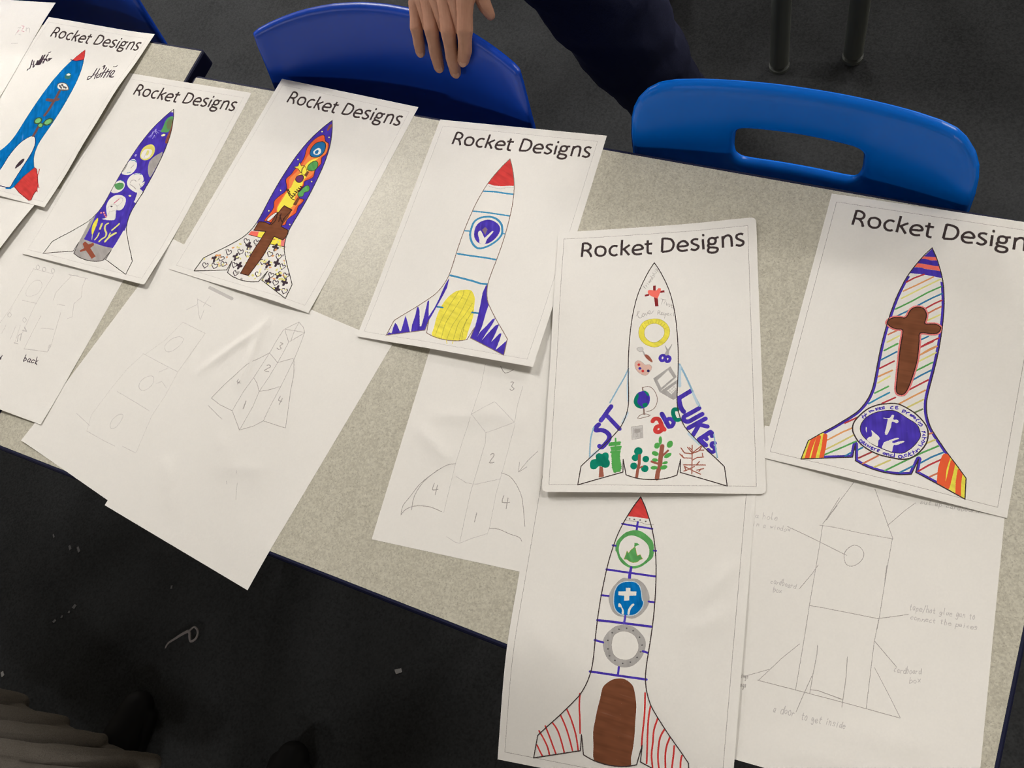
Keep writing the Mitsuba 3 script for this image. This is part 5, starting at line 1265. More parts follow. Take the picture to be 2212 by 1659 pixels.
  ('signature','ink','L',1.6,1,0,[-776,690,-716,583,-713,626,-702,661]),
  ('signature','ink','L',3.0,1,0,[-692,646,-709,703,-678,644,-661,669,-681,729]),
  ('signature','ink','L',2.6,1,0,[-648,650,-687,804]),
  ('signature','ink','L',2.4,1,0,[-631,658,-653,821]),
  ('signature','ink','L',2.0,1,0,[-590,682,-605,851]),
  ('signature','ink','L',1.8,1,0,[-603,701,-596,756,-545,734,-511,751,-511,783,-541,777,-518,760,-494,792]),
  ('signature','ink','L',1.4,1,0,[-612,877,-583,893]),
  ('signature','ink','L',2.0,1,0,[-657,745,-565,762]),
  ('signature','ink','L',1.8,1,0,[368,564,401,581,421,647,414,770]),
  ('signature','ink','L',1.4,1,0,[368,564,357,614,405,623]),
  ('signature','ink','L',1.8,1,0,[487,598,472,668,468,770]),
  ('signature','ink','L',1.4,1,0,[431,649,489,692]),
  ('signature','ink','L',1.8,1,0,[529,679,504,653,519,615,554,642,536,701]),
  ('signature','ink','L',2.2,1,0,[588,639,577,802]),
  ('signature','ink','L',2.2,1,0,[501,818,524,833,535,783]),
  ('signature','ink','L',2.2,1,0,[642,639,633,782]),
  ('signature','ink','L',2.0,1,0,[698,651,692,773]),
  ('signature','ink','L',1.8,1,0,[555,705,676,749]),
  ('signature','ink','L',2.0,1,0,[745,660,772,717,770,767,732,760,733,678,779,657,821,665]),
  ('signature','ink','L',1.4,1,0,[691,839,731,842,748,866]),
 ],
 'E': [
  ('rocket_sketch','pencil','L',0.45,0,0,[-191,1092,-262,940,-332,790,-396,654]),
  ('rocket_sketch','pencil','L',0.45,0,0,[-290,926,-329,824,-378,687]),
  ('rocket_sketch','pencil','L',0.45,0,0,[-8,1066,79,887,194,649]),
  ('rocket_sketch','pencil','L',0.45,0,0,[-421,636,-295,643,-68,639,197,645]),
  ('rocket_sketch','pencil','L',0.45,0,0,[-395,642,-393,476,-394,239,-396,-90,-395,-293]),
  ('rocket_sketch','pencil','L',0.45,0,0,[191,648,181,372,173,-68,169,-153]),
  ('rocket_sketch','pencil','L',0.45,0,0,[-400,-89,-263,-81,-44,-74,169,-67]),
  ('rocket_sketch','pencil','L',0.9,0,0,[-302,847,-343,762,-372,697]),
  ('rocket_sketch','pencil','L',0.9,0,0,[178,399,178,269]),
  ('porthole_sketch','pencil','O',0.5,1,0,[-111,519,-62,514,-23,470,-26,413,-60,360,-107,329,-149,336,-173,379,-178,434,-152,485]),
  ('note_pointer','pencil','L',0.45,0,0,[-689,564,-506,517,-157,415]),
  ('note_pointer','pencil','L',0.45,0,0,[339,1009,267,928,137,755]),
  ('note_pointer','pencil','L',0.45,0,0,[-379,275,-417,189,-499,37]),
  ('note_pointer','pencil','L',0.45,0,0,[169,-65,396,25]),
  ('note_window','pencillight','L',0.5,1,0,[-955,607,-968,610,-978,599,-971,587,-959,595,-955,611,-959,590,-951,589]),
  ('note_window','pencillight','L',0.5,1,0,[-914,646,-911,588]),
  ('note_window','pencillight','L',0.5,1,0,[-910,612,-903,621,-894,612,-895,591]),
  ('note_window','pencillight','L',0.5,1,0,[-863,622,-875,610,-875,596,-861,592,-850,608,-860,619,-864,619]),
  ('note_window','pencillight','L',0.5,1,0,[-838,665,-837,605,-829,604]),
  ('note_window','pencillight','L',0.5,1,0,[-810,613,-789,615,-793,629,-804,623,-809,605,-799,600,-786,607]),
  ('note_window','pencillight','L',0.5,1,0,[-978,531,-980,506]),
  ('note_window','pencillight','L',0.5,1,0,[-976,544,-978,544]),
  ('note_window','pencillight','L',0.5,1,0,[-951,535,-952,510]),
  ('note_window','pencillight','L',0.5,1,0,[-953,528,-940,533,-935,526,-936,513]),
  ('note_window','pencillight','L',0.5,1,0,[-877,529,-887,534,-894,519,-889,507,-881,517,-878,532,-880,513,-873,509]),
  ('note_window','pencillight','L',0.5,1,0,[-833,536,-829,518,-821,532,-818,518,-809,540]),
  ('note_window','pencillight','L',0.5,1,0,[-794,538,-792,514]),
  ('note_window','pencillight','L',0.5,1,0,[-792,544,-794,549]),
  ('note_window','pencillight','L',0.5,1,0,[-769,538,-771,519]),
  ('note_window','pencillight','L',0.5,1,0,[-771,530,-761,539,-753,532,-757,517]),
  ('note_window','pencillight','L',0.5,1,0,[-726,536,-734,540,-744,529,-738,516,-727,522,-726,538,-724,564,-726,517]),
  ('note_window','pencillight','L',0.5,1,0,[-699,540,-710,531,-710,516,-700,518,-690,531,-698,538,-699,539]),
  ('note_window','pencillight','L',0.5,1,0,[-683,547,-678,526,-672,540,-667,524,-662,550]),
  ('note_cardboard','pencillight','L',0.55,1,0,[-731,43,-737,46,-745,38,-741,26,-732,29]),
  ('note_cardboard','pencillight','L',0.55,1,0,[-701,51,-711,58,-719,44,-715,31,-704,34,-702,52,-704,35,-701,31]),
  ('note_cardboard','pencillight','L',0.55,1,0,[-689,49,-694,27]),
  ('note_cardboard','pencillight','L',0.55,1,0,[-690,39,-685,46,-676,46]),
  ('note_cardboard','pencillight','L',0.55,1,0,[-656,52,-664,59,-671,43,-668,31,-661,36,-657,55,-652,82,-661,28]),
  ('note_cardboard','pencillight','L',0.55,1,0,[-643,89,-647,33,-639,32,-633,47,-637,61,-646,51]),
  ('note_cardboard','pencillight','L',0.55,1,0,[-613,54,-622,45,-620,33,-611,28,-607,43,-610,53,-614,53]),
  ('note_cardboard','pencillight','L',0.55,1,0,[-584,44,-590,50,-597,35,-595,24,-587,32,-582,48,-586,26,-582,23]),
  ('note_cardboard','pencillight','L',0.55,1,0,[-570,54,-573,28]),
  ('note_cardboard','pencillight','L',0.55,1,0,[-571,44,-566,53,-557,51]),
  ('note_cardboard','pencillight','L',0.55,1,0,[-529,45,-539,51,-549,38,-544,28,-535,30,-531,47,-527,68,-532,28]),
  ('note_cardboard','pencillight','L',0.55,1,0,[-711,9,-712,-44,-703,-40,-695,-26,-702,-13,-711,-24]),
  ('note_cardboard','pencillight','L',0.55,1,0,[-678,-16,-688,-25,-685,-37,-674,-40,-670,-25,-676,-17,-680,-16]),
  ('note_cardboard','pencillight','L',0.55,1,0,[-662,-19,-643,-36]),
  ('note_cardboard','pencillight','L',0.55,1,0,[-644,-15,-662,-39]),
  ('note_tape','pencillight','L',0.55,1,0,[408,112,406,68,411,70]),
  ('note_tape','pencillight','L',0.55,1,0,[402,93,413,94]),
  ('note_tape','pencillight','L',0.55,1,0,[440,101,431,102,424,87,429,71,437,80,441,101,438,78,442,74]),
  ('note_tape','pencillight','L',0.55,1,0,[453,93,450,49]),
  ('note_tape','pencillight','L',0.55,1,0,[452,89,463,95,465,80,459,68,450,69]),
  ('note_tape','pencillight','L',0.55,1,0,[476,82,496,88,492,100,480,96,476,79,483,70,496,76]),
  ('note_tape','pencillight','L',0.55,1,0,[503,64,521,130]),
  ('note_tape','pencillight','L',0.55,1,0,[535,134,530,74]),
  ('note_tape','pencillight','L',0.55,1,0,[530,97,541,107,547,99,544,75]),
  ('note_tape','pencillight','L',0.55,1,0,[565,104,558,96,556,80,565,78,571,94,568,107,564,106]),
  ('note_tape','pencillight','L',0.55,1,0,[590,123,588,81,595,81]),
  ('note_tape','pencillight','L',0.55,1,0,[581,105,595,109]),
  ('note_tape','pencillight','L',0.55,1,0,[650,102,642,105,632,94,639,83,651,103,643,70,636,65,631,68]),
  ('note_tape','pencillight','L',0.55,1,0,[667,143,664,94,669,90]),
  ('note_tape','pencillight','L',0.55,1,0,[687,113,684,93,692,92,700,105,701,116,696,92]),
  ('note_tape','pencillight','L',0.55,1,0,[709,102,725,104,722,114,712,108,708,96,715,87,725,92]),
  ('note_tape','pencillight','L',0.55,1,0,[778,123,769,129,760,111,764,96,777,124,771,79,762,73,758,78]),
  ('note_tape','pencillight','L',0.55,1,0,[786,126,785,103,792,103,797,114,797,128,798,101]),
  ('note_tape','pencillight','L',0.55,1,0,[813,129,809,99]),
  ('note_tape','pencillight','L',0.55,1,0,[811,119,819,127,825,120,823,104]),
  ('note_tape','pencillight','L',0.55,1,0,[869,142,866,102,870,101]),
  ('note_tape','pencillight','L',0.55,1,0,[862,128,875,130]),
  ('note_tape','pencillight','L',0.55,1,0,[893,138,886,125,887,108,893,106,900,123,896,136,893,139]),
  ('note_tape','pencillight','L',0.55,1,0,[436,10,427,14,416,0,421,-8,431,-6]),
  ('note_tape','pencillight','L',0.55,1,0,[456,17,445,6,448,-6,460,-6,467,5,458,14,455,15]),
  ('note_tape','pencillight','L',0.55,1,0,[476,12,474,-12]),
  ('note_tape','pencillight','L',0.55,1,0,[475,3,483,12,490,5,491,-10]),
  ('note_tape','pencillight','L',0.55,1,0,[508,11,504,-9]),
  ('note_tape','pencillight','L',0.55,1,0,[506,7,516,11,525,8,522,-7]),
  ('note_tape','pencillight','L',0.55,1,0,[532,10,550,16,546,21,535,18,533,8,538,0,550,3]),
  ('note_tape','pencillight','L',0.55,1,0,[580,21,572,21,562,8,565,-4,579,2]),
  ('note_tape','pencillight','L',0.55,1,0,[597,34,596,5,603,4]),
  ('note_tape','pencillight','L',0.55,1,0,[590,23,605,25]),
  ('note_tape','pencillight','L',0.55,1,0,[656,44,653,10,661,13]),
  ('note_tape','pencillight','L',0.55,1,0,[648,34,663,33]),
  ('note_tape','pencillight','L',0.55,1,0,[681,54,678,5]),
  ('note_tape','pencillight','L',0.55,1,0,[677,23,686,35,692,23,690,8]),
  ('note_tape','pencillight','L',0.55,1,0,[706,23,726,26,722,32,710,27,705,17,713,11,728,16]),
  ('note_tape','pencillight','L',0.55,1,0,[767,37,760,-8]),
  ('note_tape','pencillight','L',0.55,1,0,[767,31,782,36,784,25,775,13,764,14]),
  ('note_tape','pencillight','L',0.55,1,0,[791,27,808,30,803,41,794,37,792,23,799,21,808,23]),
  ('note_tape','pencillight','L',0.55,1,0,[829,43,826,21]),
  ('note_tape','pencillight','L',0.55,1,0,[829,55,830,55]),
  ('note_tape','pencillight','L',0.55,1,0,[863,39,855,40,848,31,851,24,863,24]),
  ('note_tape','pencillight','L',0.55,1,0,[876,30,898,35,891,44,879,38,876,30,885,21,898,28]),
  ('note_tape','pencillight','L',0.55,1,0,[925,46,915,51,907,43,922,36,918,26,904,26]),
  ('note_cut','pencillight','L',0.55,1,0,[398,1025,390,1030,380,1019,381,1008,398,1014]),
  ('note_cut','pencillight','L',0.55,1,0,[410,1036,411,1015,423,1011,428,1023,430,1034,429,1013]),
  ('note_cut','pencillight','L',0.55,1,0,[454,1053,447,1018,457,1020]),
  ('note_cut','pencillight','L',0.55,1,0,[445,1039,463,1041]),
  ('note_cut','pencillight','L',0.55,1,0,[501,1043,500,1017,507,1018,513,1030,514,1044,513,1015]),
  ('note_cut','pencillight','L',0.55,1,0,[532,1043,528,999]),
  ('note_cut','pencillight','L',0.55,1,0,[533,1037,545,1042,550,1029,539,1018,531,1022]),
  ('note_cut','pencillight','L',0.55,1,0,[606,1037,598,1039,588,1031,592,1020,607,1024]),
  ('note_cut','pencillight','L',0.55,1,0,[638,1034,628,1037,620,1027,623,1018,634,1024,638,1039,635,1020,642,1017]),
  ('note_cut','pencillight','L',0.55,1,0,[656,1042,650,1020]),
  ('note_cut','pencillight','L',0.55,1,0,[654,1033,663,1045,672,1042]),
  ('note_cut','pencillight','L',0.55,1,0,[696,1035,686,1037,679,1026,683,1015,692,1022,696,1035,701,1055,696,1015]),
  ('note_cut','pencillight','L',0.55,1,0,[717,1063,709,1016,720,1017,730,1029,724,1040,710,1032]),
  ('note_cut','pencillight','L',0.55,1,0,[747,1044,739,1035,738,1021,748,1018,755,1031,751,1046,746,1044]),
  ('note_cut','pencillight','L',0.55,1,0,[790,1043,778,1048,767,1034,773,1021,785,1029,789,1047,787,1027,790,1022]),
  ('note_cut','pencillight','L',0.55,1,0,[801,1047,797,1023]),
  ('note_cut','pencillight','L',0.55,1,0,[800,1039,807,1048,816,1047]),
  ('note_cut','pencillight','L',0.55,1,0,[847,1040,836,1043,826,1033,830,1026,845,1031,848,1040,853,1059,846,1023]),
  ('rocket_sketch','pencil','L',0.45,0,0,[-395,-179,-394,-394,-396,-816]),
  ('rocket_sketch','pencil','L',0.45,0,0,[170,-79,160,-275,169,-814]),
  ('rocket_sketch','pencil','L',0.45,0,0,[-425,-432,-550,-589,-702,-811]),
  ('rocket_sketch','pencil','L',0.45,0,0,[-711,-814,-401,-813,-18,-814,178,-817,432,-821]),
  ('rocket_sketch','pencil','L',0.45,0,0,[190,-475,314,-647,431,-816]),
  ('rocket_sketch','pencil','L',0.45,0,0,[-280,-405,-273,-480,-279,-653,-281,-814]),
  ('rocket_sketch','pencil','L',0.45,0,0,[-31,-442,-18,-623,-17,-855]),
  ('rocket_sketch','pencil','L',0.45,0,0,[-282,-782,-224,-771,-22,-792]),
  ('note_pointer','pencil','L',0.45,0,0,[-635,-703,-834,-817]),
  ('note_pointer','pencil','L',0.45,0,0,[-286,-669,-326,-826,-364,-985]),
  ('note_pointer','pencil','L',0.45,0,0,[162,-260,358,-428]),
  ('note_door','pencillight','L',0.6,1,0,[-524,-1004,-535,-1002,-541,-1018,-540,-1034,-532,-1027,-525,-1004,-530,-1026,-527,-1036]),
  ('note_door','pencillight','L',0.6,1,0,[-461,-1001,-472,-993,-483,-1012,-478,-1035,-465,-1023,-462,-999,-454,-962,-463,-1033]),
  ('note_door','pencillight','L',0.6,1,0,[-441,-993,-451,-1001,-450,-1017,-440,-1021,-433,-1004,-439,-993,-444,-993]),
  ('note_door','pencillight','L',0.6,1,0,[-411,-985,-422,-1000,-422,-1020,-410,-1027,-402,-1006,-409,-987,-412,-985]),
  ('note_door','pencillight','L',0.6,1,0,[-390,-1002,-393,-1028]),
  ('note_door','pencillight','L',0.6,1,0,[-393,-1012,-384,-999,-376,-1002]),
  ('note_door','pencillight','L',0.6,1,0,[-304,-979,-308,-1031,-299,-1032]),
  ('note_door','pencillight','L',0.6,1,0,[-313,-999,-296,-998]),
  ('note_door','pencillight','L',0.6,1,0,[-277,-994,-286,-1008,-287,-1028,-277,-1032,-271,-1012,-274,-997,-280,-996]),
  ('note_door','pencillight','L',0.6,1,0,[-218,-1003,-227,-996,-233,-1012,-228,-1026,-218,-1002,-219,-1043,-228,-1051,-233,-1043]),
  ('note_door','pencillight','L',0.6,1,0,[-206,-1017,-186,-1011,-192,-1000,-201,-1003,-205,-1019,-200,-1031,-187,-1026]),
  ('note_door','pencillight','L',0.6,1,0,[-163,-974,-170,-1023,-162,-1025]),
  ('note_door','pencillight','L',0.6,1,0,[-172,-993,-156,-991]),
  ('note_door','pencillight','L',0.6,1,0,[-113,-993,-115,-1019]),
  ('note_door','pencillight','L',0.6,1,0,[-112,-980,-109,-974]),
  ('note_door','pencillight','L',0.6,1,0,[-94,-985,-97,-1020]),
  ('note_door','pencillight','L',0.6,1,0,[-94,-1001,-86,-985,-81,-999,-84,-1020]),
  ('note_door','pencillight','L',0.6,1,0,[-48,-991,-56,-987,-63,-995,-52,-1008,-55,-1017,-68,-1017]),
  ('note_door','pencillight','L',0.6,1,0,[-31,-991,-34,-1024]),
  ('note_door','pencillight','L',0.6,1,0,[-28,-983,-29,-977]),
  ('note_door','pencillight','L',0.6,1,0,[3,-992,-5,-991,-13,-1004,-12,-1017,-1,-1008,4,-993,8,-968,1,-1018]),
  ('note_door','pencillight','L',0.6,1,0,[12,-1001,29,-998,24,-990,16,-994,12,-1006,18,-1018,28,-1011]),
  ('note_cardboard','pencillight','L',0.55,1,0,[355,-443,349,-440,343,-457,345,-467,354,-466]),
  ('note_cardboard','pencillight','L',0.55,1,0,[379,-443,373,-443,367,-456,371,-469,379,-462,380,-445,380,-466,384,-465]),
  ('note_cardboard','pencillight','L',0.55,1,0,[392,-444,393,-470]),
  ('note_cardboard','pencillight','L',0.55,1,0,[391,-457,398,-445,406,-445]),
  ('note_cardboard','pencillight','L',0.55,1,0,[430,-439,420,-437,414,-451,419,-465,429,-458,431,-440,430,-415,432,-463]),
  ('note_cardboard','pencillight','L',0.55,1,0,[438,-400,438,-454,445,-454,451,-437,445,-423,438,-438]),
  ('note_cardboard','pencillight','L',0.55,1,0,[469,-426,461,-436,463,-454,471,-453,477,-440,471,-427,468,-425]),
  ('note_cardboard','pencillight','L',0.55,1,0,[498,-426,491,-420,484,-437,488,-447,496,-439,499,-423,498,-440,502,-444]),
  ('note_cardboard','pencillight','L',0.55,1,0,[509,-421,508,-442]),
  ('note_cardboard','pencillight','L',0.55,1,0,[509,-427,513,-421,521,-418]),
  ('note_cardboard','pencillight','L',0.55,1,0,[546,-418,537,-413,530,-427,534,-438,544,-429,545,-418,548,-391,547,-438]),
  ('note_cardboard','pencillight','L',0.55,1,0,[471,-485,469,-529,480,-525,491,-512,481,-501,470,-514]),
  ('note_cardboard','pencillight','L',0.55,1,0,[508,-495,499,-504,503,-517,513,-518,519,-505,511,-497,508,-495]),
  ('note_cardboard','pencillight','L',0.55,1,0,[529,-480,550,-502]),
  ('note_cardboard','pencillight','L',0.55,1,0,[549,-476,531,-508]),
  ('note_legs','pencil','L',0.5,1,0,[-860,-813,-857,-833,-854,-819,-851,-833,-849,-810]),
  ('note_legs','pencil','L',0.5,1,0,[-843,-807,-842,-828]),
  ('note_legs','pencil','L',0.5,1,0,[-843,-800,-844,-797]),
  ('note_legs','pencil','L',0.5,1,0,[-830,-803,-829,-824]),
  ('note_legs','pencil','L',0.5,1,0,[-829,-812,-826,-804,-822,-808,-821,-823]),
  ('note_legs','pencil','L',0.5,1,0,[-808,-805,-813,-802,-816,-815,-812,-824,-808,-804,-807,-838,-810,-845,-812,-838]),
  ('note_legs','pencil','L',0.5,1,0,[-793,-804,-797,-801,-799,-806,-793,-815,-795,-820,-799,-820]),
  ('note_legs','pencil','L',0.5,1,0,[-849,-871,-850,-905,-847,-903]),
  ('note_legs','pencil','L',0.5,1,0,[-839,-892,-831,-889,-834,-878,-839,-884,-839,-895,-836,-902,-830,-898]),
  ('note_legs','pencil','L',0.5,1,0,[-813,-878,-818,-876,-822,-888,-818,-900,-812,-880,-813,-915,-818,-922,-822,-915]),
  ('note_legs','pencil','L',0.5,1,0,[-797,-876,-802,-874,-804,-880,-798,-889,-799,-897,-806,-894]),
 ],
 'D': [
  ('rocket_sketch','pencillight','L',0.4,0,0,[-387,555,-367,318,-378,-18]),
  ('rocket_sketch','pencillight','L',0.4,0,0,[-380,-11,-395,-274,-403,-553,-395,-781,-382,-1074]),
  ('rocket_sketch','pencillight','L',0.4,0,0,[-174,158,-378,-18,-176,-185,95,-28,-165,155]),
  ('rocket_sketch','pencillight','L',0.4,0,0,[79,373,75,162,95,-28]),
  ('rocket_sketch','pencillight','L',0.4,0,0,[106,-41,102,-217,102,-490,97,-787,122,-1140,113,-1209]),
  ('rocket_sketch','pencillight','L',0.4,0,0,[-176,-185,-154,-291,-159,-537,-165,-823,-152,-1071,-136,-1327]),
  ('rocket_sketch','pencillight','L',0.4,0,0,[-363,-690,-233,-737,-133,-732,98,-633]),
  ('rocket_sketch','pencillight','L',0.4,0,0,[-286,-1303,-190,-1338,-139,-1342,-13,-1262,109,-1197]),
  ('rocket_sketch','pencil','L',0.6,1,0,[-400,-564,-493,-598,-610,-706,-718,-841,-779,-982,-827,-1090,-819,-1188]),
  ('rocket_sketch','pencil','L',0.6,1,0,[-566,-655,-684,-806,-737,-974,-723,-1113]),
  ('rocket_sketch','pencil','L',0.6,1,0,[-819,-1188,-782,-1117,-680,-1062,-536,-1048,-405,-1072]),
  ('rocket_sketch','pencil','L',0.6,1,0,[95,-570,185,-588,274,-656,358,-765,411,-892,466,-1051]),
  ('rocket_sketch','pencil','L',0.6,1,0,[122,-1140,216,-1128,334,-1152,434,-1165,472,-1197]),
  ('rocket_sketch','pencil','L',0.8,1,0,[-214,558,-147,490,-68,541]),
  ('pencil_arrow','pencil','L',0.5,0,0,[404,-286,332,-392,266,-531]),
  ('pencil_arrow','pencil','L',0.5,0,0,[250,-428,266,-531,336,-462]),
  ('part_number','pencil','L',0.8,1,0,[-61,400,-29,402,-40,357,-7,335,-26,311,-48,320]),
  ('part_number','pencil','L',0.8,1,0,[-67,-407,-47,-388,-27,-406,-56,-487,-9,-477]),
  ('part_number','pencil','L',0.8,1,0,[-566,-805,-566,-871,-511,-856]),
  ('part_number','pencil','L',0.8,1,0,[-528,-817,-523,-914]),
  ('part_number','pencil','L',0.8,1,0,[181,-792,181,-859,256,-848]),
  ('part_number','pencil','L',0.8,1,0,[229,-809,237,-914]),
  ('part_number','pencil','L',0.9,1,0,[-46,-1015,-44,-1105]),
 ],
 'C': [
  ('rocket_sketch','pencil','L',0.5,0,0,[-269,1151,-155,1294,-69,1260,-11,1210,-269,1151,-127,1032,-12,1203]),
  ('rocket_sketch','pencil','L',0.5,0,0,[-152,1290,-143,1185,-113,1061]),
  ('rocket_sketch','pencil','L',0.5,0,0,[-276,1143,-278,983,-269,828,-273,497,-289,308,-279,61]),
  ('rocket_sketch','pencil','L',0.5,0,0,[-127,1032,-114,892,-107,766,-103,574,-111,384,-75,203,-61,-92]),
  ('rocket_sketch','pencil','L',0.5,0,0,[-12,1203,25,1049,58,884,99,533,117,297,142,114]),
  ('rocket_sketch','pencil','L',0.5,0,0,[-269,828,-107,766,47,891]),
  ('rocket_sketch','pencil','L',0.5,0,0,[-273,497,-195,458,-111,384,-13,447,91,535]),
  ('rocket_sketch','pencil','L',0.5,0,0,[53,882,159,728,238,543,342,340,436,152,142,114,70,19,-61,-92,-279,61,-461,59,-613,82,-562,281,-478,517,-393,664,-269,828]),
  ('rocket_sketch','pencil','L',0.5,0,0,[-591,-8,-448,-45,-338,-73]),
  ('part_number','pencil','L',0.9,1,0,[-217,988,-181,988,-201,951,-170,932,-187,909,-218,914]),
  ('part_number','pencil','L',0.9,1,0,[-209,686,-190,701,-158,689,-201,623,-142,631]),
  ('part_number','pencil','L',0.9,1,0,[-432,405,-432,373,-382,375]),
  ('part_number','pencil','L',0.9,1,0,[-400,397,-410,354]),
  ('part_number','pencil','L',1.2,1,0,[-191,223,-170,137]),
  ('part_number','pencil','L',0.9,1,0,[162,438,168,391,211,395]),
  ('part_number','pencil','L',0.9,1,0,[200,423,206,352]),
  ('pencil_ticks','pencillight','L',0.5,0,0,[190,-489,211,-518]),
  ('pencil_ticks','pencillight','L',0.5,0,0,[145,-637,173,-662]),
  ('pencil_ticks','pencillight','L',0.5,0,0,[278,-601,372,-759]),
 ],
 'B': [
  ('porthole_sketch','pencillight','O',0.5,1,0,[15,464,-58,470,-133,402,-155,296,-92,246,-25,278,21,379]),
  ('porthole_sketch','pencillight','O',0.5,1,0,[-6,-91,-66,-89,-131,-167,-119,-255,-46,-282,11,-238,29,-152]),
  ('porthole_sketch','pencillight','O',0.5,1,0,[-44,-635,-105,-643,-141,-730,-116,-809,-59,-818,-27,-749]),
  ('rocket_sketch','pencillight','L',0.4,0,0,[-359,87,-75,96,228,108]),
  ('rocket_sketch','pencillight','L',0.4,0,0,[-333,-438,-7,-433,223,-433]),
  ('rocket_sketch','pencillight','L',0.4,0,0,[-635,-892,-362,-925]),
  ('rocket_sketch','pencillight','L',0.4,0,0,[-347,-994,-100,-983,115,-964]),
  ('rocket_sketch','pencillight','L',0.4,0,0,[199,-920,410,-902]),
  ('rocket_sketch','pencillight','L',0.4,0,0,[-146,638,224,650]),
  ('rocket_sketch','pencillight','L',0.4,0,0,[81,92,-1,-10]),
  ('rocket_sketch','pencillight','L',0.4,0,0,[69,-132,117,-78,222,-112]),
  ('rocket_sketch','pencilfaint','L',0.4,0,0,[-349,76,-411,-161,-431,-439,-436,-816,-351,-989]),
  ('rocket_sketch','pencilfaint','L',0.4,0,0,[228,108,280,-199,292,-467,416,-899]),
  ('rocket_sketch','pencilfaint','L',0.4,0,0,[-146,638,-205,352,-322,89]),
  ('rocket_sketch','pencilfaint','L',0.4,0,0,[224,650,225,428,228,108]),
  ('star_sketch','pencillight','L',0.5,0,0,[-184,964,57,960]),
  ('star_sketch','pencillight','L',0.5,0,0,[-172,961,-34,820,46,760,5,887]),
  ('star_sketch','pencillight','L',0.5,0,0,[-46,1060,-38,916]),
  ('star_sketch','pencillight','L',0.5,0,0,[-215,786,-127,908]),
  ('pencil_shading','pencillight','L',4.0,1,0,[-126,1155,62,1158,247,1160]),
 ],
 'A': [
  ('robot_sketch','pencilfaint','L',0.6,0,0,[-356,330,-351,115,-345,-250,-376,-484]),
  ('robot_sketch','pencilfaint','L',0.6,0,0,[-352,323,-12,329]),
  ('robot_sketch','pencilfaint','L',0.6,0,0,[0,325,-12,123,-12,-134,10,-293,55,-606]),
  ('robot_sketch','pencilfaint','L',0.6,0,0,[-330,-246,-324,-380]),
  ('robot_sketch','pencilfaint','L',0.6,0,0,[-240,-117,0,-101]),
  ('robot_sketch','pencilfaint','L',0.6,0,0,[-266,-485,-255,-600]),
  ('robot_sketch','pencilfaint','L',0.6,0,0,[-115,-445,-80,-642]),
  ('robot_sketch','pencilfaint','L',0.6,0,0,[-54,-429,12,-646]),
  ('robot_window','pencilfaint','O',0.5,1,0,[-240,165,-152,195,-76,137,-74,31,-154,-35,-232,-39,-272,42]),
  ('robot_rivet','pencillight','O',0.7,1,0,[-332,-352,-324,-317,-276,-338,-284,-373]),
  ('robot_rivet','pencillight','O',0.7,1,0,[-66,-357,-58,-323,-11,-343,-19,-378]),
  ('robot_rivet','pencillight','O',0.7,1,0,[-331,351,-324,388,-275,365,-283,329]),
  ('robot_rivet','pencillight','O',0.7,1,0,[-219,348,-212,384,-164,361,-171,325]),
  ('robot_rivet','pencillight','O',0.7,1,0,[-74,360,-67,396,-19,374,-27,338]),
  ('robot_sketch','pencillight','L',1.2,0,0,[42,-638,4,-561,32,-524,78,-614]),
  ('robot_sketch','pencillight','L',1.2,0,0,[20,-483,89,-479,24,-438]),
  ('robot_sketch','pencillight','L',1.2,0,0,[6,-663,67,-661]),
  ('robot_back_sketch','pencilfaint','L',0.7,0,0,[221,379,527,394]),
  ('robot_back_sketch','pencilfaint','L',0.7,0,0,[269,360,213,209,184,96,215,-1]),
  ('robot_back_sketch','pencilfaint','L',0.7,0,0,[497,386,521,272,592,140,539,37,620,-134,563,-178]),
  ('robot_back_sketch','pencilfaint','L',0.7,0,0,[424,-126,495,-357,565,-584]),
  ('robot_back_sketch','pencilfaint','L',0.7,0,0,[167,-237,176,-427,191,-598,200,-697,555,-644,525,-551]),
  ('robot_back_sketch','pencilfaint','L',0.7,0,0,[310,-36,423,-22]),
  ('robot_back_sketch','pencilfaint','L',0.7,0,0,[271,-387,457,-352]),
  ('robot_back_sketch','pencillight','L',1.0,0,0,[241,376,371,393]),
  ('robot_back_sketch','pencillight','L',1.0,0,0,[540,-548,561,-628]),
  ('robot_back_sketch','pencillight','L',1.0,0,0,[207,-695,396,-666]),
  ('caption_back','ink','L',1.1,1,0,[278,-757,294,-841,309,-834,324,-817,301,-795,285,-808]),
  ('caption_back','ink','L',1.1,1,0,[382,-795,357,-791,349,-816,362,-834,380,-823,382,-794,384,-822,400,-832]),
  ('caption_back','ink','L',1.1,1,0,[450,-794,423,-789,408,-809,425,-828,453,-817]),
  ('caption_back','ink','L',1.1,1,0,[454,-743,480,-826]),
  ('caption_back','ink','L',1.1,1,0,[497,-781,474,-808,512,-831]),
  ('caption_front','ink','L',1.2,0,0,[-55,-861,-50,-918]),
  ('caption_front','ink','L',1.2,0,0,[-84,-883,-39,-907]),
 ],
 'F': [
  ('pink_scribble','pencillight','L',0.8,1,0,[657,818,661,917,681,968,628,951]),
  ('pink_scribble','pencillight','L',0.8,1,0,[723,835,766,826]),
  ('pink_scribble','pencillight','L',0.8,1,0,[802,914,822,965,873,944,895,884]),
  ('pink_scribble','pencillight','L',0.8,1,0,[792,963,833,904]),
  ('pink_scribble','pencillight','L',0.8,1,0,[675,661,793,676]),
  ('pink_scribble','rosepencil','L',1.0,1,0,[682,998,735,984,727,934,737,959]),
  ('pink_scribble','rosepencil','L',1.0,1,0,[665,868,680,906]),
  ('pink_scribble','rosepencil','L',1.0,1,0,[729,909,791,889]),
 ],
 'G': [
 ],
}

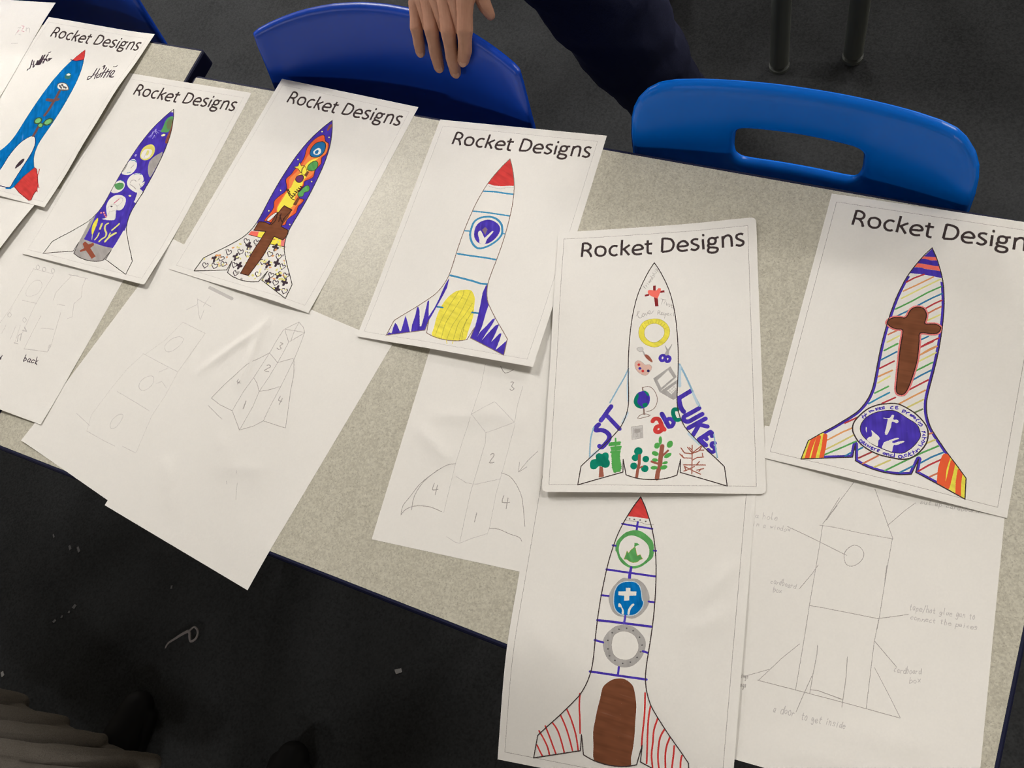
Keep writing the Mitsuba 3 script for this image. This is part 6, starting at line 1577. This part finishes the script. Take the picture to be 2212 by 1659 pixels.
_strokes = [shape_of(k, 2.5, s, c, p, 'round' if i == 16 else 'flat') for i, (_, _, k, w, s, c, p) in enumerate(ART['T'])]
LETTERS = [unary_union([_strokes[i] for i in ids]) for ids in ((0, 1, 2), (3,), (4,), (5, 6, 7), (8,), (9, 10), (11, 12), (13,), (14,), (15, 16), (17, 18, 19), (20, 21), (22,))]
TITLE = unary_union(_strokes)
def draw(key, code, s, items, printed):
    """the printed template and the drawing, each part a thin film of ink on the sheet"""
    done, films, order = [], {}, []
    todo = [(n, c, shape_of(k, w, sm, cl, p)) for (n, c, k, w, sm, cl, p) in items]
    if printed:
        pre = [('border_line', {'1': 'pencilfaint', '2': 'pencilfaint', '3': 'pencilfaint', '4': 'pencillight'}.get(code, 'pencil'), BORDER.exterior.buffer(.22).intersection(RECT)), ('title', 'black', TITLE)][:1 if code == '7' else 2]
        line = [('rocket_outline', printed if printed in INK else 'k', ROCKET_LINE.buffer(.42, quad_segs=3).intersection(RECT))]
        todo = pre + line + todo if code == '1' else pre + todo + line
    for (n, c, g) in todo:
        if g.is_empty: continue
        lev = 1 + max([l for (l, b, q) in done if q.intersects(g)] or [0])
        done.append((lev, None, g))
        if (n, c) not in films: films[(n, c)] = []; order.append((n, c))
        films[(n, c)].append((g, lev))
    for (n, c) in order:
        group = films[(n, c)]
        small = n.startswith(('note_', 'motto_', 'signature', 'speckle', 'badge_lettering', 'laptop_keys', 'part_number', 'pencil_ticks', 'pink_scribble', 'ink_scribble', 'caption', 'bird', 'rabbit', 'white_scribble', 'rivet', 'robot_rivet', 'stud'))
        if n == 'title': comps = [[(g, 1)] for g in LETTERS]
        elif small: comps = [group]
        else:
            comps = []
            for g, lev in group:
                for piece in getattr(g, 'geoms', [g]):
                    hit = [q for q in comps if any(h.intersects(piece) for h, _ in q)]
                    comps = [q for q in comps if q not in hit] + [sum(hit, []) + [(piece, lev)]]
        for q in comps:
            ms = []
            for g, lev in q: ms += flat_mesh(s, g, .07 + .03 * min(lev, 14))
            if not ms: continue
            k = 0; V, F = [], []
            for v, f in ms: V.append(v); F.append(f + k); k += len(v)
            pk = part(key, 'title_letter' if n == 'title' else n, trimesh.Trimesh(np.vstack(V), np.vstack(F), process=False), ink(c), smooth=True)
            if small: labels[pk] = {'kind': 'stuff'}

def sheet(name, code, pose, label, lifts=(), creases=(), printed=None, corner=0.0, group=None):
    k = thing(name, label, 'paper sheet', group)
    s = drape(code, pose, lifts, creases)
    part(k, 'sheet', sheet_mesh(s, corner), 'paper_stock', smooth=35)
    draw(k, code, s, ART.get(code, []), printed)
    return k

# bottom of the pile first
sheet('pencil_sketch', 'B', (-741.7, 171.3, -.174), 'white sheet with faint pencil boxes and three circles, partly under the creased numbered rocket sketch',
      lifts=[(-105, -148, 2, 3)])
sheet('pencil_sketch', 'A', (-962.1, 216.0, .004), 'white sheet with a faint pencil robot rocket and the word back in black pen',
      lifts=[(-60, -148, 5, 6), (20, -148, 4, 6), (105, -148, 1, 3)])
sheet('pencil_sketch', 'C', (-598.6, 145.6, -.120), 'creased white sheet with a pencil rocket of numbered blocks, hanging over the table edge',
      creases=[(-100, 20, -48, 120, 2.2, 5), (-60, 130, -35, 30, 2.6, 5), (-72, -70, -40, -100, 2.8, 6), (-50, -95, -20, -120, 1.6, 6), (-30, -20, 10, -45, 1.6, 9), (-20, -60, 60, -30, 1.2, 10)])
sheet('pencil_sketch', 'D', (-320.0, 236.5, .124), 'white sheet with a pencil rocket with curved fins, under the yellow door rocket',
      creases=[(-100, -20, -40, -60, 2.2, 7), (-90, -10, -10, 0, 1.6, 8), (-60, 20, 30, -10, 1.4, 9)])
sheet('pencil_sketch', 'E', (45.0, 165.6, .103), 'white sheet at the right with a pencil rocket and handwritten cardboard box notes',
      creases=[(-20, -110, 80, -95, 1.0, 12), (40, 60, 90, -20, .8, 12), (-70, -130, 60, -125, .8, 10)])
sheet('pencil_sketch', 'G', (-1164.1, 278.1, -.137), 'plain white sheet at the left, mostly under the bright blue rocket', lifts=[(105, 120, 3, 5), (105, 30, 6, 5), (105, -40, 6, 5)])
sheet('rocket_design', '2', (-926.6, 413.2, .016), 'Rocket Designs sheet with a purple rocket of moons, a rabbit and a grey base', printed='k', corner=2,
      lifts=[(-105, -148, 1.5, 3), (-40, -148, 3, 5), (95, -148, 5, 5), (60, -148, 4, 4), (-105, 0, 1, 3)])
sheet('rocket_design', '1', (-1135.1, 481.3, -.012), 'Rocket Designs sheet with a bright blue rocket, red nose and signatures beside it', printed='faint',
      lifts=[(105, 120, 3, 4), (105, 40, 7, 5), (105, -40, 6, 5), (60, -148, 1, 3), (0, -148, 3, 4), (-60, -148, 5, 4)])
sheet('pencil_sketch', 'F', (-1336.7, 502.4, .085), 'white sheet in the far left corner with a small pink and grey scribble', lifts=[(105, -60, 1.5, 3)])
sheet('rocket_design', '3', (-691.3, 440.9, -.035), 'Rocket Designs sheet with a flame filled purple rocket and a brown cross over hearts', printed='k',
      lifts=[(0, -148, 3, 4), (60, -148, 5, 5), (-105, -148, .6, 3), (105, -140, 1, 3)])
sheet('rocket_design', '4', (-428.3, 434.2, .083), 'Rocket Designs sheet with a red nosed white rocket and a yellow door', printed='pencilbrown',
      lifts=[(105, -148, 8, 8), (50, -148, 7, 7), (-20, -148, 6, 7), (-70, -148, 3, 5), (105, -60, 4, 4)])
sheet('rocket_design', '7', (-142.95, 98.8, .203), 'rocket sheet at the bottom with green and grey portholes and a brown door', printed='black',
      lifts=[(105, -80, 2, 3), (105, 0, 2, 3)], creases=[(60, 10, 100, 60, 1.2, 8), (50, -20, 95, 10, 1.0, 8), (-60, -60, -90, -20, 1.0, 9)])
sheet('rocket_design', '6', (30.4, 423.1, .036), 'Rocket Designs sheet at the right with rainbow stripes and a big brown cross', printed='black',
      lifts=[(-30, -148, 3, 4), (30, -148, 3, 4)])
sheet('rocket_design', '5', (-200.1, 347.2, .309), 'Rocket Designs sheet with school drawings and blue ST LUKES lettering on the fins', printed='black', corner=5,
      lifts=[(-105, -148, 7, 6), (-40, -148, 6, 6), (40, -148, 4, 5), (-105, -60, 5, 5), (-105, 60, 2.5, 4), (100, 148, 4, 6), (105, -148, .8, 4)])

# ------------------------------------------------------------------ the child whose hand rests on the chair
def displace(m, amp, fr, seed=0):
    import meshkit
    n = m.vertex_normals
    m.vertices = m.vertices + n * (amp * (meshkit.fbm(m.vertices * fr, 3, seed) - .5))[:, None]
    return m
child = thing('person', 'child in navy trousers standing behind the chairs with the right hand on a chair back', 'person')
FINGERS = [([(-583.5, 660, 94), (-578, 638, 79), (-577.5, 631, 63), (-579.5, 628.5, 49)], [8.6, 7.6, 6.9, 5.9]),
    ([(-563.5, 660, 102), (-554.5, 634, 84), (-554.5, 625, 56), (-556, 622, 35)], [9.4, 8.3, 7.6, 6.4]),
    ([(-539, 659, 108), (-530, 632, 88), (-531, 622, 56), (-533, 619.5, 33.5)], [10.0, 8.8, 8.0, 6.7]),
    ([(-511, 657, 113), (-507.5, 633, 93), (-511, 624, 69), (-517, 622, 54)], [10.2, 9.2, 8.3, 7.0])]
PALM = [[(-571, 738, 112), (-570, 705, 112)], [(-571, 738, 112), (-562, 700, 114)], [(-566, 738, 113), (-545, 700, 117)], [(-558, 738, 113), (-525, 700, 119)]]
segs = []
for (P_, r_), pm in zip(FINGERS, PALM):
    P_ = np.array(P_, float); d = P_[3] - P_[2]; d /= np.linalg.norm(d)
    k1 = P_[1] * .55 + P_[0] * .45
    segs.append([(pm[0], 19), (pm[1], 15), (P_[0], r_[0]), (k1, r_[1] * .97), (P_[1], r_[1] * 1.03), (P_[1] * .5 + P_[2] * .5, r_[2] * .97), (P_[2], r_[2]), (P_[3], r_[3]), (P_[3] + d * 2.6, r_[3] * .82)])
segs += [[((-558, 738, 112), 18), ((-525, 700, 116), 13), ((-504, 676, 112), 9.5), ((-494, 665, 97), 7.8), ((-490, 662.5, 90), 6.2), ((-488.5, 661.5, 87), 5.2)],
    [((-583, 662, 95), 8.4), ((-563, 662, 101), 9.2), ((-538, 661, 106), 9.6), ((-510, 659, 111), 9.4)],
    [((-578, 690, 106), 11), ((-560, 685, 110), 12), ((-535, 684, 113), 12), ((-518, 685, 115), 10)],
    [((-573, 661, 97), 9.2), ((-566.5, 646, 85), 6.2), ((-566, 640, 79), 4.0)], [((-551, 660, 104), 9.8), ((-543, 644, 90), 6.6), ((-542.5, 638, 83), 4.2)], [((-525, 659, 110), 10.0), ((-519, 644, 96), 7.2), ((-518.5, 636, 86), 4.6)],
    [((-571, 738, 112), 20), ((-590, 790, 128), 21), ((-625, 850, 165), 26)]]
hand = chain(segs, 2.4, 10)
hand.vertices = hand.vertices
part(child, 'hand', to_world(hand), 'skin', smooth=True, label='bare right hand with fingers over the chair back')
for P_, r_ in FINGERS:
    P_ = np.array(P_, float); d = P_[3] - P_[2]; d /= np.linalg.norm(d)
    n = np.array([.46, -.52, .72]); n = n - d * (n @ d); n /= np.linalg.norm(n)
    s = trimesh.creation.icosphere(3, 1.0); s.apply_scale([r_[3] * .60, r_[3] * .80, .9])
    s.apply_transform(np.vstack([np.hstack([np.stack([np.cross(d, n), d, n], 1), [[0], [0], [0]]]), [0, 0, 0, 1]]))
    s.apply_translation(P_[3] - d * .6 + n * (r_[3] - .7))
    part(child, 'fingernail', to_world(s), 'fingernail_pink', smooth=True)
body = chain([
    [((-625, 850, 165), 44), ((-665, 895, 200), 46), ((-690, 850, 330), 50), ((-670, 800, 430), 54), ((-580, 800, 440), 75)],
    [((-400, 850, 140), 40), ((-390, 905, 200), 46), ((-380, 860, 330), 50), ((-410, 800, 430), 54), ((-500, 800, 440), 75)],
    [((-540, 800, 440), 90), ((-540, 830, 260), 105), ((-540, 845, 90), 105)],
    [((-580, 800, 430), 80), ((-590, 830, 260), 95), ((-595, 845, 90), 95)], [((-500, 800, 430), 80), ((-490, 830, 260), 95), ((-485, 845, 90), 95)],
    [((-540, 790, 480), 60), ((-540, 775, 540), 50)]], 16, 10)
part(child, 'jumper', to_world(displace(body, 10, .02, 3)), 'school_jumper', smooth=True)
legs = chain([
    [((-500, 850, 80), 92), ((-462, 868, -60), 84), ((-452, 910, -200), 76), ((-438, 985, -400), 66), ((-428, 1050, -560), 62), ((-420, 1090, -672), 62)],
    [((-600, 850, 80), 92), ((-610, 960, -60), 84), ((-625, 1110, -260), 74), ((-635, 1290, -440), 66), ((-640, 1500, -665), 62)],
    [((-500, 850, 80), 95), ((-600, 850, 80), 95)]], 12, 8)
part(child, 'trousers', to_world(displace(legs, 16, .018, 5)), 'navy_cloth', smooth=True)
for x, y in ((-420, 1080), (-640, 1480)):
    sh = chain([[((x, y + 20, -676), 34), ((x, y - 60, -682), 30), ((x, y - 130, -688), 26)], [((x - 12, y + 20, -690), 20), ((x - 16, y - 110, -692), 18)], [((x + 12, y + 20, -690), 20), ((x + 16, y - 110, -692), 18)]], 8, 6)
    part(child, 'shoe', to_world(sh), 'shoe_leather', smooth=True)
head = chain([[((-540, 770, 590), 60), ((-540, 762, 650), 84), ((-540, 768, 680), 90)], [((-540, 735, 600), 42), ((-540, 720, 640), 52)], [((-540, 775, 520), 44), ((-540, 775, 590), 46)], [((-540, 668, 628), 9), ((-540, 674, 652), 7)], [((-628, 775, 640), 12), ((-626, 772, 660), 13)], [((-452, 775, 640), 12), ((-454, 772, 660), 13)]], 8, 6)
part(child, 'head', to_world(head), 'skin', smooth=True)
hair = chain([[((-540, 785, 690), 93), ((-540, 800, 640), 84)], [((-540, 745, 722), 62), ((-540, 790, 730), 66)]], 10, 4)
part(child, 'hair', to_world(displace(hair, 8, .05, 2)), 'hair_brown', smooth=True)

# ------------------------------------------------------------------ the two people at the near side: one seated at the left, one standing below the frame
def dark_shoe(owner, x, y, a, z=0):
    ca, sa = math.cos(a), math.sin(a); q = lambda dx, dy, h: (x + dx * ca - dy * sa, y + dx * sa + dy * ca, h + z)
    sh = chain([[(q(0, -20, -668), 42), (q(0, 70, -676), 36), (q(0, 125, -684), 28)], [(q(-16, -20, -688), 22), (q(-20, 110, -690), 20)], [(q(16, -20, -688), 22), (q(20, 110, -690), 20)]], 8, 6)
    part(owner, 'shoe', to_world(sh), 'shoe_leather', smooth=True)
def upper_body(owner, x, y, z, jumper, elbows, hands):
    torso = chain([[((x, y, z), 130), ((x, y + 10, z + 260), 135), ((x, y + 10, z + 430), 115)], [((x - 80, y, z + 20), 110), ((x - 110, y + 10, z + 420), 90)], [((x + 80, y, z + 20), 110), ((x + 110, y + 10, z + 420), 90)],
        *[[((x + sx * 145, y + 10, z + 440), 68), (e, 52), (h, 44)] for sx, e, h in zip((-1, 1), elbows, hands)]], 20, 8)
    part(owner, 'jumper', to_world(displace(torso, 12, .015, 8)), jumper, smooth=True)
    nh = chain([[((x, y + 10, z + 540), 55), ((x, y + 20, z + 620), 58)], [((x, y + 30, z + 660), 80), ((x, y + 25, z + 720), 88)], [((x, y + 65, z + 655), 50), ((x, y + 75, z + 695), 55)], [((x, y + 128, z + 672), 9), ((x, y + 122, z + 695), 8)], [((x - 88, y + 25, z + 680), 14), ((x - 88, y + 25, z + 700), 14)], [((x + 88, y + 25, z + 680), 14), ((x + 88, y + 25, z + 700), 14)]], 9, 5)
    part(owner, 'head', to_world(nh), 'skin', smooth=True)
    hr = chain([[((x, y + 5, z + 735), 88), ((x, y - 10, z + 670), 82)]], 10, 4)
    part(owner, 'hair', to_world(displace(hr, 8, .05, 2)), 'hair_brown', smooth=True)
    for (hx, hy, hz) in hands:
        hd = chain([[((hx, hy + 20, hz), 28), ((hx, hy + 70, hz - 5), 24)]] + [[((hx + d, hy + 80, hz - 6), 11), ((hx + d * 1.15, hy + 118 - abs(d) * .5, hz - 12), 8.5), ((hx + d * 1.2, hy + 142 - abs(d), hz - 26), 7)] for d in (-24, -8, 8, 24)] + [[((hx + 20, hy + 40, hz), 12), ((hx + 44, hy + 70, hz - 8), 9), ((hx + 48, hy + 96, hz - 14), 7)]], 4, 4)
        part(owner, 'hand', to_world(hd), 'skin', smooth=True)
near = thing('person', 'person in crumpled grey trousers sitting at the bottom left corner', 'person')
FOLDS = [[((-1241, -359, -655), 17.2), ((-1293, -371, -600), 24.6), ((-1371, -395, -520), 24.6)], [((-1126, -355, -640), 15.3), ((-1198, -374, -600), 21.9), ((-1297, -399, -520), 21.9)], [((-1029, -347, -628), 15.3), ((-1110, -373, -600), 21.9), ((-1217, -406, -555), 21.9), ((-1314, -431, -480), 21.9)], [((-922, -341, -640), 14.7), ((-1005, -370, -600), 21.0), ((-1096, -399, -560), 21.0), ((-1224, -431, -480), 21.0)], [((-934, -385, -600), 21.7), ((-1072, -433, -560), 31.0), ((-1204, -456, -480), 31.0)], [((-1262, -372, -648), 16), ((-1150, -368, -640), 17), ((-1054, -364, -632), 17), ((-955, -358, -640), 16)], [((-1300, -390, -615), 18), ((-1200, -385, -612), 18), ((-1100, -385, -608), 18), ((-1000, -378, -612), 17)]]
nl = chain([
    [((-1010, -385, -672), 20), ((-1110, -400, -632), 22), ((-1230, -420, -560), 26), ((-1290, -430, -290), 66), ((-1360, -620, -175), 78), ((-1400, -760, -155), 95)],
    [((-1700, -400, -640), 56), ((-1690, -400, -480), 62), ((-1640, -420, -265), 66), ((-1500, -620, -175), 78), ((-1480, -760, -155), 95)],
    [((-1400, -780, -150), 100), ((-1480, -780, -150), 100)], *FOLDS], 4.0, 16)
displace(nl, 8, .022, 6)
part(near, 'trousers', to_world(nl), 'grey_cloth', smooth=True)
dark_shoe(near, -1012, -405, .12); dark_shoe(near, -1700, -380, 0)
upper_body(near, -1440, -780, 20, 'school_jumper', [(-1640, -700, 220), (-1240, -700, 220)], [(-1560, -520, -60), (-1330, -520, -60)])
school_chair('dark blue plastic school chair under the seated person at the left', HALF_OLD, [], 0, .16, 40, 188, 7.0, 13, 'chair_blue_dark', (-1440, -960), math.pi)
snap = thing('person', 'person standing below the bottom edge, only a black shoe toe in view', 'person')
sl = chain([[((-703, -430, -650), 62), ((-695, -440, -400), 70), ((-650, -470, -180), 78), ((-600, -500, 100), 105)], [((-420, -520, -650), 62), ((-425, -510, -400), 70), ((-450, -500, -180), 78), ((-480, -500, 100), 105)]], 14, 8)
part(snap, 'trousers', to_world(displace(sl, 12, .02, 4)), 'navy_cloth', smooth=True)
dark_shoe(snap, -703, -372, .03); dark_shoe(snap, -415, -480, -.1)
upper_body(snap, -540, -500, 170, 'navy_cloth', [(-760, -430, 330), (-260, -430, 480)], [(-700, -330, 560), (-90, -260, 700)])

# ------------------------------------------------------------------ litter on the carpet
rng = random.Random(7)
def scrap(x, y, w, l, a, m, label, group=None):
    P = affinity.translate(affinity.rotate(Polygon([(-w / 2, -l / 2), (w / 2, -l / 2 * .8), (w / 2 * .9, l / 2), (-w / 2 * .8, l / 2 * .9)]), math.degrees(a), origin=(0, 0)), x, y)
    single('paper_scrap', to_world(extrude(P, 1.2, -709.7)), m, label, 'scrap', group)
scrap(-599, -54, 8, 13, -.95, 'scrap_paper', 'small pale scrap alone on the dark carpet near the bottom porthole rocket sheet')
for x, y, w, l, a in ((-1402, -73, 3, 8, .9), (-1352, -81, 5, 10, .9), (-1331, -78, 5, 13, .9)):
    scrap(x, y, w, l, a, 'scrap_dull', 'tiny pale crumb in the row of scraps beside the table edge', 'crumbs in the row near the table edge')
for x, y, w, l, a in ((-1275, -177, 6, 9, -.2), (-1280, -190, 4, 5, .2), (-1290, -203, 4, 5, .1), (-1301, -216, 5, 7, -.4)):
    scrap(x, y, w, l, a, 'scrap_dull', 'tiny pale crumb in the row of scraps above the grey trousers', 'crumbs in the row above the trousers')
scrap(-1093, -74, 4, 7, .3, 'scrap_dull', 'tiny dull crumb just below the corner of the creased sheet')
scrap(-1352, -340, 6, 10, .9, 'scrap_paper', 'bright scrap at the left edge above the grey trousers')
th = catmull([(-1043, -176, -705), (-1040, -166, -702), (-1029, -153, -700), (-1016, -138, -699), (-1009, -133, -701), (-1003, -143, -703), (-998, -147, -704), (-991, -138, -703), (-993, -126, -701), (-1003, -122, -700), (-1009, -131, -700)], False, 5)
single('thread', to_world(tube(th, np.interp(np.arange(len(th)), [0, len(th) * .35, len(th) - 1], [1.2, 3.0, 1.6]), 8)), 'thread_grey', 'twisted grey thread lying on the dark carpet', 'thread', smooth=True)
